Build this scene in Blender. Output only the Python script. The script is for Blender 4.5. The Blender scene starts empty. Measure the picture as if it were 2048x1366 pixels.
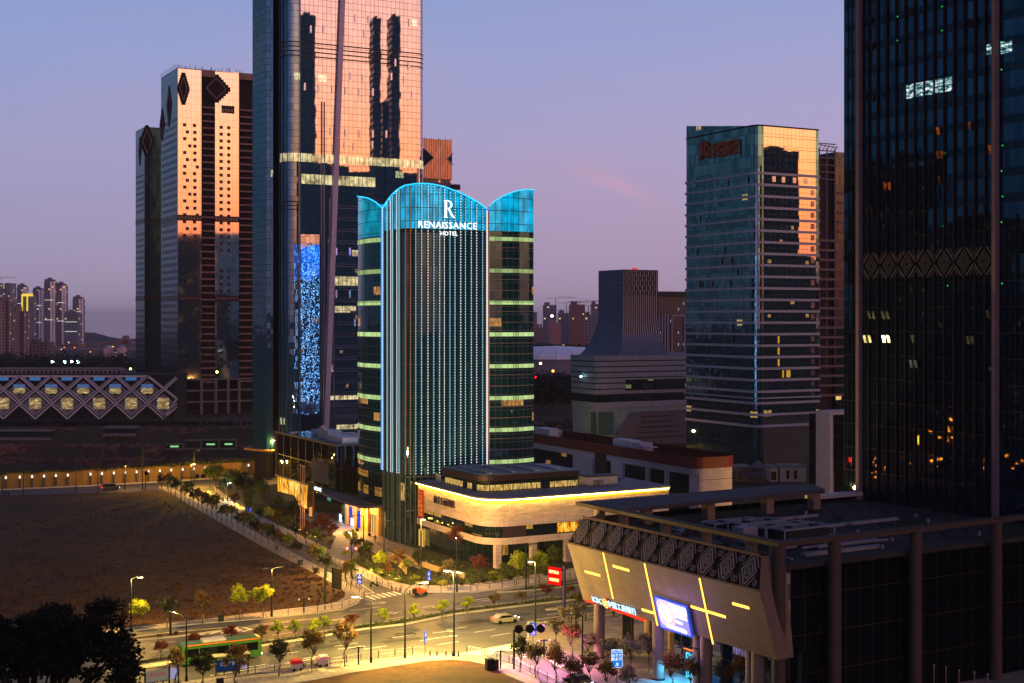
import bpy, math, random
from mathutils import Vector, Matrix
S = bpy.context.scene
COL = S.collection
rnd = random.Random(7)
# ---------------- camera ----------------
F, H0, CX, HY = 2750.0, 50.0, 1024.0, 640.0
cam_d = bpy.data.cameras.new("camera"); cam = bpy.data.objects.new("camera", cam_d); COL.objects.link(cam)
cam.location = (0, 0, H0); cam.rotation_euler = (math.radians(90), 0, 0)
cam_d.sensor_width = 36; cam_d.lens = F / 2048 * 36; cam_d.shift_y = -(683 - HY) / 2048
cam_d.clip_start = 1; cam_d.clip_end = 30000
S.camera = cam
S.view_settings.view_transform = 'Standard'; S.view_settings.look = 'None'
S.view_settings.exposure = 0; S.view_settings.gamma = 1
S.cycles.max_bounces = 6; S.cycles.diffuse_bounces = 2; S.cycles.glossy_bounces = 4
S.cycles.transparent_max_bounces = 6; S.cycles.volume_bounces = 0
S.cycles.sample_clamp_indirect = 4; S.cycles.use_denoising = True
S.cycles.caustics_reflective = False; S.cycles.caustics_refractive = False

def lin(c):
    if isinstance(c, str): c = tuple(int(c[i:i+2], 16) for i in (0, 2, 4))
    return tuple(((v/255)/12.92 if v/255 <= .04045 else ((v/255+.055)/1.055)**2.4) for v in c) + (1.0,)

class NT:
    def __init__(s, tree): s.t = tree; tree.nodes.clear()
    def n(s, typ, ins=None, **props):
        nd = s.t.nodes.new('ShaderNode' + typ)
        for k, v in props.items(): setattr(nd, k, v)
        for k, v in (ins or {}).items():
            sk = nd.inputs[k]
            if hasattr(v, 'is_output'): s.t.links.new(v, sk)
            else: sk.default_value = v
        return nd
    def m(s, op, a, b=0.0, c=None):
        d = {0: a, 1: b}
        if c is not None: d[2] = c
        return s.n('Math', d, operation=op).outputs[0]
    def vm(s, op, a, b=(0, 0, 0)):
        return s.n('VectorMath', {0: a, 1: b}, operation=op).outputs[0]
    def mix(s, f, a, b, mode='MIX'):
        nd = s.n('MixRGB', blend_type=mode)
        for k, v in ((0, f), (1, a), (2, b)):
            if hasattr(v, 'is_output'): s.t.links.new(v, nd.inputs[k])
            else: nd.inputs[k].default_value = v
        return nd.outputs[0]
    def ramp(s, fac, stops, interp='LINEAR'):
        nd = s.n('ValToRGB', {0: fac}); cr = nd.color_ramp; cr.interpolation = interp
        while len(cr.elements) < len(stops): cr.elements.new(1)
        for e, (p, c) in zip(cr.elements, stops): e.position = p; e.color = c
        return nd.outputs[0]

# ---------------- dusk sky: bright warm afterglow to the right and behind, blue hour opposite ----------------
SUN_AZ = math.radians(126)   # clockwise from the view direction
LAMP_GAIN = 1.95
W = bpy.data.worlds.new("World"); S.world = W; W.use_nodes = True
w = NT(W.node_tree)
g = w.n('TexCoord').outputs['Generated']
dirn = w.vm('NORMALIZE', g)
sp = w.n('SeparateXYZ', {0: dirn})
el = w.m('ARCSINE', sp.outputs[2])
eld = w.m('DIVIDE', el, math.radians(90))
eld = w.m('POWER', w.m('MAXIMUM', eld, 0.0), 0.5)          # sqrt scale so that the horizon gets the resolution
hl = w.m('SQRT', w.m('ADD', w.m('MULTIPLY', sp.outputs[0], sp.outputs[0]), w.m('MULTIPLY', sp.outputs[1], sp.outputs[1])))
ca = w.m('DIVIDE', w.m('ADD', w.m('MULTIPLY', sp.outputs[0], math.sin(SUN_AZ)), w.m('MULTIPLY', sp.outputs[1], math.cos(SUN_AZ))), w.m('MAXIMUM', hl, .001))
def st(*a): return [(math.sqrt(max(d, 0)/90.), c if len(c) == 4 else lin(c)) for d, c in a]
def k(c, f): c = lin(c); return (c[0]*f, c[1]*f, c[2]*f, 1)
east = w.ramp(eld, st((0, (158, 138, 174)), (1.2, (162, 142, 178)), (3.5, (162, 144, 184)), (7, (160, 149, 196)), (11, (146, 150, 204)), (15, (128, 144, 202)), (25, (88, 108, 168)), (90, (50, 68, 122))))
dark = w.ramp(eld, st((0, (34, 60, 78)), (3, (52, 86, 108)), (10, (70, 108, 138)), (25, (44, 66, 104)), (90, (24, 32, 66))))
west = w.ramp(eld, st((0, (150, 84, 74)), (1.5, (205, 110, 80)), (4, (236, 150, 106)), (7, (250, 184, 138)), (11, (240, 196, 182)), (16, (206, 178, 196)), (22, (112, 104, 146)), (33, (52, 62, 104)), (90, (34, 46, 86))))
west = w.mix(1.0, west, (2.1, 1.9, 1.8, 1), 'MULTIPLY')
fe = w.n('MapRange', {0: ca, 1: .42, 2: .90}, interpolation_type='SMOOTHERSTEP').outputs[0]
# far away from the glow the blue-hour sky is darker and greener
lft = w.n('MapRange', {0: w.m('DIVIDE', sp.outputs[0], w.m('MAXIMUM', hl, .001)), 1: -.45, 2: -.8}, interpolation_type='SMOOTHERSTEP').outputs[0]
base = w.mix(lft, east, dark)
base = w.mix(fe, base, west)
base = w.mix(1.0, base, (1.18, 1.25, 1.06, 1), 'MULTIPLY')
# right side of the visible sky a little pinker
pk = w.n('MapRange', {0: w.m('DIVIDE', sp.outputs[0], w.m('MAXIMUM', hl, .001)), 1: -.36, 2: .36}).outputs[0]
base = w.mix(1.0, base, w.mix(pk, (.86, .93, 1.0, 1), (1.12, .99, 1.0, 1)), 'MULTIPLY')
# faint streaky cloud
mp = w.n('Mapping', {0: dirn, 3: (1, 1, 5)})
nz = w.n('TexNoise', {0: mp.outputs[0], 2: 3.2, 3: 4.0, 4: .55})
cl = w.n('MapRange', {0: nz.outputs[0], 1: .50, 2: .72}).outputs[0]
base = w.mix(w.m('MULTIPLY', cl, .35), base, w.mix(.5, base, (.50, .33, .46, 1)))
# one thin pink cloud right of the hotel
azd = w.m('MULTIPLY', w.m('ARCTAN2', sp.outputs[0], sp.outputs[1]), 57.2958); eld2 = w.m('MULTIPLY', el, 57.2958)
u_ = w.m('SUBTRACT', azd, 4.4); v_ = w.m('ADD', w.m('SUBTRACT', eld2, 5.55), w.m('MULTIPLY', u_, .42))
wob = w.n('TexNoise', {0: dirn, 2: 34.0, 3: 5.0, 4: .6}).outputs[0]
v_ = w.m('ADD', v_, w.m('MULTIPLY', w.m('SUBTRACT', wob, .5), .9))
gs = w.m('EXPONENT', w.m('MULTIPLY', w.m('ADD', w.m('MULTIPLY', w.m('MULTIPLY', u_, u_), .45), w.m('MULTIPLY', w.m('MULTIPLY', v_, v_), 9.0)), -1.0))
base = w.mix(w.m('MULTIPLY', gs, w.m('MULTIPLY', wob, 1.3)), base, (.62, .36, .50, 1))
sky = w.n('TexSky', sky_type='NISHITA', sun_disc=False, sun_elevation=math.radians(-1.0), sun_rotation=SUN_AZ)
bg1 = w.n('Background', {0: base, 1: 1.0}); bg2 = w.n('Background', {0: sky.outputs[0], 1: .02})
ad = w.n('AddShader', {0: bg1.outputs[0], 1: bg2.outputs[0]})
w.n('OutputWorld', {0: ad.outputs[0]})

# ---------------- geometry helpers ----------------
UD = Vector((-.469, .883, 0)); VD = Vector((.883, .469, 0))      # the two street-grid directions
def G(px, py, z=0.0):
    Y = F * (H0 - z) / (py - HY); return Vector(((px - CX) / F * Y, Y, z))
def P(px, py, Y): return Vector(((px - CX) / F * Y, Y, H0 - (py - HY) * Y / F))
def ZP(py, Y): return H0 - (py - HY) * Y / F

class MB:
    def __init__(s): s.v = []; s.f = []; s.uv = []
    def face(s, pts, uv=None):
        i = len(s.v); s.v += [tuple(p) for p in pts]; s.f.append(tuple(range(i, i + len(pts))))
        s.uv.append(uv if uv else None); return s
    def wall(s, a, b, z0, z1, u0=0.0, za1=None, zb1=None):
        a = Vector(a); b = Vector(b); L = math.hypot(b.x-a.x, b.y-a.y)
        ta = z1 if za1 is None else za1; tb = z1 if zb1 is None else zb1
        s.face([(a.x, a.y, z0), (b.x, b.y, z0), (b.x, b.y, tb), (a.x, a.y, ta)], [(u0, z0), (u0+L, z0), (u0+L, tb), (u0, ta)])
        return u0 + L
    def poly_wall(s, pts, z0, z1, closed=True, u0=0.0):
        n = len(pts); u = u0
        for i in range(n if closed else n-1): u = s.wall(pts[i], pts[(i+1) % n], z0, z1, u)
        return u
    def prism(s, pts, z0, z1, bottom=True):
        s.poly_wall(pts, z0, z1)
        s.face([(p[0], p[1], z1) for p in pts], [(p[0], p[1]) for p in pts])
        if bottom: s.face([(p[0], p[1], z0) for p in reversed(pts)], [(p[0], p[1]) for p in reversed(pts)])
        return s
    def ring(s, pts, z0, z1, d, closed=False):
        """a band standing d proud of the polyline, thick enough to be solid"""
        o = offset(pts, d, closed); i_ = offset(pts, -.05, closed)
        n = len(pts); u = 0
        for i in range(n if closed else n-1):
            j = (i+1) % n
            u1 = s.wall(o[i], o[j], z0, z1, u)
            s.face([(*o[i][:2], z1), (*o[j][:2], z1), (*i_[j][:2], z1), (*i_[i][:2], z1)], [(u, z1), (u1, z1), (u1, z1), (u, z1)])
            s.face([(*i_[i][:2], z0), (*i_[j][:2], z0), (*o[j][:2], z0), (*o[i][:2], z0)], [(u, z0), (u1, z0), (u1, z0), (u, z0)])
            u = u1
        if not closed:
            for i, fl in ((0, 1), (n-1, 0)):
                q = [(*o[i][:2], z0), (*i_[i][:2], z0), (*i_[i][:2], z1), (*o[i][:2], z1)]
                s.face(q if not fl else q[::-1])
        return s
    def box(s, c, e, dx=Vector((1, 0, 0)), dy=None, dz=Vector((0, 0, 1))):
        """box centred on c with full extents e along dx, dy, dz"""
        c = Vector(c); dx = Vector(dx).normalized(); dz = Vector(dz).normalized()
        dy = dz.cross(dx) if dy is None else Vector(dy).normalized()
        X, Y, Z = dx*e[0]/2, dy*e[1]/2, dz*e[2]/2
        for a, b, n, la, lb in ((X, Z, -Y, e[0], e[2]), (-X, Z, Y, e[0], e[2]), (Y, Z, X, e[1], e[2]), (-Y, Z, -X, e[1], e[2]), (X, Y, Z, e[0], e[1]), (X, -Y, -Z, e[0], e[1])):
            s.face([c+n-a-b, c+n+a-b, c+n+a+b, c+n-a+b], [(0, 0), (la, 0), (la, lb), (0, lb)])
        return s
    def bar(s, a, b, w_, h_=None, up=Vector((0, 0, 1))):
        a = Vector(a); b = Vector(b); d = b-a; L = d.length
        if L < 1e-6: return s
        d.normalize(); h_ = w_ if h_ is None else h_
        if abs(d.dot(up)) > .98: up = Vector((0, 1, 0))
        side = d.cross(up).normalized(); u2 = side.cross(d).normalized()
        return s.box((a+b)/2, (L, w_, h_), d, side, u2)
    def tube(s, a, b, r0, r1=None, n=8, cap=True):
        a = Vector(a); b = Vector(b); d = (b-a); r1 = r0 if r1 is None else r1
        if d.length < 1e-6: return s
        d.normalize(); up = Vector((0, 0, 1)) if abs(d.z) < .95 else Vector((1, 0, 0))
        x = d.cross(up).normalized(); y = d.cross(x).normalized()
        i = len(s.v)
        for p, r in ((a, r0), (b, r1)):
            for q in range(n):
                t = 2*math.pi*q/n; s.v.append(tuple(p + x*math.cos(t)*r + y*math.sin(t)*r))
        L = (b-a).length
        for q in range(n):
            q2 = (q+1) % n; s.f.append((i+q, i+q2, i+n+q2, i+n+q))
            c = 2*math.pi*r0/n
            s.uv.append([(q*c, 0), ((q+1)*c, 0), ((q+1)*c, L), (q*c, L)])
        if cap:
            s.f.append(tuple(i+n+q for q in range(n))); s.uv.append(None)
            s.f.append(tuple(i+q for q in reversed(range(n)))); s.uv.append(None)
        return s
    def path(s, pts, r, n=7, r1=None):
        for i in range(len(pts)-1):
            a = r + ((r1 if r1 is not None else r)-r)*i/(len(pts)-1); b = r + ((r1 if r1 is not None else r)-r)*(i+1)/(len(pts)-1)
            s.tube(pts[i], pts[i+1], a, b, n)
        return s
    def ball(s, c, r, nu=10, nv=6, sz=1.0):
        c = Vector(c); i = len(s.v)
        for a in range(nv+1):
            th = math.pi*a/nv
            for b in range(nu):
                ph = 2*math.pi*b/nu
                s.v.append((c.x+r*math.sin(th)*math.cos(ph), c.y+r*math.sin(th)*math.sin(ph), c.z+r*sz*math.cos(th)))
        for a in range(nv):
            for b in range(nu):
                b2 = (b+1) % nu
                s.f.append((i+a*nu+b, i+(a+1)*nu+b, i+(a+1)*nu+b2, i+a*nu+b2)); s.uv.append(None)
        return s
    def build(s, name, mat, parent=None, smooth=False, kind=None):
        me = bpy.data.meshes.new(name)
        off = wloc(parent) if parent else Vector((0, 0, 0))
        me.from_pydata([(x-off.x, y-off.y, z-off.z) for x, y, z in s.v], [], s.f)
        if any(u for u in s.uv):
            uvl = me.uv_layers.new(name="UVMap"); d = []
            for f, u in zip(s.f, s.uv):
                if u and len(u) == len(f): d += [c for p in u for c in p]
                else: d += [0.0, 0.0]*len(f)
            uvl.data.foreach_set('uv', d)
        if mat: me.materials.append(mat)
        if smooth: me.polygons.foreach_set('use_smooth', [True]*len(me.polygons))
        o = bpy.data.objects.new(name, me); COL.objects.link(o)
        if parent: o.parent = parent
        if kind: o['kind'] = kind
        return o
def wloc(o):
    v = Vector((0, 0, 0))
    while o: v += o.location; o = o.parent
    return v
def offset(pts, d, closed=False):
    """shift a polyline to its right-hand side (outside, for outlines drawn with the building on the left)"""
    n = len(pts); out = []
    for i in range(n):
        ns = []
        for a, b in ((i-1, i), (i, i+1)):
            if not closed and (a < 0 or b >= n): continue
            p, q = pts[a % n], pts[b % n]; dx, dy = q[0]-p[0], q[1]-p[1]; L = math.hypot(dx, dy) or 1
            ns.append((dy/L, -dx/L))
        nx = sum(t[0] for t in ns)/len(ns); ny = sum(t[1] for t in ns)/len(ns); m2 = max(nx*nx+ny*ny, .4)
        out.append(Vector((pts[i][0]+nx/m2*d, pts[i][1]+ny/m2*d, 0)))
    return out
def tag(o, label, cat, group=None, kind=None):
    o['label'] = label; o['category'] = cat
    if group: o['group'] = group
    if kind: o['kind'] = kind
    return o
def thing(name, label, cat, loc=(0, 0, 0), group=None, rz=0):
    o = bpy.data.objects.new(name, None); COL.objects.link(o); o.location = Vector(loc); o.rotation_euler.z = rz
    return tag(o, label, cat, group)
def kids(o): return [c for c in bpy.data.objects if c.parent == o]
_kc = {}
def dup(root, loc, rz=0.0, label=None, group=None, sc=1.0):
    if root.name not in _kc: _kc[root.name] = [(c, kids(c)) for c in kids(root)]
    r = root.copy(); COL.objects.link(r); r.location = Vector(loc); r.rotation_euler = (0, 0, rz); r.scale = (sc, sc, sc) if not hasattr(sc, '__len__') else sc
    if label: r['label'] = label
    if group: r['group'] = group
    for c, gs in _kc[root.name]:
        d = c.copy(); COL.objects.link(d); d.parent = r
        for g_ in gs:
            e = g_.copy(); COL.objects.link(e); e.parent = d
    return r
def remove(root):
    for c in kids(root):
        for g_ in kids(c): bpy.data.objects.remove(g_)
        bpy.data.objects.remove(c)
    bpy.data.objects.remove(root)
def text(name, body, size, org, xd, yd, mat, parent, ext=.05, ax='CENTER', spacing=1.0, bold=0.0, xs=1.0):
    cu = bpy.data.curves.new(name, 'FONT'); cu.body = body; cu.size = size; cu.extrude = ext
    cu.align_x = ax; cu.align_y = 'CENTER'; cu.space_character = spacing; cu.offset = bold; cu.resolution_u = 2
    t_ = bpy.data.objects.new(name, cu); COL.objects.link(t_)
    dg = bpy.context.evaluated_depsgraph_get(); me = bpy.data.meshes.new_from_object(t_.evaluated_get(dg))
    bpy.data.objects.remove(t_); me.name = name; me.materials.clear(); me.materials.append(mat)
    o = bpy.data.objects.new(name, me); COL.objects.link(o)
    xd = Vector(xd).normalized(); yd = Vector(yd).normalized(); zd = xd.cross(yd).normalized()
    M = Matrix((xd*xs, yd, zd)).transposed().to_4x4()
    M.translation = Vector(org) - (wloc(parent) if parent else Vector((0, 0, 0)))
    if parent: o.parent = parent
    o.matrix_local = M
    return o

# ---------------- materials ----------------
MATS = {}
def mat(name, col, rough=.8, metal=0.0, var=.12, scale=1.0, spec=.3, em=None, es=0.0, bump=0.0):
    if name in MATS: return MATS[name]
    m = bpy.data.materials.new(name); m.use_nodes = True; n = NT(m.node_tree); MATS[name] = m
    c = lin(col) if not (len(col) == 4) else col
    tc = n.n('TexCoord').outputs['Object']
    if var > 0:
        nz = n.n('TexNoise', {0: tc, 2: scale, 3: 4.0, 4: .6}).outputs[0]
        f = n.n('MapRange', {0: nz, 1: .3, 2: .7, 3: 1-var, 4: 1+var}).outputs[0]
        cc = n.vm('SCALE', c[:3]); cc.node.inputs['Scale'].default_value = 1
        n.t.links.new(f, cc.node.inputs['Scale'])
    else: cc = c
    ins = {'Base Color': cc, 'Roughness': rough, 'Metallic': metal, 'Specular IOR Level': spec}
    if em is not None:
        ins['Emission Color'] = lin(em) if len(em) != 4 else em; ins['Emission Strength'] = es
    b = n.n('BsdfPrincipled', ins)
    if bump > 0:
        bn = n.n('Bump', {'Strength': bump, 'Height': n.n('TexNoise', {0: tc, 2: scale*6, 3: 3.0}).outputs[0]})
        n.t.links.new(bn.outputs[0], b.inputs['Normal'])
    n.n('OutputMaterial', {0: b.outputs[0]})
    return m
def emis(name, col, s, sample=False):
    if name in MATS: return MATS[name]
    m = bpy.data.materials.new(name); m.use_nodes = True; n = NT(m.node_tree); MATS[name] = m
    e = n.n('Emission', {0: lin(col) if len(col) != 4 else col, 1: s})
    n.n('OutputMaterial', {0: e.outputs[0]})
    if not sample: m.cycles.emission_sampling = 'NONE'
    return m
def lines(n, u, p, w_):
    """1 on a line of width w_ repeated every p"""
    f = n.m('FRACT', n.m('DIVIDE', u, p)); return n.m('LESS_THAN', f, w_/p)
def glass(name, refl, pw=1.5, ph=2.0, lw=.07, lh=.09, lc=(22, 24, 28), rough=.02, tilt=.006, wav=.004, wsc=.35, var=.25,
          lit=0.0, litc=(255, 205, 120), lits=1.6, fh=4.0, span=0.0, spanc=(10, 18, 26), body=(7, 26, 34), glow=None, glows=0.0, litph=None):
    """reflective curtain-wall glass: panes with mullions, each pane slightly out of true, some rooms lit"""
    if name in MATS: return MATS[name]
    m = bpy.data.materials.new(name); m.use_nodes = True; n = NT(m.node_tree); MATS[name] = m
    uv = n.n('UVMap').outputs[0]; s = n.n('SeparateXYZ', {0: uv}); u, v = s.outputs[0], s.outputs[1]
    cu = n.m('FLOOR', n.m('DIVIDE', u, pw)); cv = n.m('FLOOR', n.m('DIVIDE', v, ph))
    cell = n.n('CombineXYZ', {0: cu, 1: cv, 2: 0.0}).outputs[0]
    wn = n.n('TexWhiteNoise', {0: cell}, noise_dimensions='3D')
    r3 = n.vm('SUBTRACT', wn.outputs[1], (.5, .5, .5))
    gn = n.n('NewGeometry').outputs['Normal']
    t1 = n.vm('SCALE', r3); t1.node.inputs['Scale'].default_value = tilt
    pos = n.n('TexCoord').outputs['Object']
    nz = n.n('TexNoise', {0: pos, 2: wsc, 3: 2.0}).outputs[1]
    t2 = n.vm('SCALE', n.vm('SUBTRACT', nz, (.5, .5, .5))); t2.node.inputs['Scale'].default_value = wav
    nn = n.vm('NORMALIZE', n.vm('ADD', gn, n.vm('ADD', t1, t2)))
    ln = n.m('MAXIMUM', lines(n, u, pw, lw), lines(n, v, ph, lh))
    c = lin(refl); vf = n.n('MapRange', {0: wn.outputs[0], 3: 1-var, 4: 1+var*.6}).outputs[0]
    cc = n.vm('SCALE', c[:3]); n.t.links.new(vf, cc.node.inputs['Scale'])
    if span > 0:
        sm = lines(n, v, fh, span); cc = n.mix(sm, cc, n.mix(1.0, cc, lin(spanc), 'MIX'))
    gl = n.n('BsdfPrincipled', {'Base Color': cc, 'Metallic': 1.0, 'Roughness': rough, 'Normal': nn})
    fr = n.n('BsdfPrincipled', {'Base Color': lin(lc), 'Roughness': .5, 'Metallic': .3})
    sh = n.n('AddShader', {0: gl.outputs[0], 1: n.n('BsdfDiffuse', {0: lin(body)}).outputs[0]}).outputs[0]
    if glow is not None:
        gnz = n.n('TexNoise', {0: n.vm('MULTIPLY', uv, (.5, .25, 1)), 2: 1.0, 3: 2.0}).outputs[0]
        e = n.n('Emission', {0: lin(glow), 1: n.n('MapRange', {0: gnz, 1: .35, 2: .7, 3: glows*.35, 4: glows}).outputs[0]})
        sh = n.n('AddShader', {0: sh, 1: e.outputs[0]}).outputs[0]
    if lit > 0:
        lp = litph or fh
        c2 = n.n('CombineXYZ', {0: n.m('FLOOR', n.m('DIVIDE', u, pw*2)), 1: n.m('FLOOR', n.m('DIVIDE', v, lp)), 2: 7.0}).outputs[0]
        w2 = n.n('TexWhiteNoise', {0: c2}, noise_dimensions='3D')
        on = n.m('LESS_THAN', w2.outputs[0], lit)
        fv = n.m('FRACT', n.m('DIVIDE', v, lp)); on = n.m('MULTIPLY', on, n.m('MULTIPLY', n.m('GREATER_THAN', fv, .3), n.m('LESS_THAN', fv, .82)))
        st_ = n.n('TexNoise', {0: n.vm('MULTIPLY', uv, (3, .6, 1)), 2: 1.0, 3: 2.0}).outputs[0]
        e = n.n('Emission', {0: lin(litc), 1: n.m('MULTIPLY', n.m('MULTIPLY', on, n.n('MapRange', {0: st_, 1: .35, 2: .65, 3: .15, 4: 1.0}).outputs[0]), lits)})
        sh = n.n('AddShader', {0: sh, 1: e.outputs[0]}).outputs[0]
    mx = n.n('MixShader', {0: ln, 1: sh, 2: fr.outputs[0]})
    n.n('OutputMaterial', {0: mx.outputs[0]})
    m.cycles.emission_sampling = 'NONE'
    return m
def tiled(name, col, pw=1.2, ph=.6, lw=.04, lcol=(40, 36, 34), rough=.75, var=.15, em=None, es=0.0, stag=True, metal=0.0):
    """stone or metal cladding panels with joints, each panel its own tone"""
    if name in MATS: return MATS[name]
    m = bpy.data.materials.new(name); m.use_nodes = True; n = NT(m.node_tree); MATS[name] = m
    uv = n.n('UVMap').outputs[0]; s = n.n('SeparateXYZ', {0: uv}); u, v = s.outputs[0], s.outputs[1]
    cv = n.m('FLOOR', n.m('DIVIDE', v, ph))
    if stag: u = n.m('ADD', u, n.m('MULTIPLY', n.m('MODULO', cv, 2.0), pw*.5))
    cell = n.n('CombineXYZ', {0: n.m('FLOOR', n.m('DIVIDE', u, pw)), 1: cv, 2: 0.0}).outputs[0]
    wn = n.n('TexWhiteNoise', {0: cell}, noise_dimensions='3D').outputs[0]
    nz = n.n('TexNoise', {0: n.n('TexCoord').outputs['Object'], 2: .6, 3: 5.0, 4: .6}).outputs[0]
    f = n.m('MULTIPLY', n.n('MapRange', {0: wn, 3: 1-var, 4: 1+var}).outputs[0], n.n('MapRange', {0: nz, 1: .3, 2: .7, 3: .88, 4: 1.1}).outputs[0])
    cc = n.vm('SCALE', lin(col)[:3]); n.t.links.new(f, cc.node.inputs['Scale'])
    ln = n.m('MAXIMUM', lines(n, u, pw, lw), lines(n, v, ph, lw))
    cc = n.mix(ln, cc, lin(lcol))
    b = n.n('BsdfPrincipled', {'Base Color': cc, 'Roughness': rough, 'Metallic': metal, 'Specular IOR Level': .3})
    n.n('OutputMaterial', {0: b.outputs[0]})
    return m
def windows(name, wall, pw=3.0, ph=3.2, ww=.55, wh=.5, winc=(14, 18, 26), lit=.04, litc=(255, 210, 140), lits=1.2, rough=.8, metal=0.0, wall2=None, stripe=0.0, wrand=0.0):
    """distant facade: a wall with a grid of window openings, a few of them lit"""
    if name in MATS: return MATS[name]
    m = bpy.data.materials.new(name); m.use_nodes = True; n = NT(m.node_tree); MATS[name] = m
    uv = n.n('UVMap').outputs[0]; s = n.n('SeparateXYZ', {0: uv}); u, v = s.outputs[0], s.outputs[1]
    fu = n.m('FRACT', n.m('DIVIDE', u, pw)); fv = n.m('FRACT', n.m('DIVIDE', v, ph))
    a = n.m('MULTIPLY', n.m('GREATER_THAN', fu, .5-ww/2), n.m('LESS_THAN', fu, .5+ww/2))
    b_ = n.m('MULTIPLY', n.m('GREATER_THAN', fv, .5-wh/2), n.m('LESS_THAN', fv, .5+wh/2))
    win = n.m('MULTIPLY', a, b_)
    cell = n.n('CombineXYZ', {0: n.m('FLOOR', n.m('DIVIDE', u, pw)), 1: n.m('FLOOR', n.m('DIVIDE', v, ph)), 2: 3.0}).outputs[0]
    wn = n.n('TexWhiteNoise', {0: cell}, noise_dimensions='3D').outputs[0]
    if wrand > 0: win = n.m('MULTIPLY', win, n.m('LESS_THAN', wn, 1-wrand))
    cw = lin(wall)
    if stripe > 0:
        sf = n.m('LESS_THAN', n.m('FRACT', n.m('DIVIDE', u, stripe)), .45)
        cw = n.mix(sf, cw, lin(wall2 or wall))
    nz = n.n('TexNoise', {0: n.n('TexCoord').outputs['Object'], 2: .08, 3: 4.0}).outputs[0]
    cw2 = n.mix(1.0, cw, n.n('MapRange', {0: nz, 1: .3, 2: .7, 3: .82, 4: 1.12}).outputs[0], 'MULTIPLY')
    cc = n.mix(win, cw2, lin(winc))
    rg = n.m('SUBTRACT', rough, n.m('MULTIPLY', win, rough-.15))
    b = n.n('BsdfPrincipled', {'Base Color': cc, 'Roughness': rg, 'Metallic': metal, 'Emission Color': lin(litc),
        'Emission Strength': n.m('MULTIPLY', n.m('MULTIPLY', win, n.m('LESS_THAN', wn, lit)), lits)})
    n.n('OutputMaterial', {0: b.outputs[0]}); m.cycles.emission_sampling = 'NONE'
    return m
def lamp(loc, watts, col, rad=.25, parent=None, spot=None, name="lamp_light", aim=None):
    L = bpy.data.lights.new(name, 'SPOT' if spot else 'POINT'); L.energy = watts*LAMP_GAIN; L.color = lin(col)[:3]; L.shadow_soft_size = rad
    if spot: L.spot_size = math.radians(spot); L.spot_blend = .6
    o = bpy.data.objects.new(name, L); COL.objects.link(o)
    if parent: o.parent = parent; loc = Vector(loc) - wloc(parent)
    o.location = loc
    if aim is not None: o.rotation_euler = (Vector(aim)).to_track_quat('-Z', 'Y').to_euler()
    return o
WHITE = mat('white_paint', (176, 172, 178), .5)
CONC = mat('concrete', (120, 112, 108), .85, scale=.6)
STEEL = mat('dark_steel', (26, 30, 36), .5, .5, var=.05)
DARK = mat('dark_metal', (16, 17, 20), .6, .2, var=.05)
# ================= SETTING: ground, roads, pavements =================
def noise_mat(name, stops, scale, rough=.95, bump=.3, detail=8.0, scale2=None):
    m = bpy.data.materials.new(name); m.use_nodes = True; n = NT(m.node_tree)
    tc = n.n('TexCoord').outputs['Object']
    a = n.n('TexNoise', {0: tc, 2: scale, 3: detail, 4: .68}).outputs[0]
    b = n.n('TexNoise', {0: tc, 2: scale2 or scale*14, 3: 3.0, 4: .6}).outputs[0]
    f = n.m('ADD', n.m('MULTIPLY', a, .68), n.m('MULTIPLY', b, .32))
    if name in ('dry_grass', 'asphalt'):
        big = n.n('TexNoise', {0: n.n('Mapping', {0: tc, 3: (.5, 1.6, 1)}).outputs[0], 2: .09, 3: 6.0, 4: .72, 8: 1.4}).outputs[0]; f = n.m('ADD', n.m('MULTIPLY', f, .55), n.m('MULTIPLY', big, .45))
    c = n.ramp(f, [(p, lin(q)) for p, q in stops])
    bs = n.n('BsdfPrincipled', {'Base Color': c, 'Roughness': rough, 'Specular IOR Level': .25})
    if bump:
        bn = n.n('Bump', {'Strength': bump, 'Distance': .15, 'Height': b}); n.t.links.new(bn.outputs[0], bs.inputs['Normal'])
    n.n('OutputMaterial', {0: bs.outputs[0]}); return m
EARTH = noise_mat('dark_earth', [(.3, (38, 32, 28)), (.5, (62, 50, 42)), (.7, (84, 66, 54))], .02)
GRASS = noise_mat('dry_grass', [(.36, (46, 32, 16)), (.46, (62, 42, 20)), (.54, (84, 56, 24)), (.62, (66, 52, 22)), (.7, (44, 44, 18))], .045, scale2=1.3, bump=.8)
LAWN = noise_mat('green_cover', [(.3, (14, 18, 10)), (.45, (28, 34, 16)), (.55, (44, 46, 22)), (.7, (66, 70, 28))], .5, scale2=3.0, bump=.8)
ASPH = noise_mat('asphalt', [(.34, (48, 48, 46)), (.46, (78, 77, 74)), (.56, (88, 86, 82)), (.66, (108, 105, 98))], .12, rough=.62, bump=.05)
PAVE = tiled('paving_slabs', (150, 140, 132), 1.2, 1.2, .06, (84, 76, 72), rough=.8, var=.12, stag=False)
PLAZA = tiled('plaza_granite', (132, 118, 108), 1.5, 1.5, .07, (82, 72, 66), rough=.55, var=.16, stag=False)
ROCK = noise_mat('red_rock', [(.3, (46, 30, 28)), (.45, (92, 58, 50)), (.58, (130, 92, 78)), (.75, (166, 140, 126))], .06, bump=.9, scale2=.5)
KERB = mat('kerb_stone', (168, 162, 152), .8, var=.1)
PAINT = mat('road_paint', (222, 218, 206), .6, var=.18, scale=.8)

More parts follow.
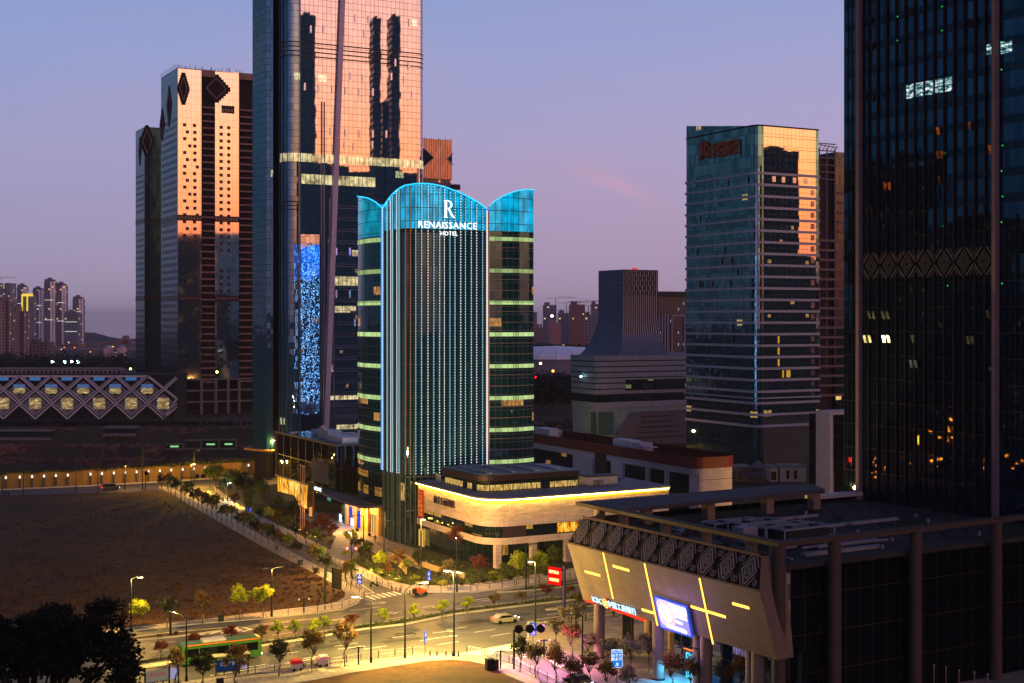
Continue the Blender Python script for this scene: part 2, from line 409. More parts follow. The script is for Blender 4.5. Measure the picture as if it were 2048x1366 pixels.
mb = MB()
xs = [-15000, -4000, -1200, -332, -326, -96, -90, 250, 1200, 4000, 15000]
ys = [-4000, -600, 60, 438, 444, 596, 634, 1000, 2600, 4200, 9000, 26000]
def gz(x, y): return -16 if y == 4200 else -160 if y == 9000 else -700 if y == 26000 else -24 if (-327 < x < -95 and 443 < y < 600) else (0 if not (-327 < x < -95 and 443 < y < 636) else 0)
for i in range(len(xs)-1):
    for j in range(len(ys)-1):
        q = [(xs[i], ys[j]), (xs[i+1], ys[j]), (xs[i+1], ys[j+1]), (xs[i], ys[j+1])]
        mb.face([(x, y, gz(x, y)) for x, y in q])
mb.build('ground', EARTH, kind='structure')

def flat(name, pts, z, m, kind='structure', kerb=0.0, label=None):
    """a flat sheet; with kerb > 0 its edge is a real step down to the ground"""
    b = MB(); P3 = [(p[0], p[1], z) for p in pts]
    area = sum(pts[i-1][0]*pts[i][1]-pts[i][0]*pts[i-1][1] for i in range(len(pts)))
    if area < 0: P3.reverse()
    b.face(P3, [(p[0]*.883+p[1]*.469, -p[0]*.469+p[1]*.883) for p in P3])
    if kerb > 0: b.poly_wall([(p[0], p[1]) for p in P3], z-kerb, z)
    o = b.build(name, m)
    o['kind'] = kind
    return o
def gp(*a): return [G(x, y) for x, y in a]
# far-side kerb of the main avenue, then round the corner and up the side street
far_kerb = gp((150, 1275), (288, 1260), (401, 1248), (528, 1238), (635, 1227), (684, 1220), (712, 1208), (728, 1190), (716, 1177), (652, 1144), (571, 1100), (460, 1040), (350, 982), (318, 972))
cross_far = gp((0, 983), (327, 966), (420, 960), (500, 953))
r_kerb = gp((430, 975), (440, 1003), (506, 1044), (570, 1071), (630, 1099), (662, 1123), (709, 1144), (754, 1168), (781, 1179), (820, 1188), (859, 1187), (954, 1185), (1033, 1175), (1096, 1166), (1150, 1158), (1420, 1119))
near_kerb = gp((1076, 1357), (1025, 1332), (970, 1316), (934, 1309), (909, 1312), (852, 1311), (722, 1325), (606, 1343), (520, 1352), (440, 1362), (300, 1381), (100, 1410))
east_kerb = gp((1500, 1192), (1228, 1237), (1143, 1248), (1085, 1258), (1057, 1266), (1054, 1282), (1070, 1302), (1115, 1333), (1175, 1358), (1300, 1412))
# asphalt: the avenue, the side street and the street running towards the camera
ave = gp((0, 1290), (150, 1273), (318, 1250), (528, 1232), (690, 1215), (735, 1170), (800, 1165), (900, 1180), (1033, 1170), (1150, 1153), (1440, 1112), (1620, 1160), (1240, 1240), (1050, 1270), (1060, 1300), (1115, 1337), (1190, 1370), (1320, 1425), (1180, 1425), (1076, 1360), (1025, 1336), (930, 1312), (852, 1313), (722, 1328), (606, 1348), (520, 1357), (300, 1386), (0, 1430))
flat('road', ave, .02, ASPH)
side = gp((318, 966), (430, 960), (444, 1000), (506, 1040), (640, 1099), (715, 1142), (800, 1180), (720, 1200), (652, 1150), (560, 1100), (452, 1042), (318, 976))
flat('side_road', side, .028, ASPH)
flat('side_road', gp((-260, 1005), (0, 994), (200, 986), (352, 981), (560, 968), (560, 950), (420, 958), (327, 965), (0, 982), (-260, 988)), .036, ASPH)
field = gp((-400, 1006), (0, 992), (330, 983), (355, 993), (430, 1040), (535, 1100), (635, 1151), (681, 1178), (689, 1193), (674, 1205), (635, 1215), (513, 1227), (391, 1242), (288, 1253), (150, 1268), (-300, 1310))
flat('grass_field', field, .10, GRASS, kerb=.1)
def strip(name, a, b, z=.15, m=PAVE):
    n = min(len(a), len(b)); mb = MB()
    for i in range(n-1):
        f = [(*a[i][:2], z), (*a[i+1][:2], z), (*b[i+1][:2], z), (*b[i][:2], z)]
        mb.face(f, [(p[0]*.883+p[1]*.469, -p[0]*.469+p[1]*.883) for p in f])
    pts = [tuple(p[:2]) for p in a] + [tuple(p[:2]) for p in reversed(b)]
    mb.poly_wall(pts, -.05, z)
    return mb.build(name, m, kind='structure')
inner = gp((150, 1268), (288, 1253), (391, 1242), (513, 1227), (635, 1215), (674, 1205), (689, 1195), (690, 1187), (681, 1178), (635, 1151), (535, 1100), (430, 1040), (336, 985), (318, 979))
strip('pavement', far_kerb, inner)
strip('pavement', near_kerb[:12], gp((1085, 1385), (1005, 1348), (967, 1330), (940, 1324), (906, 1321), (852, 1324), (722, 1344), (606, 1366), (520, 1376), (440, 1388), (300, 1410), (100, 1440)))
# kerb stones
def kerb(name, pts, z=.17, wd=.3, m=KERB):
    b = MB()
    for i in range(len(pts)-1):
        b.bar((*pts[i][:2], z/2+.01), (*pts[i+1][:2], z/2+.01), wd, z)
    return b.build(name, m, kind='structure')
kerb('kerb', far_kerb); kerb('kerb', near_kerb); kerb('kerb', r_kerb); kerb('kerb', east_kerb)
# near dry lawn
lawn = gp((1110, 1420), (1050, 1368), (1008, 1350), (967, 1330), (940, 1324.5), (906, 1321.5), (850, 1324.5), (722, 1344.5), (600, 1368), (500, 1400), (460, 1430), (800, 1500), (1150, 1480))
flat('grass_field', lawn, .17, GRASS, kerb=.1)
# hotel-side pavement, garden and forecourt
flat('pavement', r_kerb + gp((1425, 1096), (1200, 1128), (1096, 1146), (1033, 1155), (954, 1168), (880, 1172), (820, 1172), (770, 1160), (700, 1122), (640, 1090), (560, 1052), (480, 1012), (450, 990)), .15, PAVE, kerb=.1)
flat('planting_bed', gp((430, 975), (450, 990), (480, 1012), (560, 1052), (640, 1090), (700, 1122), (770, 1160), (820, 1172), (880, 1172), (954, 1168), (1033, 1155), (1096, 1146), (1200, 1128), (1150, 1095), (1000, 1110), (900, 1090), (800, 1080), (700, 1040), (620, 1010), (560, 985), (500, 965)), .12, LAWN, kerb=.1)
flat('forecourt', [Vector((-29.5, 317, 0)), Vector((-52, 358.5, 0)), G(600, 1035), G(655, 1062), G(690, 1078), G(720, 1090), G(750, 1108), G(790, 1118), G(840, 1140), G(860, 1130), G(836, 1100), Vector((-23.5, 304, 0))], .16, PLAZA, kerb=.1)
# entrance drive curving up to the forecourt
flat('driveway', gp((640, 1052), (655, 1062), (672, 1075), (660, 1100), (655, 1118), (700, 1142), (715, 1120), (722, 1100), (720, 1085), (700, 1060), (680, 1052)), .17, PAVE, kerb=.1)
# plaza of the bank
flat('plaza', east_kerb + [Vector((40, 140, 0)), Vector((120, 150, 0)), Vector((120, 200, 0)), Vector((60, 236, 0))], .15, PLAZA, kerb=.1)
# central reservation
med_lo = gp((1420, 1160), (1167, 1199), (1124, 1204), (1070, 1210), (909, 1230), (810, 1250), (725, 1260), (600, 1281), (450, 1305), (300, 1330), (150, 1354))
med_hi = gp((1420, 1153), (1167, 1191), (1124, 1196), (1070, 1202), (909, 1222), (810, 1241), (725, 1252), (600, 1274), (450, 1297), (300, 1321), (150, 1345))
strip('median', med_lo, med_hi, .2, LAWN); kerb('kerb', med_lo, .3, .35); kerb('kerb', med_hi, .3, .3)
# traffic islands
def isle(c, rx, ry, m=EARTH, k=True):
    """lens-shaped planted island lying along the avenue"""
    pts = [];
    for i in range(28):
        t = 2*math.pi*i/28
        pts.append(Vector((c.x, c.y, 0)) + VD*rx*math.cos(t) + UD*ry*math.sin(t)*(1-.3*abs(math.cos(t))))
    flat('traffic_island', pts, .22, m, kerb=.2)
    if k: kerb('kerb', pts+[pts[0]], .26, .25)
isle(G(340, 1272), 11, 1.4); isle(G(622, 1335), 7.5, 1.2); isle(G(1090, 1176), 10, 1.5); isle(G(1170, 1234), 11, 1.6, LAWN)
isle(G(1230, 1205), 14, 1.3)

def interp_y(x): return 1281-(x-600)*.147
# road markings, 4 mm and more above the asphalt
def mark(a, b, wd=.15, z=.045):
    m_ = MB(); a = Vector((a[0], a[1], 0)); b = Vector((b[0], b[1], 0)); d = (b-a).normalized(); s = Vector((-d.y, d.x, 0))*wd/2
    return [(*(a-s)[:2], z), (*(b-s)[:2], z), (*(b+s)[:2], z), (*(a+s)[:2], z)]
mk = MB()
def dash(p0, p1, L=4.0, gap=6.0, wd=.18):
    a = G(*p0); b = G(*p1); D = (b-a).length; d = (b-a)/D; t = 0
    while t < D: mk.face(mark(a+d*t, a+d*min(t+L, D), wd)); t += L+gap
def solid(p0, p1, wd=.2): mk.face(mark(G(*p0), G(*p1), wd))
for a, b in (((300, 1290), (1110, 1183)), ((300, 1305), (1110, 1192)), ((640, 1244), (1130, 1175))): dash(a, b)
for a, b in (((420, 1330), (1150, 1222)), ((480, 1337), (1140, 1236)), ((640, 1328), (1050, 1262))): dash(a, b)
solid((290, 1281), (640, 1236)); solid((330, 1272), (610, 1238), .15); solid((420, 1352), (640, 1316)); solid((700, 1222), (760, 1214))
# chevrons in the hatched nose
for i, x in enumerate((405, 425, 447, 470, 490)):
    y = 1266-i*1.6
    tip = G(x+14, y-1); a = G(x-6, y-4); b = G(x-6, y+4.4)
    mk.face(mark(a, tip, .55)); mk.face(mark(b, tip, .55))
# zebra crossings
for i in range(9):
    x = 733+i*10.5; y = 1196-i*2.0
    mk.face(mark(G(x, y-4+.3*i), G(x+17, y+3.5), .55))
for i in range(14):
    x = 918+i*8.4; y = 1314-i*1.6
    mk.face(mark(G(x-6, y-5), G(x+12, y+5), .6))
solid((722, 1188), (750, 1186), .35); solid((716, 1165), (748, 1186), .15)
solid((1032, 1316), (1058, 1313), .35); solid((1036, 1322), (1120, 1362), .2)
solid((1015, 1312), (1060, 1309), .15)
# lane arrows
for x, y in ((888, 1264), (893, 1274), (752, 1207), (774, 1228), (700, 1296)):
    c = G(x, y); mk.face(mark(c-VD*2, c+VD*1, .25)); mk.face(mark(c+VD*1.9, c+VD*.8+UD*.6, .3)); mk.face(mark(c+VD*1.9, c+VD*.8-UD*.6, .3))
dash((330, 974), (600, 1098), 3, 5, .15); dash((610, 1106), (700, 1150), 3, 4, .15)
mk.build('road_markings', PAINT, kind='structure')

# repair patches and manhole covers
mb = MB(); r_ = random.Random(6)
for i in range(16):
    x = r_.uniform(620, 1130); c = G(x, interp_y(x)+r_.uniform(-32, 34)); a_, b_ = r_.uniform(1, 3.5), r_.uniform(.5, 1.2)
    mb.face([(*(c-VD*a_-UD*b_)[:2], .034), (*(c+VD*a_-UD*b_)[:2], .034), (*(c+VD*a_+UD*b_)[:2], .034), (*(c-VD*a_+UD*b_)[:2], .034)])
mb.build('road_patch', mat('new_asphalt', (58, 57, 55), .7), kind='structure')
mb = MB()
for i in range(14):
    x = r_.uniform(500, 1130); c = G(x, interp_y(x)+r_.uniform(-32, 34)); mb.face([(c.x+.42*math.cos(t*.6283), c.y+.42*math.sin(t*.6283), .05) for t in range(10)])
mb.build('manhole_cover', mat('cast_iron', (36, 34, 34), .5, .5), kind='structure')
# excavation behind the ivy wall: a terraced rock face, vertical pile rows at its foot
mb = MB(); nx = 170; prof = [(640, .25), (634, -.5), (631, -5.5), (624, -6.5), (622, -11), (612, -12), (610, -20), (600, -21.5), (592, -24.2)]
rr = random.Random(3); hh = [[rr.random() for _ in range(nx+1)] for _ in range(len(prof)*3)]
rows = []
for j in range((len(prof)-1)*3+1):
    i0, t = divmod(j, 3); t /= 3
    y0, z0 = prof[i0]; y1, z1 = prof[min(i0+1, len(prof)-1)]
    rows.append((y0+(y1-y0)*t, z0+(z1-z0)*t))
V = lambda j, i: (-330+i*240/nx, rows[j][0]+(hh[j % len(hh)][i]-.5)*2.6+2*math.sin(i*.13+j*.2)-(3.5 if (j in (9, 10, 11, 12, 18, 19)) and (i//9) % 3 else 0), rows[j][1]+(hh[(j+5) % len(hh)][i]-.5)*(1.1 if 0 < j else .1))
for j in range(len(rows)-1):
    for i in range(nx):
        mb.face([V(j, i), V(j+1, i), V(j+1, i+1), V(j, i+1)])
mb.build('rock_terrace', ROCK, kind='structure')
# spoil mounds
for x, y, r_, h_ in ((-190, 560, 30, 13), (-150, 556, 26, 13.5), (-232, 540, 22, 14)):
    mb = MB(); n = 28
    for a in range(n):
        for k_ in range(5):
            def q(kk, aa):
                t = kk/5; rr_ = r_*(1-t)**.8*(1+.1*math.sin(aa*1.7)+.06*math.sin(aa*3.1)); th = 2*math.pi*(aa % n)/n
                return (x+rr_*math.cos(th), y+rr_*.7*math.sin(th), -24.2+h_*t)
            mb.face([q(k_, a), q(k_, a+1), q(k_+1, a+1), q(k_+1, a)])
    mb.build('earth_mound', noise_mat('mound_earth', [(.3, (56, 32, 30)), (.6, (92, 56, 48)), (.8, (110, 74, 62))], .15), kind='structure')
# distant hills
def hill(name, pts, Y, dp, m, zb=-60):
    mb = MB(); n = len(pts)
    P_ = [P(x, y, Y) for x, y in pts]
    for i in range(n-1):
        a, b = P_[i], P_[i+1]
        for s in range(4):
            t0, t1 = s/4, (s+1)/4
            mb.face([(a.x, Y-dp*(1-t0)**1.3, zb+(a.z-zb)*math.sin(t0*math.pi/2)), (b.x, Y-dp*(1-t0)**1.3, zb+(b.z-zb)*math.sin(t0*math.pi/2)), (b.x, Y-dp*(1-t1)**1.3, zb+(b.z-zb)*math.sin(t1*math.pi/2)), (a.x, Y-dp*(1-t1)**1.3, zb+(a.z-zb)*math.sin(t1*math.pi/2))])
        mb.face([(a.x, Y, a.z), (b.x, Y, b.z), (b.x, Y+dp, zb), (a.x, Y+dp, zb)])
    mb.build(name, m, kind='structure')
HILL = noise_mat('wooded_hill', [(.3, (20, 24, 26)), (.6, (34, 40, 40)), (.8, (48, 52, 48))], .02)
rr = random.Random(5)
hill('hill', [(100+i*8, 690-26*math.exp(-((i*8-70)/60.)**2)-8*math.exp(-((i*8-170)/60.)**2)+rr.random()*1.5) for i in range(36)], 4200, 500, HILL)
hill('hill', [(1020+i*8, 690-7*math.sin(i*.16+1)+rr.random()*1.5) for i in range(28)], 1500, 160, HILL)
hill('hill', [(-1200+i*40, 672-5*math.sin(i*.5)-3*math.sin(i*1.3)+rr.random()*2) for i in range(120)], 5600, 700, HILL, -150)
# ================= BUILDINGS =================
def arc(c, r, a0, a1, n):
    return [Vector((c[0]+r*math.cos(a0+(a1-a0)*i/n), c[1]+r*math.sin(a0+(a1-a0)*i/n), 0)) for i in range(n+1)]
def rnd_corner(a, c, b, r, n=8):
    """points rounding the corner c between a and b"""
    a, c, b = Vector(a), Vector(c), Vector(b); u = (a-c).normalized()*r; v = (b-c).normalized()*r
    out = []
    for i in range(n+1):
        t = i/n; out.append(c + u*(1-t)**2 + v*t**2)
    return out
def bulge(a, b, h, n=8):
    a, b = Vector(a), Vector(b); d = (b-a); nrm = Vector((d.y, -d.x, 0)).normalized()
    return [a + d*i/n + nrm*h*math.sin(math.pi*i/n) for i in range(n+1)]
def fin_row(name, pts_a, pts_b, z0, z1, parent, m, w_=.12, d=.2):
    pass

# ---- 1. the hotel tower with the cyan crown ----
C0 = Vector((-23.5, 305, 0)); R1 = Vector((-5.9, 314.3, 0)); L1 = Vector((-29.9, 317, 0)); L2 = Vector((-37, 330.4, 0))
R2 = Vector((5.0, 320.4, 0)); R3 = R2 + UD*26; B2 = L2 + VD*38
HG = glass('hotel_glass', (58, 84, 100), 1.3, 3.65, .05, .10, (70, 66, 74), tilt=.012, wav=.02, wsc=.5, lit=.0, body=(10, 44, 56))
HGW = glass('hotel_wing_glass', (62, 92, 106), 1.45, 1.83, .05, .07, (112, 100, 108), tilt=.012, wav=.03, wsc=.3, lit=.10, litc=(255, 180, 90), lits=.7, fh=3.65, body=(8, 50, 58))
HGLOW = glass('hotel_crown_glass', (40, 80, 100), 1.45, 3.0, .09, .14, (6, 52, 70), tilt=.01, wav=.02, glow=(0, 176, 226), glows=1.25)
HGLOW2 = glass('hotel_crown_glass_green', (40, 90, 90), 1.2, 2.8, .09, .14, (6, 60, 66), tilt=.01, wav=.02, glow=(0, 158, 188), glows=1.0)
hotel = thing('hotel_tower', 'glass hotel tower with glowing cyan wave-shaped crown and vertical lines of light dots', 'hotel', C0)
left_part = bulge(L1, C0 + UD*1.6, .5, 6)
corner = rnd_corner(C0+UD*1.6, C0, C0+VD*2.6, 1.0, 5)
front_part = bulge(C0+VD*2.6, R1, 1.0, 14)
center = left_part + corner[1:-1] + front_part
lwing = bulge(L2, L1 + UD*.15, 1.0, 7)
rwing = bulge(R1 + VD*.7, R2, 1.3, 8)
ZC = 70.3
def body(pts, z0, z1, name, m, parent):
    b = MB(); b.poly_wall(pts, z0, z1, closed=False); return b.build(name, m, parent)
body(center, 15.6, ZC, 'central_facade', HG, hotel)
body(lwing, 14.6, ZC-.9, 'wing_facade', HGW, hotel); body(rwing, 0, ZC, 'wing_facade', HGW, hotel)
body([R2, R3, B2, L2], 0, 72, 'rear_facade', HGW, hotel)
MB().face([(*p[:2], 72) for p in [L2, L1, C0, R1, R2, R3, B2]]).build('roof', CONC, hotel)
# lower storeys behind the stone podium: dark glass between white mullions, restaurant lights in the wing
LOW = glass('hotel_lower_glass', (70, 92, 84), 1.5, 3.5, .12, .16, (52, 54, 60), tilt=.01, wav=.05, lit=.35, litc=(255, 176, 70), lits=.55, fh=4.0)
body(center, 0, 15.6, 'lower_glass', glass('lobby_glass', (64, 84, 90), 1.3, 7.5, .10, .2, (90, 92, 104), tilt=.012, wav=.04, lit=.14, litc=(255, 190, 90), lits=.9, fh=7.5), hotel)
body(lwing, 6.9, 14.6, 'restaurant_glass', LOW, hotel)
# crown screens following the wave roofline
def crown(pts, tops, zb, name, m, parent, led=None):
    b = MB(); u = 0; n = len(pts)
    zz = [interp(tops, CX + F*p[0]/p[1]) for p in pts]; zt = [ZP(zz[i], pts[i][1]) for i in range(n)]
    for i in range(n-1): u = b.wall(pts[i], pts[i+1], zb, 0, u, zt[i], zt[i+1])
    # return so that the screen is not paper thin
    for i in range(n-1):
        a, c = pts[i], pts[i+1]; o = offset(pts, -.35); 
        b.face([(*a[:2], zt[i]), (*c[:2], zt[i+1]), (*o[i+1][:2], zt[i+1]), (*o[i][:2], zt[i])])
        b.face([(*o[i+1][:2], zb), (*o[i][:2], zb), (*o[i][:2], zt[i]), (*o[i+1][:2], zt[i+1])])
    b.build(name, m, parent)
    e = MB(); o = offset(pts, .16)
    for i in range(n-1): e.bar((*o[i][:2], zt[i]+.05), (*o[i+1][:2], zt[i+1]+.05), .22, .20)
    e.build('roofline_light', emis('cyan_light', (40, 190, 255), 1.9), parent)
    return zt
def interp(tab, x):
    if x <= tab[0][0]: return tab[0][1]
    for (a, b), (c, d) in zip(tab, tab[1:]):
        if x <= c: return b + (d-b)*(x-a)/(c-a)
    return tab[-1][1]
def dense(pts, st=.7):
    out = [pts[0]]
    for a, b in zip(pts, pts[1:]):
        n = max(1, int((b-a).length/st))
        out += [a+(b-a)*i/n for i in range(1, n+1)]
    return out
TC = [(765, 418), (770, 411), (777, 400), (787, 388), (798, 378), (811, 371), (830, 367.5), (850, 367), (868, 369), (885, 373), (900, 378), (915, 384), (930, 391), (945, 399), (958, 407), (973, 418)]
TL = [(714, 393), (725, 394), (738, 397), (750, 403), (760, 411), (768, 419)]
TR = [(972, 419), (980, 411), (992, 401), (1005, 393), (1020, 386.5), (1035, 382), (1050, 379.5), (1070, 380)]
cpts = dense(center)
zct = crown(cpts, TC, ZC+.1, 'crown_screen', HGLOW, hotel)
crown(dense(lwing), TL, ZC-.8, 'crown_screen', HGLOW2, hotel); crown(dense(rwing), TR, ZC+.1, 'crown_screen', HGLOW, hotel)
# the rear of the hotel carries the same lights; they are seen mirrored in the skyscraper
b = MB(); b.poly_wall([B2, L2], 66, 78, closed=False); b.build('rear_crown', emis('rear_cyan', (20, 120, 255), 2.0), hotel)
for i in range(17):
    q = L2+VD*(1+2.2*i)+UD*.4; b = MB(); b.box((q.x, q.y, 45), (.22, .2, 66), VD); b.build('rear_light_strip', emis('rear_blue_white', (150, 200, 255), 5.0), hotel)
# barrel roof behind the waves
b = MB()
for i in range(12):
    t0, t1 = i/12, (i+1)/12; f = lambda t: 72.4+2.6*math.sin(math.pi*t)
    a0, a1 = R1+UD*2+(R2-R1)*0+VD*(-9+18*t0), R1+UD*2+VD*(-9+18*t1)
    b.face([(*a0[:2], f(t0)), (*a1[:2], f(t1)), (*(a1+UD*16)[:2], f(t1)), (*(a0+UD*16)[:2], f(t0))])
b.build('barrel_roof', mat('zinc_roof', (60, 84, 104), .4, .5), hotel)
# dark ledge under the crown, luminous green bands
DK = mat('hotel_dark_band', (18, 24, 30), .5)
MB().ring(center, ZC-.75, ZC+.05, .10).build('ledge', DK, hotel)
m = bpy.data.materials.new('green_light_band'); m.use_nodes = True; n = NT(m.node_tree)
s_ = n.n('SeparateXYZ', {0: n.n('UVMap').outputs[0]}); wv = n.n('TexWhiteNoise', {1: n.m('FLOOR', n.m('DIVIDE', s_.outputs[0], 1.45))}, noise_dimensions='1D').outputs[0]
nz = n.n('TexNoise', {0: n.n('CombineXYZ', {0: n.m('MULTIPLY', s_.outputs[0], 3.0), 1: 0.0, 2: 0.0}).outputs[0], 2: 1.0}).outputs[0]
ln = lines(n, s_.outputs[0], 1.45, .10)
fz_ = n.n('TexWhiteNoise', {1: n.m('FLOOR', n.m('DIVIDE', s_.outputs[1], 3.0))}, noise_dimensions='1D').outputs[0]
e = n.m('MULTIPLY', n.m('ADD', .55, n.m('MULTIPLY', fz_, .5)), n.m('MULTIPLY', n.m('SUBTRACT', 1.0, n.m('MULTIPLY', ln, .8)), n.m('ADD', n.m('MULTIPLY', wv, .45), n.m('MULTIPLY', nz, 1.1))))
n.n('OutputMaterial', {0: n.n('Emission', {0: lin((208, 240, 158)), 1: e}).outputs[0]}); m.cycles.emission_sampling = 'NONE'
for i in range(8):
    z = 69.0 - 7.3*i
    if i > 0 or True: MB().ring(rwing, z-.85, z+.05, .12).build('light_band', m, hotel)
    MB().ring(lwing, z-.95, z+.05, .12).build('light_band', m, hotel)
# floor ledges in between
for i in range(7):
    for dz in (2.4, 4.9):
        z = 69.0-7.3*i-dz
        MB().ring(rwing, z-.06, z+.06, .14).build('floor_ledge', mat('ledge_metal', (140, 120, 128), .5), hotel)
# the bright corner strip and the vertical dotted light lines with their slender fins
b = MB(); q = R1+VD*.35; b.box((q.x, q.y-.3, (15.5+75)/2), (.75, .5, 75-15.5), VD); b.build('corner_pilaster', mat('pilaster_metal', (190, 176, 190), .4), hotel)
b = MB(); b.box((q.x-.12, q.y-.62, (15.5+75)/2), (.22, .1, 75-15.5), VD); b.build('pilaster_light', emis('white_tube', (250, 236, 226), 1.5), hotel)
b = MB(); q = L1; b.box((q.x-.1, q.y-.3, (15.5+75.4)/2), (.28, .3, 75.4-15.5), VD); b.build('edge_light', emis('blue_tube', (60, 170, 255), 1.2), hotel)
DOTC = [emis('dot_cyan', (170, 232, 240), 3.8), emis('dot_white', (236, 238, 244), 3.6), emis('dot_blue', (150, 216, 240), 3.6), emis('dot_amber', (255, 150, 70), 1.6)]
FIN = mat('fin_metal', (92, 112, 124), .4, .4)
def strip_led(p, nrm, zt, mt, step=.62, sz=.125, z0=15.9):
    p = p + nrm*.35; f = MB(); f.box((p.x, p.y, (zt)/2), (.10, .5, zt-.1), Vector((-nrm.y, nrm.x, 0))); fo = f.build('light_fin', FIN, hotel)
    d = MB(); z = z0; pp = p + nrm*.3
    while z < zt-.2:
        d.box((pp.x, pp.y, z), (sz, .08, sz*1.15), Vector((-nrm.y, nrm.x, 0))); z += step
    d.build('light_dots', mt, fo, kind='stuff')
NF = -UD; NL = -VD
def top_at(p): return ZP(interp(TC, CX + F*p.x/p.y), p.y)
for i, px in enumerate((770.5, 777, 784, 790, 796, 802.5)):
    rt = (px-CX)/F; best = min(cpts, key=lambda p: abs(p.x/p.y-rt)); strip_led(best, NL*.8+NF*.25, top_at(best)-.2, DOTC[0] if i % 2 else DOTC[1], step=.52)
for i, px in enumerate((809.5, 819, 829, 841, 853.5, 865, 876.5, 886.5, 898, 907.5, 919, 928.5, 940, 951, 962.5)):
    rt = (px-CX)/F; best = min(dense(center, .1), key=lambda p: abs(p.x/p.y-rt)); strip_led(best, NF, top_at(best)-.2, DOTC[3] if i in (0, 1) else DOTC[(i*7) % 3])
# brown diamond-pattern blinds seen on the upper corner
# letters
SIGNW = emis('sign_white', (255, 255, 255), 1.7)
fc = R1*.45 + (C0)*.55 + NF*2.2
def on_front(px, dpt=2.0):
    rt = (px-CX)/F; a = C0 + NF*dpt; t = (rt*a.y-a.x)/(VD.x-rt*VD.y); return a+VD*t
p = on_front(895.5); text('letter_sign', 'RENAISSANCE', 2.12, (p.x, p.y, ZP(451, p.y)), VD, (0, 0, 1), SIGNW, hotel, spacing=1.08, xs=1.02)
p = on_front(898); text('letter_sign', 'HOTEL', 1.30, (p.x, p.y, ZP(467.5, p.y)), VD, (0, 0, 1), SIGNW, hotel, spacing=1.1)
# the serif R emblem
p = on_front(896.5); zc = ZP(418, p.y)
b = MB()
def pl(x0, z0, x1, z1, w_): b.bar(Vector((p.x, p.y, zc))+VD*x0+Vector((0, 0, z0)), Vector((p.x, p.y, zc))+VD*x1+Vector((0, 0, z1)), .12, w_, up=VD if abs(x1-x0) < abs(z1-z0) else Vector((0, 0, 1)))
def thick(pts, ws):
    for i in range(len(pts)-1):
        (x0, z0), (x1, z1) = pts[i], pts[i+1]; d = Vector((x1-x0, z1-z0)).normalized(); nn = Vector((-d.y, d.x)); a, c = ws[i]/2, ws[i+1]/2
        q = [(x0+nn.x*a, z0+nn.y*a), (x0-nn.x*a, z0-nn.y*a), (x1-nn.x*c, z1-nn.y*c), (x1+nn.x*c, z1+nn.y*c)]
        for off_ in (-.06, .06): b.face([Vector((p.x, p.y, zc+z))+VD*x+NF*off_ for x, z in q])
thick([(-.6, 1.85), (-.6, -1.85)], [.42, .42]); thick([(-1.15, 1.85), (-.05, 1.9)], [.16, .16]); thick([(-1.1, -1.85), (-.1, -1.85)], [.16, .16])
thick([(-.5, 1.85), (.1, 1.82), (.62, 1.5), (.82, 1.0), (.66, .5), (.2, .15), (-.4, .1)], [.14, .2, .36, .44, .36, .2, .12])
thick([(.1, .12), (.7, -1.0), (1.2, -1.75), (1.7, -1.85)], [.3, .42, .34, .14])
b.build('emblem', SIGNW, hotel)

# ---- 2. stone podium with the golden cove light ----
pod = thing('podium_building', 'curved pale stone podium with golden cove light under its roof, in front of the hotel', 'building', Vector((-4.9, 275, 0)))
PC = Vector((-4.9, 274.2, 0)); PL = Vector((-20.8, 304.6, 0)); PR = Vector((33.6, 295.0, 0))
edge = [PL] + rnd_corner(PC+UD*6, PC, PC+VD*6, 6, 10) + [PR]
edge_r = edge + rnd_corner(PR-VD*1.5, PR, PR+UD*2, 1.5, 4)[1:] + [PR + UD*18]
STONE = tiled('podium_stone', (204, 182, 164), 1.5, .42, .03, (110, 86, 76), var=.2, rough=.8)
STONE2 = tiled('podium_stone_smooth', (206, 184, 174), 1.0, .8, .03, (116, 92, 82), var=.06, stag=False)
MB().ring(edge_r, 9.9, 13.0, 0).build('stone_band', STONE, pod)
MB().ring(offset(edge_r, .12), 8.5, 9.9, 0).build('stone_band', STONE2, pod)
MB().ring(offset(edge_r, .3), 4.9, 6.25, 0).build('stone_band', STONE2, pod)
o = offset(edge_r, -.5)
PWG = glass('podium_window', (70, 84, 90), 1.9, 2.3, .10, .12, (30, 26, 26), tilt=.02, wav=.05, lit=.2, litc=(255, 190, 80), lits=.7, fh=2.3)
b = MB(); b.poly_wall(o, 6.2, 8.5, closed=False); b.build('window_band', PWG, pod)
b = MB(); b.face([(*p[:2], 4.95) for p in reversed([q for q in offset(edge_r, .2)] + [PL+VD*30])]); b.build('soffit', mat('soffit_metal', (90, 78, 70), .6), pod)
# lit dining rooms on the right of the window band
b = MB(); oo = offset([PC+VD*16.2, PC+VD*25], -.35); b.poly_wall(oo, 6.4, 8.35, closed=False)
m2 = bpy.data.materials.new('dining_room_light'); m2.use_nodes = True; n = NT(m2.node_tree); MATS['dining_room_light'] = m2
uv = n.n('UVMap').outputs[0]; nz = n.n('TexNoise', {0: n.vm('MULTIPLY', uv, (.8, .3, 1)), 2: 1.0, 3: 4.0, 4: .7}).outputs[0]
s_ = n.n('SeparateXYZ', {0: uv}); ln = lines(n, s_.outputs[0], 1.45, .12)
c = n.ramp(nz, [(.38, lin((120, 50, 8))), (.48, lin((236, 150, 20))), (.58, lin((255, 214, 90))), (.7, lin((255, 246, 200)))])
n.n('OutputMaterial', {0: n.n('Emission', {0: c, 1: n.m('MULTIPLY', n.m('SUBTRACT', 1.0, n.m('MULTIPLY', ln, .85)), 1.25)}).outputs[0]})
b.build('lit_dining_window', m2, pod)
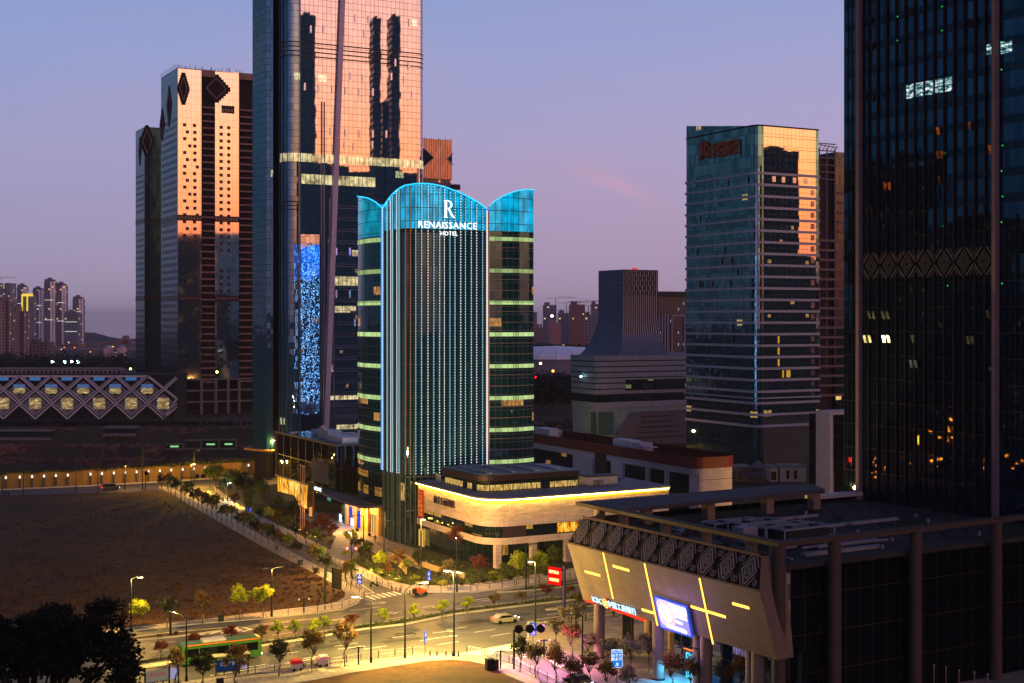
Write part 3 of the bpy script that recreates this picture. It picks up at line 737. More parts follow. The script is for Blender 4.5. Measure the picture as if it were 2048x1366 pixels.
b = MB(); oo = offset([PC+VD*3.5, PC+VD*9], -.3); b.poly_wall(oo, 6.3, 8.45, closed=False); b.build('dark_panel', mat('bronze_panel', (58, 42, 46), .6), pod)
# roof with projecting eaves, cove light tucked beneath
eo = offset(edge_r, .9); ei = offset(edge_r, .05)
b = MB(); roofpoly = [tuple(q[:2]) for q in eo] + [tuple((PL+VD*34+UD*4)[:2]), tuple((PL+UD*1)[:2])]
b.prism(roofpoly, 14.0, 14.35); b.build('roof_slab', mat('roof_membrane', (112, 108, 122), .7, var=.2, scale=.15), pod)
MB().ring(offset(edge_r, .02), 13.0, 14.0, .0).build('cove_band', tiled('cove_plaster', (206, 166, 90), 1.4, 1.0, .02, (120, 90, 50), var=.05), pod)
b = MB(); cv = offset(edge_r, .5)
for i in range(len(cv)-1): b.bar((*cv[i][:2], 13.86), (*cv[i+1][:2], 13.86), .26, .10)
b.build('cove_light', emis('cove_gold', (255, 206, 96), 44.0, True), pod)
# columns and recessed ground floor
for px in (994.5, 1066, 1134, 1200):
    rt = (px-CX)/F; a = PC + UD*1.2; t = (rt*a.y-a.x)/(VD.x-rt*VD.y); q = a+VD*t
    MB().box((q.x, q.y, 2.5), (1.25, 1.25, 4.9), VD).build('column', STONE2, pod)
GF = glass('ground_floor_glass', (66, 78, 70), 1.4, 4.9, .08, .1, (40, 42, 40), tilt=.02, wav=.12, wsc=.4, lit=.12, litc=(255, 180, 80), lits=.5, fh=4.9)
b = MB(); b.poly_wall([PL+VD*.6, PC+UD*9+VD*.4, PC+UD*7+VD*6, PC+UD*7+VD*40], .1, 4.95, closed=False); b.build('shopfront_glass', GF, pod)
b = MB(); dp = PL + (PC-PL)*.06 + NL*.1; b.box((dp.x, dp.y, 2.0), (2.6, .2, 3.6), -UD); db = b.build('lit_door', emis('door_light', (255, 196, 96), 1.1), pod)
b = MB()
for k_ in (-1.3, -.45, .45, 1.3): b.box(Vector((dp.x, dp.y, 2.0))+NL*.12-UD*k_, (.14, .1, 3.6), -UD)
b.build('door_frame', DARK, db)
# pavilion on the roof
pv = thing('roof_pavilion', 'glass pavilion with blue-grey louvred roof on top of the stone podium', 'pavilion', Vector((-6.1, 284.6, 14.4)))
VC = Vector((-6.1, 284.6, 0)); VL = VC+UD*18.2; VR = VC+VD*22.8
vp = [VL] + rnd_corner(VC+UD*3, VC, VC+VD*3, 3, 6) + [VR]
b = MB(); b.poly_wall(vp + [VR+UD*15, VL+VD*8+UD*0], 14.35, 16.6, closed=False)
b.build('glass_wall', glass('pavilion_glass', (110, 110, 100), 1.1, 2.3, .10, .12, (26, 22, 20), tilt=.02, lit=.85, litc=(255, 208, 110), lits=.95, fh=2.3, litph=2.3), pv)
vo = offset(vp, 1.0); vi = [tuple(q[:2]) for q in vo] + [tuple((VR+UD*15+VD*.5)[:2]), tuple((VL+VD*6+UD*2)[:2])]
b = MB(); b.prism(vi, 16.6, 17.7); b.build('fascia', mat('fascia_bronze', (40, 28, 32), .5), pv)
b = MB(); vt = offset(vp, .3); pts = [tuple(q[:2]) for q in vt] + [tuple((VR+UD*14)[:2]), tuple((VL+VD*7+UD*1)[:2])]
b.prism(pts, 17.7, 17.95); b.build('louvre_roof', tiled('louvre', (96, 112, 134), .35, 8.0, .10, (52, 62, 80), var=.04, stag=False, rough=.5), pv)
b = MB()
for t in (2, 7.5, 13, 18.5):
    a = VC+VD*t+UD*.2; b.bar((*a[:2], 18.1), (*(a+UD*14)[:2], 18.1), .7, .35)
b.build('roof_beam', mat('beam_grey', (120, 130, 150), .5), pv)
b = MB(); b.poly_wall([VL+VD*-1, VL+UD*5], 14.4, 16.2, closed=False); b.build('screen_wall', WHITE, pv)
# small white plant house and hedge on the podium roof, right of the pavilion
ph = thing('plant_house', 'low white plant room with planted top beside the glass pavilion', 'shed', Vector((17, 297, 14.4)))
MB().box(Vector((18.6, 297.5, 15.4)), (7.5, 4, 1.9), VD).build('wall', mat('plaster_white', (170, 160, 168), .8), ph)
MB().box(Vector((18.6, 297.5, 16.42)), (7.9, 4.4, .14), VD).build('roof', DARK, ph)
for q in (-2, -.8):
    b = MB(); c_ = Vector((18.6, 297.5, 15.2))+VD*q+NF*2.3; b.box(c_, (.9, .5, .9), VD); b.build('air_unit', CONC, ph)
# red vertical banner hung on the stone
bn = PL + (PC-PL).normalized()*2.6 + NL*.55
ban = thing('banner', 'long red vertical banner with yellow characters hanging on the stone podium', 'banner', (bn.x, bn.y, 6.4))
MB().box((bn.x, bn.y, 9.7), (3.2, .08, 6.2), -UD).build('cloth', mat('red_cloth', (176, 22, 20), .8, em=(150, 16, 10), es=.25), ban)
YC = emis('banner_yellow', (240, 190, 70), .8)
for s_, bd in ((-.62, '伟大祖国万岁'), (.62, '人民共和国好')):
    for i, ch in enumerate(bd):
        q = bn - UD*s_ + NL*.08; text('character', ch, .92, (q.x, q.y, 12.15-i*.98), -UD, (0, 0, 1), YC, ban, .01)
# wall lettering
q = PL + (PC-PL).normalized()*14.2 + NL*.25
text('wall_lettering', '南宁万丽酒店', 1.75, (q.x, q.y, 11.3), -UD, (0, 0, 1), mat('lettering_metal', (70, 58, 92), .4, .6), pod, .12, bold=.015)

# ---- 3. low entrance wing to the left of the hotel ----
def OL(t, out=0, z=0): q = L1 + UD*t + NL*out; return Vector((q.x, q.y, z))
ew = thing('entrance_building', 'dark box-shaped entrance building with lit ground floor left of the hotel', 'building', OL(50))
BOXM = glass('dark_panel_glass', (34, 34, 40), 6.0, 12.6, .25, .2, (20, 18, 20), body=(12, 14, 18), tilt=.03, wav=.06, wsc=.2)
b = MB(); pts = [OL(76.7), OL(30), OL(30)+VD*26, OL(76.7)+VD*26]; b.prism([tuple(p[:2]) for p in pts], 6.7, 18.6); b.build('upper_box', BOXM, ew)
b = MB()
for t0, t1 in ((76.9, 29.8),):
    b.bar(OL(t0, .1, 18.7), OL(t1, .1, 18.7), .7, .5); b.bar(OL(t0, .1, 6.7), OL(t1, .1, 6.7), .6, .5); b.bar(OL(76.7, .1, 6.7), OL(76.7, .1, 18.7), .5, .5)
    b.bar(OL(29.8, .1, 18.7), OL(29.8, 0, 18.7)+VD*10, .6, .5)
b.build('frame', mat('frame_grey', (70, 66, 74), .6), ew)
b = MB(); b.box(OL(41.2, .08, 11.0), (12.6, .15, 5.6), -UD); b.build('stone_panel', tiled('grey_panel', (92, 78, 80), 8, 2.6, .06, (20, 18, 20), var=.05), ew)
b = MB(); b.box(OL(32.5, .10, 12.5), (4.5, .15, 11.5), -UD); b.build('green_glass', glass('green_pane', (70, 110, 100), 1.1, 2.4, .08, .08, tilt=.03, wav=.1), ew)
b = MB(); b.poly_wall([OL(76.7, -.3), OL(50, -.3)], .1, 6.7, closed=False); b.build('lit_lobby', m2, ew)
b = MB(); b.box(OL(48, -.1, 3.4), (4.0, 1.0, 6.6), -UD); b.build('pier', mat('brown_pier', (140, 84, 40), .8), ew)
b = MB(); b.poly_wall([OL(45.7, .05), OL(24, .05)], .1, 6.7, closed=False); b.build('shopfront', glass('teal_glass', (56, 88, 88), 1.2, 3.3, .08, .1, (20, 30, 32), tilt=.02, wav=.1, lit=.04, litc=(120, 240, 220), lits=.7, fh=3.3), ew)
b = MB(); b.poly_wall([OL(24, .05), OL(21.5, .05)], .1, 6.7, closed=False); b.build('pale_lit_glass', glass('pale_glass', (110, 150, 130), 1.2, 3.3, .06, .1, tilt=.02, glow=(160, 220, 200), glows=.45), ew)
WARM = tiled('warm_limestone', (196, 150, 88), 1.2, .9, .03, (120, 84, 40), var=.08)
b = MB(); b.poly_wall([OL(21.5, .05), OL(.2, .05)], .1, 6.9, closed=False); b.build('entrance_wall', WARM, ew)
BLUE = emis('blue_window', (30, 70, 255), 1.3)
for t, w_ in ((19, 2.6), (13.4, 3.2)):
    for z0, z1 in ((.3, 4.3), (4.9, 6.3)):
        MB().box(OL(t, .12, (z0+z1)/2), (w_, .12, z1-z0), -UD).build('blue_window', BLUE, ew)
    f = MB()
    for k_ in (-.5, -.17, .17, .5): f.box(OL(t+w_*k_, .22, 3.3), (.14, .1, 6.2), -UD)
    f.build('window_frame', DARK, ew)
for t in (21.2, 16.3, 11.2, 7.8, 1.1):
    MB().box(OL(t, .35, 3.5), (1.0 if t != 16.3 else 1.5, .7, 6.8), -UD).build('pilaster', WARM, ew)
MB().box(OL(4.4, .15, 2.4), (4.6, .2, 4.4), -UD).build('lit_doorway', emis('doorway_glow', (255, 190, 90), 1.0), ew)
f = MB()
for k_ in (-2, -.7, .7, 2): f.box(OL(4.4+k_, .3, 2.4), (.2, .12, 4.4), -UD)
f.build('door_frame', mat('bronze_frame', (60, 40, 24), .5), ew)
for t in (9.5,): MB().box(OL(t, .15, 3.2), (2.0, .2, 5.6), -UD).build('timber_panel', mat('lit_timber', (200, 140, 60), .7), ew)
cn = [OL(38.5, .0), OL(-.3, .0), OL(-.3, 4.6), OL(8, 5.2), OL(24, 4.6), OL(34, 3.4)]
b = MB(); b.prism([tuple(p[:2]) for p in cn], 6.75, 7.25); b.build('canopy', mat('canopy_metal', (98, 82, 84), .6), ew)
q = OL(33.6, 3.9, 7.75); b = MB(); b.box(q, (8.6, .2, 1.5), -UD+NL*-.06); b.build('sign_board', DARK, ew)
text('canopy_sign', 'RENAISSANCE', 1.25, q+NL*.14, -UD, (0, 0, 1), SIGNW, ew, .03, bold=.02)
# white R and H light letters standing in front
for t, ch in ((22.6, 'R'), (14.8, 'H')):
    o = thing('letter_sculpture', 'white glowing letter %s standing on the hotel forecourt' % ch, 'light letter', OL(t, 1.6, .2))
    text('glowing_letter', ch, 2.6, OL(t, 1.6, 1.5), -UD, (0, 0, 1), emis('letter_glow', (255, 255, 255), 1.2), o, .15, bold=.05)
    MB().box(OL(t, 1.6, .28), (2.0, .7, .16), -UD).build('plinth', WHITE, o)
# roof of the entrance building: plant and skylight
rb = thing('roof_plant', 'pale roof plant and ducts on top of the entrance building', 'roof plant', OL(45, -8, 18.8))
for t, o_, l, w_, h_ in ((38, -5, 12, 5, 1.6), (50, -6, 7, 4, 2.2), (46, -12, 16, 3, 1.1), (62, -8, 9, 3, 1.2)):
    MB().box(OL(t, o_, 18.7+h_/2), (l, w_, h_), -UD).build('plant_box', WHITE, rb)
MB().path([OL(56, -5, 19), OL(55, -5, 21), OL(53, -5, 21.6), OL(51, -5, 21)], .45, 10).build('duct', WHITE, rb)
# middle block behind the canopy
mbk = thing('link_block', 'dark glazed link block between entrance building and hotel wing', 'building', OL(20, -3))
b = MB(); b.prism([tuple(p[:2]) for p in (OL(30, -3), OL(15.3, -3), OL(15.3, -20), OL(30, -20))], 6.8, 13.6); b.build('wall', BOXM, mbk)

# ---- 4. the great skyscraper ----
SK = thing('skyscraper', 'huge curved glass skyscraper mirroring the pink sunset, cut off by the top of the picture', 'skyscraper', (-65, 425, 0))
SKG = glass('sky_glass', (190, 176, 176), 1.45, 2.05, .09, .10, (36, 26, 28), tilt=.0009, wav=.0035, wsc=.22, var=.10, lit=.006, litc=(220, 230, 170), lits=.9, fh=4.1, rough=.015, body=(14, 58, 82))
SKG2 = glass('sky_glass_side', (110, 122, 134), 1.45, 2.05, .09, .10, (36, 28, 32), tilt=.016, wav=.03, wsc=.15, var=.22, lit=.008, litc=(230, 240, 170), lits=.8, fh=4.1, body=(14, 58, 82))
FA = Vector((-65.5, 425, 0)); FB = Vector((-30.6, 443.6, 0))
lc = rnd_corner(FA-VD*4.8+UD*9, FA-VD*4.8, FA, 4.8, 24)
front = [FA, FB]
rc = rnd_corner(FB, FB+VD*3.4, FB+VD*3.4+UD*7, 4.5, 14)
TOPZ = 186
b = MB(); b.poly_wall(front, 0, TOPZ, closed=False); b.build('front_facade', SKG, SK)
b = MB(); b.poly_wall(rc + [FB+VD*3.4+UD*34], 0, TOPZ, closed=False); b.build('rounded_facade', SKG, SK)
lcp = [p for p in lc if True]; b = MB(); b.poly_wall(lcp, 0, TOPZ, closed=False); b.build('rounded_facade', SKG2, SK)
# the far left fold, beyond a recess
def at_px(px, Y): return Vector(((px-CX)/F*Y, Y, 0))
e0 = at_px(505, 446); e1 = at_px(533, 437.5); e2 = at_px(546, 437.0)
b = MB(); b.poly_wall([e0+Vector((-2, 20, 0)), e0, e1, e2], 8, TOPZ, closed=False); b.build('side_facade', SKG2, SK)
r0 = e2 + Vector((1.0, 3.5, 0)); r1 = lcp[0]
b = MB(); b.poly_wall([e2, r0, r1 + Vector((-.3, 2, 0)), r1], 0, TOPZ, closed=False); b.build('recess', mat('recess_dark', (34, 30, 38), .5, .5), SK)
b = MB(); b.prism([tuple(p[:2]) for p in (e0, e1, e2, r0, e0+Vector((4, 18, 0)))], 0, 8); b.build('base', mat('base_dark', (40, 34, 34), .7), SK)
# light canopy at the foot and warm pier
b = MB(); b.prism([tuple(p[:2]) for p in (e0+Vector((-2.5, -2, 0)), e2+Vector((.5, -2.5, 0)), e2+Vector((.5, 4, 0)), e0+Vector((-2.5, 6, 0)))], 8.1, 8.7); b.build('canopy', mat('timber_soffit', (180, 130, 70), .7), SK)
MB().box((e0.x+2.1, e0.y-.8, 4), (.9, .9, 8)).build('lit_pier', emis('pier_light', (255, 214, 150), .8), SK)
# an added angled bay low on the face, shaped to mirror the hotel's lights
# vertical fins on the left half of the front
fm = mat('blue_fin', (72, 92, 124), .35, .6, var=.03)
for i, px in enumerate((557, 566, 576, 600, 643, 648.5, 659.5, 668)):
    zt = TOPZ if px < 640 else (118 if px < 655 else 88)
    if px < 600: q = min(dense(lcp, .2), key=lambda p: abs(p.x/p.y-(px-CX)/F)); nr = (NF+NL*1.2).normalized()
    else:
        rt = (px-CX)/F; t = (rt*FA.y-FA.x)/(VD.x-rt*VD.y); q = FA+VD*t; nr = NF
    MB().box((q.x+nr.x*.25, q.y+nr.y*.25, zt/2), (.14, .5, zt), Vector((-nr.y, nr.x, 0))).build('vertical_fin', fm, SK)
# the inclined white rib
def on_plane(px, py, base, d, nrm, out):
    a = base+nrm*out; rt = (px-CX)/F; t = (rt*a.y-a.x)/(d.x-rt*d.y); q = a+d*t; return Vector((q.x, q.y, ZP(py, q.y)))
b = MB(); a = on_plane(687, -60, FA, VD, NF, .6); c = on_plane(652, 868, FA, VD, NF, .6)
b.bar(a, c, 1.6, 1.0, up=NF); b.build('inclined_rib', mat('rib_metal', (168, 152, 176), .45, .2), SK)
nbv = Vector((.231, -.973, 0)); dbv = Vector((.973, .231, 0)); a = on_plane(601, 500, FA, VD, NF, .05); a.z = 0; c = a+dbv*5.9; c2 = on_plane(642, 500, FA, VD, NF, 0); c2.z = 0
b = MB(); b.wall(a, c, 8, 76.5); b.wall(c, c2, 8, 76.5); b.face([(*a[:2], 76.5), (*c[:2], 76.5), (*c2[:2], 76.5)]); b.build('added_mirror_bay', glass('bay_glass', (170, 190, 210), 1.45, 2.05, .07, .08, (16, 22, 34), tilt=.006, wav=.035, wsc=1.4, var=.3, body=(6, 30, 60)), SK)  # bay added for its reflection of the hotel
# lit double-height floor bands
m3 = bpy.data.materials.new('lit_floor_band'); m3.use_nodes = True; n = NT(m3.node_tree); MATS['lit_floor_band'] = m3
uv = n.n('UVMap').outputs[0]; s_ = n.n('SeparateXYZ', {0: uv}); wv = n.n('TexWhiteNoise', {1: n.m('FLOOR', n.m('DIVIDE', s_.outputs[0], 2.9))}, noise_dimensions='1D').outputs[0]
nz = n.n('TexNoise', {0: n.vm('MULTIPLY', uv, (.7, .5, 1)), 2: 1.0, 3: 4.0}).outputs[0]; ln = lines(n, s_.outputs[0], 1.45, .16)
fc_ = n.m('MULTIPLY', n.m('SUBTRACT', 1.0, ln), n.m('ADD', n.m('MULTIPLY', wv, .4), n.n('MapRange', {0: nz, 1: .35, 2: .65, 3: .05, 4: .75}).outputs[0]))
lb = n.n('Emission', {0: lin((255, 236, 176)), 1: fc_}); gl_ = n.n('BsdfPrincipled', {'Base Color': lin((110, 100, 90)), 'Metallic': 1.0, 'Roughness': .05})
n.n('OutputMaterial', {0: n.n('AddShader', {0: lb.outputs[0], 1: gl_.outputs[0]}).outputs[0]}); m3.cycles.emission_sampling = 'NONE'
whole = lcp + [FB] + rc[1:]
MB().ring(dense(whole, 3), 99.0, 101.6, .08).build('lit_floor', m3, SK)
MB().ring([FA+VD*.3, FA+VD*25], 92.2, 95.2, .08).build('lit_floor', m3, SK)
LOUV = tiled('louvre_band', (44, 34, 36), 1.45, .5, .16, (150, 130, 130), var=.05, stag=False, rough=.4, metal=.8)
for z0, z1 in ((131.5, 136.5),):
    for z in (131.6, 133.0, 134.4, 135.8): MB().ring(dense(whole, 3), z, z+.35, .10).build('louvre', mat('louvre_dark', (56, 42, 44), .5, .5), SK)
for z in (84.0, 85.2, 86.4): MB().ring(dense(lcp, 3), z, z+.35, .10).build('louvre', mat('louvre_dark', (56, 42, 44), .5, .5), SK)
# lower right part: storeys with paired pale sills
t0 = 8.5
for i in range(22):
    z = 12+3.65*i
    if z > 88: break
    a = on_plane(652+(862-(HY+(H0-z)*F/432))*0.036+8, 500, FA, VD, NF, 0); 
    MB().ring([Vector((a.x, a.y, 0)), FB], z, z+.16, .12).build('sill', mat('sill_pale', (110, 108, 124), .5, .3), SK)
    MB().ring([Vector((a.x, a.y, 0)), FB], z+.75, z+.87, .12).build('sill', mat('sill_pale', (110, 108, 124), .5, .3), SK)
LW = m3
for px0, px1, y0, y1 in ((667, 716, 553, 571), (667, 700, 612, 625), (703, 716, 500, 512), (660, 716, 792, 800), (672, 716, 850, 862), (690, 712, 612, 622)):
    a = on_plane(px0, (y0+y1)/2, FA, VD, NF, .06); c = on_plane(px1, (y0+y1)/2, FA, VD, NF, .06)
    b = MB(); b.wall(a, c, ZP(y1, a.y), ZP(y0, a.y)); b.build('lit_window', LW, SK)
# pale open casements reflecting the sky
for px, py in ((673, 503), (700, 503), (673, 588), (700, 588), (667, 591), (710, 645), (664, 737), (622, 58), (648, 57), (711, 36), (738, 38), (729, 66), (819, 44), (702, 152), (726, 155), (610, 173), (638, 177), (665, 178), (692, 181), (719, 183), (746, 184), (783, 153), (791, 125), (818, 132), (809, 159), (825, 188), (662, 262), (692, 265), (746, 268), (773, 268), (800, 270), (720, 267), (690, 290), (708, 293), (745, 289)):
    a = on_plane(px, py, FA, VD, NF, .35)
    MB().box(a, (.5, .06, 2.3), (VD+NF*.35).normalized()).build('open_casement', mat('casement_glass', (196, 190, 206), .12, .9, var=.02), SK)
MB().face([(*p[:2], TOPZ) for p in (lcp+[FB]+rc[1:]+[FB+VD*3.4+UD*34, e0+Vector((-2, 20, 0))])]).build('roof', CONC, SK)
b = MB(); b.poly_wall([FB+VD*3.4+UD*34, e0+Vector((-2, 20, 0))], 0, TOPZ, closed=False); b.build('rear_facade', SKG2, SK)

# ---- 5. unfinished twin towers on the left ----
def cladding(name, col):
    return glass(name, col, 2.4, 3.65, body=(10, 40, 52), lw=.07, lh=.08, lc=(66, 48, 50), tilt=.0012, wav=.010, wsc=.2, var=.05, rough=.04)
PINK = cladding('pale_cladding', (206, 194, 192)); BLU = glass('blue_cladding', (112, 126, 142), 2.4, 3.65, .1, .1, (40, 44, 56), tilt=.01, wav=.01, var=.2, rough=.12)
WINM = mat('window_void', (10, 10, 14), .3)
def row_windows(parent, base, d, nrm, x0s, zs, w_, h_, m=WINM, out=.06, name='window'):
    """each storey's square windows as one mesh per storey"""
    for z, xl in zip(zs, x0s):
        b = MB()
        for x in xl: b.box(base + d*x + nrm*out + Vector((0, 0, z)), (w_, .12, h_), d)
        b.build(name, m, parent)
T1 = thing('unfinished_tower', 'tall tower under construction with sunset-lit pale panels and open concrete floors', 'tower', (-176, 724, 0))
A0 = Vector((-176, 724, 0)); Z1 = 183.0
CONCD = mat('raw_concrete', (136, 104, 98), .9, scale=.3, var=.25)
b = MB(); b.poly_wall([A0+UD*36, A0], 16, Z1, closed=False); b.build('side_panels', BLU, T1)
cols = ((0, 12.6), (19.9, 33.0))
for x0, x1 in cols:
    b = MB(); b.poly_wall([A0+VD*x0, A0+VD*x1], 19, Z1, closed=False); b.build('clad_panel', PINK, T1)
b = MB(); b.poly_wall([A0+VD*12.6+UD*3.5, A0+VD*19.9+UD*3.5], 0, Z1, closed=False); b.poly_wall([A0+VD*33+UD*3.5, A0+VD*47+UD*3.5], 0, Z1, closed=False)
b.poly_wall([A0+VD*12.6, A0+VD*12.6+UD*3.5], 0, Z1, closed=False); b.poly_wall([A0+VD*47+UD*3.5, A0+VD*47+UD*36, A0+UD*36], 0, Z1, closed=False)
b.build('core_wall', mat('shaft_dark', (30, 20, 22), .9), T1)
b = MB(); b.prism([tuple(p[:2]) for p in (A0, A0+VD*47, A0+VD*47+UD*36, A0+UD*36)], Z1-.5, Z1); b.build('roof', CONCD, T1)
for x0, x1 in ((12.6, 19.9), (33, 47)):
    for i in range(45):
        z = 17+3.65*i
        if z > Z1-18: break
        MB().box(A0+VD*(x0+x1)/2+UD*1.4+Vector((0, 0, z)), (x1-x0-.1, 4.0, .8), VD).build('floor_slab', CONCD, T1)
    b = MB(); xm = (x0+x1)/2 if x1 < 30 else 38
    for k_ in (-.7, .7): b.tube(A0+VD*(xm+k_)-UD*.4+Vector((0, 0, 4)), A0+VD*(xm+k_)-UD*.4+Vector((0, 0, Z1-18)), .13, n=4)
    for i in range(88): b.bar(A0+VD*(xm-.7)-UD*.4+Vector((0, 0, 6+i*1.82)), A0+VD*(xm+.7)-UD*.4+Vector((0, 0, 6+i*1.82)), .12)
    b.build('hoist_mast', mat('rust_red', (70, 26, 24), .8), T1)
    b = MB(); r_ = random.Random(int(x0))
    for i in range(42):
        z = 18+3.65*i
        for k_ in (-2.1, -1.2, 1.3, 2.2): b.box(A0+VD*(xm+k_)+UD*.6+Vector((0, 0, z+1.3)), (.7, .15, .12), VD); b.box(A0+VD*(xm+k_)+UD*.6+Vector((0, 0, z+.6)), (.12, .15, 1.3), VD)
    b.build('safety_rail', mat('rust_red', (70, 26, 24), .8), T1)
zs = [Z1-30-3.65*i for i in range(40)]
patt = [[3.6, 8.9], [5.1, 9.1], [3.7, 9.1], [6.4, 9.1], [3.7, 9.1], [5.1, 9.1], [3.7, 10.4]]
xs1 = [patt[i % 7] for i in range(len(zs))]; xs2 = [[23.3, 27.4] for _ in zs]
keep = [(z, a, c) for z, a, c in zip(zs, xs1, xs2) if z > 24 and not (78 < z < 84)]
row_windows(T1, A0, VD, NF, [a for _, a, _ in keep], [z for z, _, _ in keep], 1.7, 1.7)
row_windows(T1, A0, VD, NF, [c for _, _, c in keep], [z for z, _, _ in keep], 1.7, 1.7)
for zb in (104.0, 61.5):
    for x0, x1 in cols:
        MB().box(A0+VD*(x0+x1)/2+NF*.08+Vector((0, 0, zb)), (x1-x0-.1, .2, 3.0), VD).build('open_band', windows('band_void', (24, 16, 18), 1.6, 3, .5, .5, (120, 90, 84), lit=0), T1)
    MB().box(A0+UD*18+NL*.08+Vector((0, 0, zb)), (36, .2, 3.0), UD).build('open_band', WINM, T1)
# side windows: many small ones
for i in range(38):
    z = 156-3.65*i
    if z < 24: break
    b = MB()
    for k_ in range(10): b.box(A0+UD*(3+k_*3.3)+NL*.06+Vector((0, 0, z)), (1.2, .12, 1.5), UD)
    b.build('window', WINM, T1)
# stepped openings and diamond frames near the top
def stepped(parent, base, d, nrm, cx, cz, hw, hh, steps=6):
    b = MB()
    for i in range(-steps, steps):
        z0 = cz + hh*i/steps; w_ = hw*(1-abs(i+.5)/steps)+.9
        b.box(base+d*cx+nrm*.08+Vector((0, 0, z0+hh/steps/2)), (2*w_, .16, hh/steps+.02), d)
    b.build('stepped_opening', mat('opening_dark', (18, 14, 18), .9), parent)
    c = [base+d*cx+nrm*.35+Vector((0, 0, cz+dz))+d*dx for dx, dz in ((0, hh*.72), (hw*.72, 0), (0, -hh*.72), (-hw*.72, 0))]
    b = MB()
    for i in range(4): b.bar(c[i], c[(i+1) % 4], .3, .3)
    b.build('diamond_frame', mat('frame_pink', (150, 112, 110), .6), parent)
stepped(T1, A0, VD, NF, 3.0, Z1-11, 2.6, 8.5); stepped(T1, A0, VD, NF, 20.6, Z1-9.5, 7.4, 7.5); stepped(T1, A0, UD, NL, 18, Z1-18, 5, 11); stepped(T1, A0, UD, NL, 33.5, Z1-26, 5, 9)
MB().box(A0+VD*16.3+NF*.1+Vector((0, 0, Z1-1.8)), (7.3, .3, 3.6), VD).build('parapet', CONCD, T1); MB().box(A0+VD*40+NF*.1+Vector((0, 0, Z1-1.8)), (14, .3, 3.6), VD).build('parapet', CONCD, T1)
MB().box(A0+VD*27+NF*.1+Vector((0, 0, Z1-20.2)), (7, .3, 4.0), VD).build('open_band', windows('band_void', (24, 16, 18), 1.6, 3, .5, .5, (120, 90, 84), lit=0), T1)
b = MB(); rr = random.Random(9)
for i in range(26):
    x = rr.random()*47; z = rr.uniform(.8, 2.2); b.tube(A0+VD*x+Vector((0, 0, Z1)), A0+VD*x+Vector((0, 0, Z1+z)), .12, n=4)
    if i < 14: x = i*2.6; b.bar(A0+UD*x+Vector((0, 0, Z1+.2)), A0+UD*x+NL*1.2+Vector((0, 0, Z1+1.6)), .15)
b.build('scaffold', DARK, T1)
for x in (.6, 12.5, 20.3, 27, 33, 44): MB().box(A0+VD*x+NF*.1+Vector((0, 0, 9.5)), (1.3, 1.3, 19), VD).build('column', CONC, T1)
for z in (6.5, 12.5, 18.4): MB().box(A0+VD*23+UD*3+Vector((0, 0, z)), (47, 7, .8), VD).build('floor_slab', CONC, T1)
MB().box(A0+VD*23+UD*8+Vector((0, 0, 6)), (47, 1, 12), VD).build('hall_wall', mat('hall_dark', (58, 44, 42), .9), T1)
b = MB(); 
for x in (12.9, 19.6, 33.3): b.box(A0+VD*x+NF*.4+Vector((0, 0, 14.5)), (1.3, .2, 7), VD)
b.build('blue_sheeting', mat('blue_sheet', (24, 50, 92), .8), T1)
# second tower behind, left
T2 = thing('unfinished_tower', 'dark shorter unfinished tower at the far left edge of the tower pair', 'tower', (-232, 850, 0)); T2['group'] = 'unfinished towers'; T1['group'] = 'unfinished towers'
A2 = Vector(((289-CX)/F*850, 850, 0)); Z2 = 169.5
b = MB(); b.poly_wall([A2+UD*24, A2], 0, Z2, closed=False); b.build('side_panels', BLU, T2)
b = MB(); b.poly_wall([A2, A2+VD*40, A2+VD*40+UD*30, A2+UD*24], 0, Z2, closed=False); b.build('front_panels', glass('teal_cladding', (40, 62, 70), 2.4, 3.65, .12, .1, (14, 20, 24), rough=.2, tilt=.02), T2)
MB().face([(*p[:2], Z2) for p in (A2, A2+VD*40, A2+VD*40+UD*24, A2+UD*24)]).build('roof', CONCD, T2)
stepped(T2, A2, UD, NL, 12, Z2-14, 3.4, 9); stepped(T2, A2, VD, NF, 1.5, Z2-9, 4, 10)
for z in (110, 62): MB().ring([A2+UD*24, A2, A2+VD*40], z, z+3, .15).build('open_band', WINM, T2)
for i in range(36):
    z = 140-3.65*i
    if z < 6 or abs(z-111) < 4 or abs(z-63) < 4: continue
    b = MB()
    for k_ in range(7): b.box(A2+UD*(2.2+k_*3.2)+NL*.06+Vector((0, 0, z)), (1.1, .12, 1.4), UD)
    b.build('window', WINM, T2)
b = MB(); b.tube(A2+UD*.2+VD*2.5+NF*.6, A2+VD*2.5+NF*.6+Vector((0, 0, Z2-6)), .35, n=4); b.build('hoist_mast', DARK, T2)
# third one peeping out right of the skyscraper
T3 = thing('unfinished_tower', 'brown ribbed tower with dark diamond openings peeping out right of the skyscraper', 'tower', (-60, 820, 0), 'unfinished towers')
A3 = Vector(((820-CX)/F*810, 810, 0)); W3 = 27.5; Z3 = ZP(280.5, 823)
RIB = glass('ribbed_copper', (150, 118, 112), 1.15, 3.65, .42, .06, (70, 40, 38), rough=.18, tilt=.01)
b = MB(); b.poly_wall([A3, A3+VD*W3, A3+VD*W3+UD*25, A3+UD*25], 134.0, Z3, closed=True); b.build('ribbed_crown', RIB, T3)
MB().face([(*p[:2], Z3) for p in (A3, A3+VD*W3, A3+VD*W3+UD*25, A3+UD*25)]).build('roof', CONCD, T3)
b = MB(); b.poly_wall([A3-NF*1, A3+VD*W3-NF*1, A3+VD*W3+UD*25, A3+UD*25], 0, 134.2, closed=True); b.build('lower_facade', windows('grey_grid', (96, 84, 106), 2.6, 3.2, .6, .5, (22, 22, 30), lit=.16, litc=(255, 150, 110), lits=.6), T3)
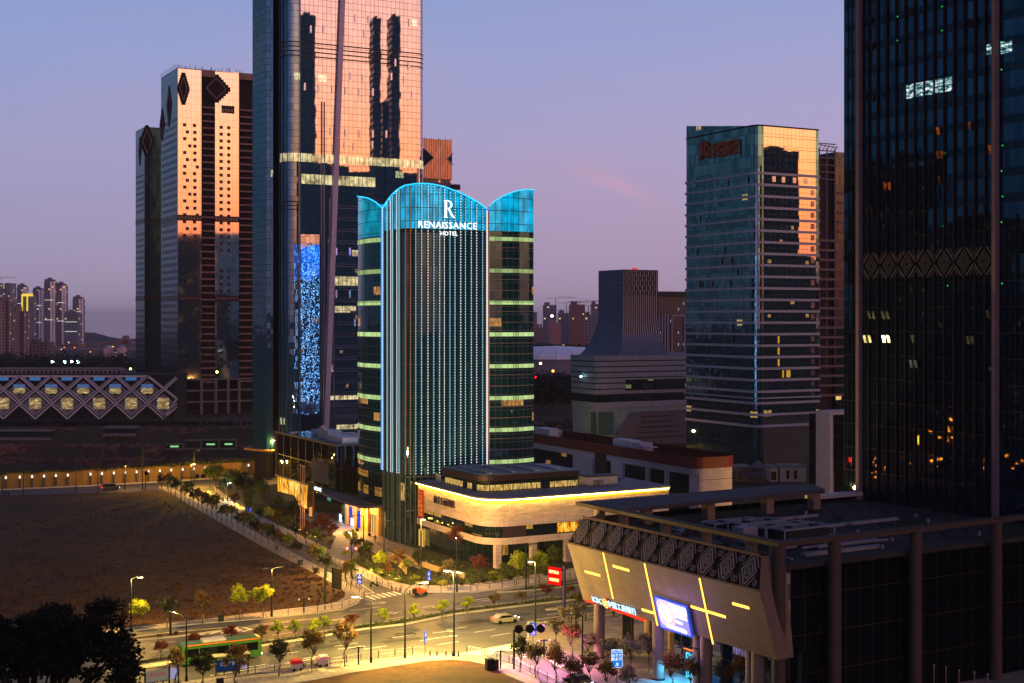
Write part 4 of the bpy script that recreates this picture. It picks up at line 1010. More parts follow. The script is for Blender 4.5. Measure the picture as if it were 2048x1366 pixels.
for cx_, hw in ((9.0, 6.5), (W3+.6, 4.2)):
    c = A3+VD*cx_+NF*.12+Vector((0, 0, ZP(315, 815)))
    h = hw*.83; b = MB(); rr_ = 0 if cx_ < 20 else 1
    if rr_: b.face([c+VD*-hw, c+VD*-.7+Vector((0, 0, -h)), c+VD*-.7+Vector((0, 0, h))])
    else: b.face([c+VD*-hw, c+Vector((0, 0, -h)), c+VD*hw, c+Vector((0, 0, h))])
    b.build('diamond_opening', mat('opening_dark', (26, 18, 22), .9), T3)
    b = MB(); 
    for s1 in (-1, 1): b.bar(c+NF*.2+VD*(-hw if rr_ else hw), c+NF*.2+Vector((0, 0, h*s1)), .4, .4)
    b.build('diamond_edge', mat('edge_pale', (190, 170, 180), .5), T3)
MB().box(A3+VD*(W3+2.2)+Vector((0, 0, ZP(373, 820))), (4.6, 4, 3), VD).build('stair_head', DARK, T3)
b = MB()
for x in (2, 5, 9, 13, 18, 22, 26): b.bar(A3+VD*x+Vector((0, 0, Z3)), A3+VD*x+Vector((.8, 0, Z3+.9)), .14); b.bar(A3+VD*(x+1.5)+Vector((0, 0, Z3)), A3+VD*x+Vector((.8, 0, Z3+.9)), .14)
b.build('scaffold', DARK, T3)
# ---- 6. office tower with pale storey bands ----
OC = Vector((82.7, 466, 0)); OLf = OC+UD*40.6; ORt = OC+VD*27.2
OT = thing('office_tower', 'blue glass office tower with pale storey bands and a golden reflection on its right face', 'office tower', OC)
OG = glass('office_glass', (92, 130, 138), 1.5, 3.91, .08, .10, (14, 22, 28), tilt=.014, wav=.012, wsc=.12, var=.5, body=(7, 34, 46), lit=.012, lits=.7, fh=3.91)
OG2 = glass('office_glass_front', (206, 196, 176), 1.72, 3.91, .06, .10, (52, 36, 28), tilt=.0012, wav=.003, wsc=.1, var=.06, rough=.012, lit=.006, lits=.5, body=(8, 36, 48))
oc = rnd_corner(OC+UD*3.2, OC, OC+VD*3.2, 3.2, 8)
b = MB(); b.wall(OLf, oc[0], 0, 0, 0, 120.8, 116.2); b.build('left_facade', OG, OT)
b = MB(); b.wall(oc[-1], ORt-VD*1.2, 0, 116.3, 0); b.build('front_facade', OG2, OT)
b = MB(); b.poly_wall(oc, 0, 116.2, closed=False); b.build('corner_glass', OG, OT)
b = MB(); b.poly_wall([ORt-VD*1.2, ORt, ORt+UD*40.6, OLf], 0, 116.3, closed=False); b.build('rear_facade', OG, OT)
MB().face([(*p[:2], 116) for p in (OLf, *oc, ORt, ORt+UD*40.6)]).build('roof', CONC, OT)
BANDM = mat('band_metal', (150, 152, 176), .45, .15, var=.05)
opath = [OLf+VD*.5, OLf] + oc + [ORt, ORt+UD*3]
for i in range(23):
    z = 99.9-3.91*i
    MB().ring(opath, z-.42, z+.42, .38).build('storey_band', BANDM, OT)
    if i == 19: MB().ring(opath, z-2.4, z-2.0, .8).build('storey_band', BANDM, OT)
for z in (112.4, 108.5, 104.6): MB().ring([oc[-1], ORt], z, z+.12, .06).build('transom', DARK, OT)
MB().ring(opath, 115.9, 116.4, .15).build('coping', DARK, OT)
b = MB(); e = oc[4]+(NF+NL).normalized()*.35
for i in range(90):
    z = 20+.85*i; b.box((e.x+.2*((i*7) % 3-1)*.4, e.y, z), (.18, .1, .5))
b.build('corner_glint_line', emis('corner_glint', (150, 180, 240), .55), OT)  # glint along the rounded corner, drawn as glowing dashes
r_ = random.Random(4)
for i in range(1, 21):
    z = 99.9-3.91*i+2.1
    for k_ in ((.77, .35, .55, .18) if i < 2 else ((.885, ) if i not in (9, 11, 14) else ())):
        MB().box(oc[-1]+VD*24*k_+NF*.25+Vector((0, 0, z)), (1.25, .06, 1.9), VD+NF*.18).build('open_casement', mat('casement_glass', (196, 190, 206), .12, .9, var=.02), OT)
for i, k_ in ((14, .18), (15, .18), (16, .18), (17, .28), (17, .40)):
    z = 99.9-3.91*i-1.9; MB().box(oc[-1]+VD*24*k_*.8+VD*3+NF*.08+Vector((0, 0, z)), (.6 if k_ < .3 else 1.6, .1, 2.4), VD).build('lit_window', emis('lit_amber', (236, 180, 60), .6), OT)
for i in range(60):
    z = r_.choice([99.9-3.91*j-1.9 for j in range(0, 18)]); t = r_.uniform(3, 38)
    if i % 4 == 0: MB().box(OC+UD*t+NL*.35+Vector((0, 0, z)), (.8, .06, 2.2), UD+NL*-.3).build('open_casement', mat('casement_dark', (70, 86, 104), .2, .8), OT)
# sign: emblem and characters, orange with a faint glow put in
OS = mat('orange_sign', (112, 58, 26), .7, em=(140, 60, 20), es=.05, var=.05)
def on_left(px, py, out=.7): return on_plane(px, py, OC, UD, NL, out)
for i, ch in enumerate('北投集团'):
    px = 1425.5+i*14; q = on_left(px, 301-i*2.2+1.5); text('sign_character', ch, 5.6, q, -UD, (0, 0, 1), OS, OT, .15, bold=.06, xs=1.05)
b = MB()
def sgn(pts, out=.75): b.face([on_left(x, y, out) for x, y in pts]); b.face([on_left(x, y, out-.5) for x, y in reversed(pts)])
sgn([(1402, 286), (1405, 281), (1405, 312), (1397, 322), (1397, 313), (1400, 309), (1400, 288), (1397, 292), (1397, 299), (1396, 299), (1396, 290)])
sgn([(1407, 280), (1416, 287), (1418, 291), (1418, 295), (1412, 292), (1412, 304), (1418, 306), (1418, 318), (1407, 311)])
sgn([(1414, 298), (1418, 298), (1418, 309), (1414, 308)])
b.build('sign_emblem', OS, OT)
# ---- 7. twin office tower behind it, with scaffolded top ----
T7 = thing('office_tower', 'dark banded office tower half hidden behind the golden one, open steel frame on top', 'office tower', (125, 560, 0))
A7 = P(1637, 640, 560); A7.z = 0; L7 = 32
b = MB(); pts = [A7+VD*9, A7+VD*L7, A7+VD*L7+UD*30, A7+VD*9+UD*30]; b.prism([tuple(p[:2]) for p in pts], 0, ZP(306, 568)); b.build('facade', glass('dark_office_glass', (60, 62, 66), 1.5, 3.9, .08, .1, (18, 18, 20), tilt=.01, lit=.01), T7)
b = MB(); pts = [A7+UD*2, A7+VD*9+UD*2, A7+VD*9+UD*30, A7+UD*30]; b.prism([tuple(p[:2]) for p in pts], 0, ZP(318, 568)); b.build('core', mat('core_concrete', (60, 44, 44), .9), T7)
BD2 = mat('band_dim', (104, 86, 88), .6, .2)
for i in range(22):
    z = ZP(386, 565)-3.95*i
    if z < 4: break
    MB().ring([A7+VD*(0 if i > 4 else 10), A7+VD*L7], z-.5, z+.5, .35).build('storey_band', BD2, T7)
b = MB(); z0 = ZP(360, 565)
for x in (.5, 4.4, 8.6): b.bar(A7+VD*x+Vector((0, 0, 30)), A7+VD*x+Vector((0, 0, ZP(298, 565))), .45)
for i in range(6): b.bar(A7+Vector((0, 0, z0+2.9*i)), A7+VD*9+Vector((0, 0, z0+2.9*i)), .4)
for i in range(5): b.bar(A7+VD*(i*2.1)+Vector((0, 0, ZP(303, 565))), A7+VD*(i*2.1+1.8)+Vector((0, 0, ZP(292, 565))), .22)
b.bar(A7+Vector((0, 0, ZP(292, 565))), A7+VD*10+Vector((0, 0, ZP(296, 565))), .3)
b.build('steel_frame', mat('pale_frame', (120, 100, 100), .7), T7)
# ---- 8. white portal frame building beside the dark tower ----
WF = thing('white_frame_building', 'dark glass block outlined by a white portal frame beside the dark tower', 'building', G(1648, 985))
a8 = G(1644, 985); zt8 = ZP(822, a8.y)
b = MB(); b.box(a8+VD*.9+Vector((0, 0, zt8/2)), (1.3, 6, zt8), VD); b.box(a8+VD*16+Vector((0, 0, zt8-.5)), (30, 6, 1.1), VD); b.build('portal_frame', tiled('portal_white', (176, 170, 184), 1.3, 1.4, .04, (90, 84, 96), var=.05, stag=False), WF)
b = MB(); b.box(a8+VD*17+UD*4+Vector((0, 0, zt8/2-.6)), (30, 8, zt8-1.2), VD); b.build('glass_box', glass('portal_glass', (44, 50, 56), 2, 4, .08, .1, tilt=.02, body=(6, 10, 14)), WF)
b = MB(); b.box(a8+VD*2.4+NF*1.5+Vector((0, 0, 3)), (.7, 1, 6), VD); b.build('warm_pier', mat('warm_pier', (150, 120, 70), .7), WF)
# ---- 9. flared tower on its banded base ----
FT = thing('flared_tower', 'blue-grey tower with vertical ribs flaring outwards like a skirt above its base', 'tower', (45.4, 560, 35))
fa = Vector((45.4, 560, 0))
LA, LB = 19.4, 16.9; prof = [(70.6, 0), (52, 0), (49, .25), (46.5, .8), (44, 1.6), (41.5, 2.5), (39.2, 3.7), (37, 5.1), (35.2, 6.6)]
FL = tiled('flare_left', (104, 118, 148), .9, 3.2, .12, (34, 40, 58), var=.12, metal=.4, rough=.45); FR = tiled('flare_ribs', (34, 32, 42), 1.0, 40, .38, (178, 164, 172), var=.03, stag=False, rough=.6)
FD = tiled('flare_lower', (108, 118, 144), .8, .8, .12, (36, 38, 54), var=.1, metal=.3, rough=.5)
def fq(d): 
    c = fa + NF*d*.9 + NL*d*.9; return c, c+UD*(LA+1.8*d), c+VD*(LB+1.1*d), c+VD*(LB+1.1*d)+UD*(LA+1.8*d)
bl, br, bd_, bb = MB(), MB(), MB(), MB()
for (z1, d1), (z0, d0) in zip(prof, prof[1:]):
    c1, l1, r1, k1 = fq(d1); c0, l0, r0, k0 = fq(d0)
    def fc4(b, p0, q0, q1, p1, L): b.face([(*p0[:2], z0), (*q0[:2], z0), (*q1[:2], z1), (*p1[:2], z1)], [(0, z0), (L, z0), (L, z1), (0, z1)])
    fc4(bl if z0 >= 52 else bd_, l0, c0, c1, l1, LA); fc4(br if z0 > 43 else bd_, c0, r0, r1, c1, LB); fc4(bb, r0, k0, k1, r1, LA); fc4(bb, k0, l0, l1, k1, LB)
bl.build('left_face', FL, FT); br.build('ribbed_face', FR, FT); bd_.build('skirt', FD, FT); bb.build('rear_face', FL, FT)
c1, l1, r1, k1 = fq(0); MB().face([(*p[:2], 70.6) for p in (c1, r1, k1, l1)]).build('roof', CONC, FT)
b = MB()
for r in range(5):
    for k_ in range(8):
        cx_ = 1+2.1*k_+(1.05 if r % 2 else 0)
        for s1 in (-1, 1):
            if cx_+1 < LB: b.bar(fa+VD*(cx_-1*1)+NF*.1+Vector((0, 0, 69.3-r*2.1+s1*1.0)), fa+VD*cx_+NF*.1+Vector((0, 0, 69.3-r*2.1)), .3, .1, up=NF)
b.build('lattice', mat('lattice_dark', (24, 24, 34), .7), FT)
b = MB(); b.box(fa+VD*8+UD*4+Vector((0, 0, 71)), (2, 2, 1)); b.build('roof_light_housing', mat('red_light', (200, 70, 60), .5, em=(255, 60, 40), es=.8), FT)
BB = thing('banded_block', 'broad grey cultural building with dark horizontal grooves below the flared tower', 'building', (33.2, 540, 0))
ba = Vector((33.2, 540, 0)); LL, LR = 18.6, 66
GR = tiled('groove_panel', (132, 146, 168), 1.2, .85, .03, (46, 42, 54), var=.10, stag=False, metal=.2, rough=.6); GR2 = tiled('groove_panel_green', (124, 152, 166), 1.2, .85, .03, (44, 52, 58), var=.10, stag=False, metal=.2, rough=.5)
def slab(z0, z1, o0, o1, m_l, m_r, nm):
    c0 = ba+NL*o0+NF*o0; c1 = ba+NL*o1+NF*o1
    bl_ = MB(); bl_.face([(*(c0+UD*LL)[:2], z0), (*c0[:2], z0), (*c1[:2], z1), (*(c1+UD*LL)[:2], z1)], [(0, z0), (LL, z0), (LL, z1), (0, z1)]); bl_.build(nm, m_l, BB)
    b_ = MB(); b_.face([(*c0[:2], z0), (*(c0+VD*LR)[:2], z0), (*(c1+VD*LR)[:2], z1), (*c1[:2], z1)], [(0, z0), (LR, z0), (LR, z1), (0, z1)]); b_.build(nm, m_r, BB)
tilt = lambda z: .075*(z-4)
zz = [36, 33.6, 31.4, 29.2, 27.0, 24.9, 22.6, 20.4]
for z1, z0 in zip(zz, zz[1:]): slab(z0+.42, z1, tilt(z0), tilt(z1), GR2, GR, 'banded_wall')
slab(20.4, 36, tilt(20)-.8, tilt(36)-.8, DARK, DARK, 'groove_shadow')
slab(17.6, 20.4, tilt(17)-.4, tilt(20)-.4, glass('base_window', (60, 84, 92), 1.3, 2.8, .08, .08, tilt=.03, lit=.12, litc=(200, 220, 150), lits=.35, fh=2.8), glass('base_window', (60, 84, 92)), 'ribbon_window')
slab(15.2, 17.6, tilt(15), tilt(17.6), GR2, GR, 'banded_wall'); slab(0, 15.2, -1, .4, GR2, GR2, 'lower_wall')
MB().box(ba+VD*34+NF*1.3+Vector((0, 0, 24.2)), (43, .8, 4.2), VD).build('ribbon_window', glass('base_window', (60, 84, 92)), BB)
MB().box(ba+VD*4+NF*.55+Vector((0, 0, 9.3)), (6.8, .3, 9), VD).build('green_panel', mat('green_glass_panel', (52, 92, 96), .4, .4), BB)
MB().box(ba+UD*1.6+NL*.55+Vector((0, 0, 9.3)), (3.2, .3, 9), UD).build('green_panel', mat('green_glass_panel', (52, 92, 96), .4, .4), BB)
b = MB(); q0 = ba+VD*13+NF*.75; pts = [(-7, 0), (40, 0), (40, 13.5), (2.5, 13.5)]
b.face([q0+VD*x+Vector((0, 0, z)) for x, z in pts], pts); b.build('dark_plane', tiled('dark_plane', (88, 86, 100), 1.2, .85, .03, (36, 34, 42), var=.1, stag=False), BB)
for i in range(5):
    z = 3+2.1*i; MB().box(ba+VD*(30-i*.8)+NF*.95+Vector((0, 0, z)), (24-i*3, .2, .3), VD).build('groove', DARK, BB)
MB().face([(*p[:2], 35.9) for p in (ba, ba+VD*LR, ba+VD*LR+UD*60, ba+UD*LL)]).build('roof', CONC, BB)
# ---- 10. tower with vertical white stripes ----
ST = thing('striped_tower', 'distant tower with white vertical stripes between the flared tower and the banded office', 'tower', (76, 700, 0))
sa = P(1316, 640, 700); sa.z = 0; zt = ZP(588, 700)
b = MB(); b.prism([tuple(p[:2]) for p in (sa-VD*1, sa+VD*24, sa+VD*24+UD*18, sa-VD*1+UD*18)], 0, zt); b.build('facade', windows('star_facade', (22, 34, 60), 1.6, 3.0, .35, .45, (40, 60, 96), lit=.06, litc=(170, 200, 230), lits=.5, rough=.4), ST)
MB().box(sa+VD*11.5+NF*.4+Vector((0, 0, zt+.2)), (26, 4, 2.2), VD).build('cornice', mat('cornice_dark', (30, 36, 52), .6), ST)
for x, z1 in ((.5, 52), (2.3, 53), (4.0, 53), (5.7, 53), (8.2, 52.5), (16.2, 52.5), (18, 53), (19.8, 53)):
    MB().box(sa+VD*x+NF*.35+Vector((0, 0, z1/2)), (.7, .5, z1), VD).build('white_stripe', mat('stripe_white', (140, 136, 160), .6), ST)
MB().box(sa+VD*12.2+NF*.35+Vector((0, 0, 52.2)), (8.6, .5, .8), VD).build('white_lintel', mat('stripe_white', (140, 136, 160), .6), ST)
# ---- 11. terrace building with the red perforated screen ----
TB = thing('terrace_building', 'long low pale building with red perforated roof screen and planted terrace', 'building', (47.9, 350, 0))
ta = Vector((46.9, 350.5, 0)); tl = ta+UD*92; WDT = 14
rt_ = rnd_corner(ta+UD*4, ta, ta+VD*3, 3, 6)[:-1] + rnd_corner(ta+VD*(5), ta+VD*WDT, ta+VD*WDT+UD*6, 6, 8)
front_ = [tl] + rt_
PAL = tiled('pale_panel', (178, 164, 176), 1.3, .75, .035, (104, 94, 104), var=.05, stag=False); RED = tiled('red_screen', (112, 40, 34), .45, 6, .10, (58, 22, 22), var=.12, stag=False, rough=.6)
MB().ring(front_, 10.3, 12.0, 0).build('pale_band', PAL, TB)
b = MB(); b.poly_wall(offset(front_, -.6), 5.0, 10.3, closed=False); b.build('window_band', glass('terrace_glass', (60, 74, 86), 1.6, 5.3, .1, .1, (22, 24, 28), tilt=.03, wav=.05, lit=.05, litc=(255, 180, 110), lits=.4), TB)
for t0, t1 in ((34, 40), (50, 61)):
    MB().box(ta+UD*(t0+t1)/2+NL*.05+Vector((0, 0, 5.6)), (t1-t0, .9, 9.6), UD).build('pale_wall', PAL, TB)
MB().box(ta+UD*46+NL*-.3+Vector((0, 0, 6)), (6, 1, 12), UD).build('dark_recess', mat('recess_brown', (50, 38, 44), .8), TB)
for t in (13, 22): MB().box(ta+UD*t+NL*.05+Vector((0, 0, 7)), (1.4, .8, 6.6), UD).build('pier', PAL, TB)
cw = [p for p in rt_[4:]]; MB().ring([rt_[0]+UD*0+rt_[0]*0, *cw], 0, 10.3, 0).build('rounded_wall', PAL, TB)
MB().ring(cw, 9.0, 9.12, .05).build('groove', DARK, TB)
fo = offset(front_, .25)
b = MB(); b.poly_wall(fo, 12.0, 14.9, closed=False); b.poly_wall(list(reversed(offset(front_, .1))), 12.0, 14.9, closed=False); b.build('red_screen', RED, TB)
b = MB(); back_ = [ta+VD*WDT+UD*6, ta+VD*WDT+UD*92]; b.poly_wall(back_, 12, 14.9, closed=False); b.poly_wall(back_[::-1], 12, 14.9, closed=False); b.build('red_screen', RED, TB)
b = MB(); b.poly_wall([ta+UD*92, ta+UD*92+VD*WDT], 0, 15, closed=False); b.poly_wall(back_, 0, 12, closed=False); b.build('rear_wall', PAL, TB)
MB().face([(*p[:2], 12.05) for p in front_+[ta+VD*WDT+UD*92]]).build('terrace', mat('terrace_floor', (60, 58, 64), .9), TB)
for t, w_ in ((42, 9), (88, 9)): MB().box(ta+UD*t+VD*6+Vector((0, 0, 14.4)), (w_, 3.5, 3.4), UD).build('roof_hut', WHITE, TB)
MB().box(ta+UD*36+VD*7+Vector((0, 0, 14.2)), (6, 4, 3), UD).build('roof_hut', PAL, TB); MB().box(ta+UD*30+VD*5+Vector((0, 0, 15.1)), (7, 2.5, .3), UD).build('roof_hut', PAL, TB)
# ---- 12. low houses and a small pavilion with a curved roof ----
LH = [('flat_house', 'flat-roofed grey stone house behind the terrace building', 1452, 1500, 935, 966, 0), ('gate_house', 'small pale house with doorway beside the curved-roof pavilion', 1540, 1556, 936, 970, 0), ('low_house', 'low pale house with flat roof in front of the office tower', 1560, 1612, 934, 968, 0)]
for nm, lb_, x0, x1, y0, y1, _ in LH:
    Y = 425; a = P(x0, y0, Y); c = P(x1, y0, Y)
    t = thing(nm, lb_, 'house', (a.x, Y, 0))
    b = MB(); b.box(((a.x+c.x)/2, Y+4, a.z/2), (c.x-a.x, 8, a.z)); w_ = b.build('wall', PAL if nm != 'flat_house' else tiled('grey_stone', (110, 90, 84), 1, .8, .04, var=.1), t)
    b = MB(); b.box(((a.x+c.x)/2, Y+4, a.z+.15), (c.x-a.x+.5, 8.5, .3)); b.build('roof', CONC, t)
    for k_ in (.3, .6): MB().box((a.x+(c.x-a.x)*k_, Y-.04, a.z-2.4), (.9, .1, 2.6)).build('window', WINM, t)
pvl = thing('chinese_pavilion', 'small two-tier pavilion with upturned curved roofs in front of the office tower', 'pavilion', (P(1515, 950, 418).x, 418, 0))
x_ = P(1515, 950, 418).x
b = MB()
for k_ in range(6):
    b = MB(); t = 2*math.pi*k_/6; b.tube((x_+2.6*math.cos(t), 418+2.6*math.sin(t), 0), (x_+2.6*math.cos(t), 418+2.6*math.sin(t), 3.6), .16, n=6); b.tube((x_+1.6*math.cos(t), 418+1.6*math.sin(t), 3.8), (x_+1.6*math.cos(t), 418+1.6*math.sin(t), 5.4), .12, n=6); b.build('column', mat('timber_brown', (90, 60, 46), .8), pvl)
for r_, z0, z1 in ((4.6, 3.5, 4.9), (3.2, 5.3, 7.6)):
    b = MB(); nseg = 6
    for k_ in range(nseg):
        for s1 in range(4):
            def rp(kk, s): 
                t = 2*math.pi*kk/nseg; rr_ = r_*(1-s/4)+.15; return (x_+rr_*math.cos(t), 418+rr_*math.sin(t), z0+(z1-z0)*(s/4)**1.6)
            b.face([rp(k_, s1), rp(k_+1, s1), rp(k_+1, s1+1), rp(k_, s1+1)])
    b.build('roof', mat('tile_roof', (84, 80, 88), .7), pvl)
# ---- 13. the dark tower on the right ----
EB = Vector((.515, -.857, 0)); VB = Vector((.857, .515, 0)); NB = -VB
DT = thing('dark_tower', 'very dark glass office tower with two vertical fins and a band of diamond ornament', 'office tower', (57.9, 239.8, 18))
d0 = Vector((57.9, 239.8, 0)); DL = 46
DG = glass('dark_tower_glass', (50, 76, 100), 1.0, 4.0, .05, .09, (14, 14, 18), tilt=.016, wav=.02, wsc=.15, var=.45, lit=0.0, body=(6, 20, 32), span=1.35, fh=4.0, spanc=(30, 46, 62))
b = MB(); b.poly_wall([d0, d0+EB*DL, d0+EB*DL+VB*30, d0+VB*30], 0, 128); b.build('glass_facade', DG, DT)
MB().face([(*p[:2], 128) for p in (d0, d0+EB*DL, d0+EB*DL+VB*30, d0+VB*30)]).build('roof', CONC, DT)
PF = tiled('fin_pale', (118, 98, 108), 2, 4.0, .06, (80, 66, 74), var=.05, stag=False)
for t in (4.0, 32.7): MB().box(d0+EB*t+NB*.45+Vector((0, 0, 64)), (.75, .9, 128), EB).build('pale_fin', PF, DT)
for i in range(1, 14):
    MB().box(d0+EB*(4+28.7*i/14)+NB*.2+Vector((0, 0, 64)), (.16, .4, 128), EB).build('dark_mullion', mat('mullion_brown', (32, 24, 28), .6, .3), DT)
for i in range(4): MB().box(d0+EB*(1+i*1.0)+NB*.06+Vector((0, 0, 64)), (.08, .1, 128), EB).build('dark_mullion', mat('mullion_brown', (32, 24, 28), .6, .3), DT)
ORN = mat('ornament_metal', (92, 82, 84), .5, .4)
for i in range(7):
    b = MB(); cc = d0+EB*(4.9+2+3.95*i)+NB*.5+Vector((0, 0, 59.2))
    def sg(x0, z0, x1, z1, w_=.11): b.bar(cc+EB*x0+Vector((0, 0, z0)), cc+EB*x1+Vector((0, 0, z1)), w_, .1, up=NB)
    for r_ in (.45, .85, 1.25):
        h_ = r_*1.45
        for sx in (-1, 1):
            for sz in (-1, 1): sg(sx*r_, 0, 0, sz*h_)
    for sx in (-1, 1):
        for sz in (-1, 1):
            for k_ in (0, .5, 1.0): sg(sx*(1.9-k_*.2), sz*(.3+k_*.55), sx*(.35+k_*.2), sz*(2.2), .09)
            sg(sx*1.9, sz*1.0, sx*1.2, sz*2.2, .09)
    b.build('diamond_ornament', ORN, DT)
# lit offices
m4 = bpy.data.materials.new('lit_office'); m4.use_nodes = True; n = NT(m4.node_tree); MATS['lit_office'] = m4
uv = n.n('UVMap').outputs[0]; s_ = n.n('SeparateXYZ', {0: uv}); nz = n.n('TexNoise', {0: n.vm('MULTIPLY', uv, (.9, 2.2, 1)), 2: 1.0, 3: 4.0, 4: .7}).outputs[0]
ln = n.m('MAXIMUM', lines(n, s_.outputs[0], .5, .05), lines(n, s_.outputs[1], 1.3, .06))
n.n('OutputMaterial', {0: n.n('Emission', {0: n.ramp(nz, [(.35, lin((8, 40, 50))), (.5, lin((110, 190, 200))), (.6, lin((250, 255, 255)))]), 1: n.m('MULTIPLY', n.m('SUBTRACT', 1.0, n.m('MULTIPLY', ln, .8)), n.n('MapRange', {0: nz, 1: .42, 2: .62, 3: .12, 4: 1.3}).outputs[0])}).outputs[0]}); m4.cycles.emission_sampling = 'NONE'
def dt_pt(px, py, out=.0): return on_plane(px, py, d0, EB, NB, out)
for x0, x1, y0, y1 in ((1808, 1904, 160, 192), (1971, 1991, 86, 110), (2001, 2024, 80, 108)):
    a = dt_pt(x0, (y0+y1)/2, .05); c = dt_pt(x1, (y0+y1)/2, .05); zt0 = ZP(y0+2, (a.y+c.y)/2); zb0 = ZP(y1-2, (a.y+c.y)/2)
    b = MB(); b.wall(a, c, zb0, zt0); b.build('lit_window', m4, DT)
r_ = random.Random(12)
OPW = mat('tilted_pane', (84, 104, 132), .08, .95, var=.02)
opened = [(1730, 40), (1770, 38), (1820, 22), (1733, 92), (1940, 46), (1980, 40), (1733, 195), (1770, 193), (1733, 280), (1824, 268), (1876, 262), (1940, 252), (1981, 247), (1820, 316), (1876, 310), (1980, 298), (1770, 372), (1879, 360), (1734, 422), (1775, 418), (1829, 464), (1976, 452), (1733, 469), (1738, 630), (1766, 630), (1976, 628), (1730, 678), (1768, 678), (1822, 578), (1826, 678), (1936, 680), (1822, 728), (1876, 830), (1934, 835), (1978, 838), (1944, 888), (1978, 890), (1878, 932), (1938, 938), (1978, 942), (1770, 975), (1822, 975), (1880, 982), (1934, 990), (1980, 994), (1732, 1006), (1822, 1018), (1873, 1028), (1938, 1036)]
for x, y in opened:
    for dx in ((0, 9) if r_.random() < .55 else (0,)):
        q = dt_pt(x+dx, y, .42); MB().box(q, (.62, .05, 1.35), EB, None, (NB*.28+Vector((0, 0, 1))).normalized()).build('open_casement', OPW, DT)
GD = emis('green_exit_light', (40, 255, 90), 1.2)
for i, (x, y) in enumerate([(1795, 33), (1794, 81), (1884, 13), (1884, 61), (1847, 235), (1890, 306), (1847, 329), (1887, 355), (1847, 376), (1889, 404), (1847, 422), (1886, 452), (1847, 470), (1930, 416), (2003, 139), (2005, 291), (2003, 342), (2005, 393), (2003, 444), (1847, 580), (1895, 571), (1930, 579), (2004, 567), (1847, 628), (2002, 84)]):
    q = dt_pt(x, y, .06); MB().box(q, (.16, .05, .16), EB).build('exit_light', GD, DT)
# ---- 14. the bank building ----
BK = thing('bank_building', 'bank building with outward leaning stone facade, diamond ornament frieze and flat roof canopy', 'bank', (10.6, 203.5, 0))
T0 = Vector((10.6, 203.5, 0))
def bp(s, out, z): q = T0+EB*s+NB*out; return Vector((q.x, q.y, z))
BST = tiled('bank_stone', (108, 92, 84), 1.25, .62, .03, (78, 62, 56), var=.07, stag=False, rough=.7)
s0t, s1t, s0m, s1m, s0b, s1b = 0, 39.2, -1.2, 41.3, -1.6, 40.9
PT, PM, PB_ = (0, 20.8), (2.1, 17.0), (-1.0, 8.2)
b = MB(); L = 41
b.face([bp(s0b, PB_[0], PB_[1]), bp(s1b, PB_[0], PB_[1]), bp(s1m, PM[0], PM[1]), bp(s0m, PM[0], PM[1])], [(s0b, 0), (s1b, 0), (s1m, 9.3), (s0m, 9.3)])
b.face([bp(s0b, PB_[0], PB_[1]), bp(s0m, PM[0], PM[1]), bp(s0t, PT[0], PT[1]), bp(s0t, -9, PT[1]), bp(s0b, -9, PB_[1])])
b.face([bp(s1b, PB_[0], PB_[1]), bp(s1b, -3.8, PB_[1]), bp(s1t, -3.8, PT[1]), bp(s1t, PT[0], PT[1]), bp(s1m, PM[0], PM[1])], [(0, 0), (3, 0), (3, 12), (0, 12), (-2, 9)])
b.face([bp(s0b, PB_[0], PB_[1]), bp(s0b, -9, PB_[1]), bp(s1b, -3.8, PB_[1]), bp(s1b, PB_[0], PB_[1])])
b.build('leaning_facade', BST, BK)
b = MB(); b.face([bp(s0m, PM[0], PM[1]), bp(s1m, PM[0], PM[1]), bp(s1t, PT[0], PT[1]), bp(s0t, PT[0], PT[1])], [(0, 0), (41, 0), (41, 4), (0, 4)]); b.build('frieze_panel', mat('frieze_dark', (16, 13, 16), .9), BK)
nfr = (bp(0, PM[0], PM[1])-bp(0, PT[0], PT[1])).cross(EB).normalized()
if nfr.dot(NB) < 0: nfr = -nfr
upf = (bp(0, PT[0], PT[1])-bp(0, PM[0], PM[1])).normalized(); fh_ = (bp(0, PT[0], PT[1])-bp(0, PM[0], PM[1])).length
FRM = mat('frieze_metal', (118, 104, 118), .45, .5, var=.1)
def fp(s, t): return bp(s, PM[0], PM[1]) + upf*t + nfr*.16
nm_ = 10
for i in range(nm_):
    b = MB(); cs = -.2+41/nm_*(i+.5)-.4; ct = fh_/2
    def sg(x0, t0, x1, t1, w_=.16): b.bar(fp(cs+x0, ct+t0), fp(cs+x1, ct+t1), w_, .16, up=nfr)
    for r_, w_ in ((.30, .2), (.78, .2), (1.28, .22)):
        for sx in (-1, 1):
            for sz in (-1, 1): sg(sx*r_, 0, 0, sz*r_*1.42, w_)
    for sx in (-1, 1):
        for q in range(2):
            z = 1.35-q*2.7; x = 1.8
            for sz in (-1, 1): sg(sx*(x-.28), z, sx*x, z+sz*.42, .08); sg(sx*(x+.28), z, sx*x, z+sz*.42, .08)
        for sz in (-1, 1): sg(sx*.45, sz*2.0, sx*1.45, sz*.62, .13)
    b.build('diamond_ornament', FRM, BK)
b = MB(); b.bar(fp(s0m, .02), fp(s1m, .02), .22, .3, up=nfr); b.bar(fp(s0t, fh_), fp(s1t, fh_), .3, .4, up=nfr); b.build('frieze_rim', mat('rim_stone', (96, 74, 70), .8), BK)
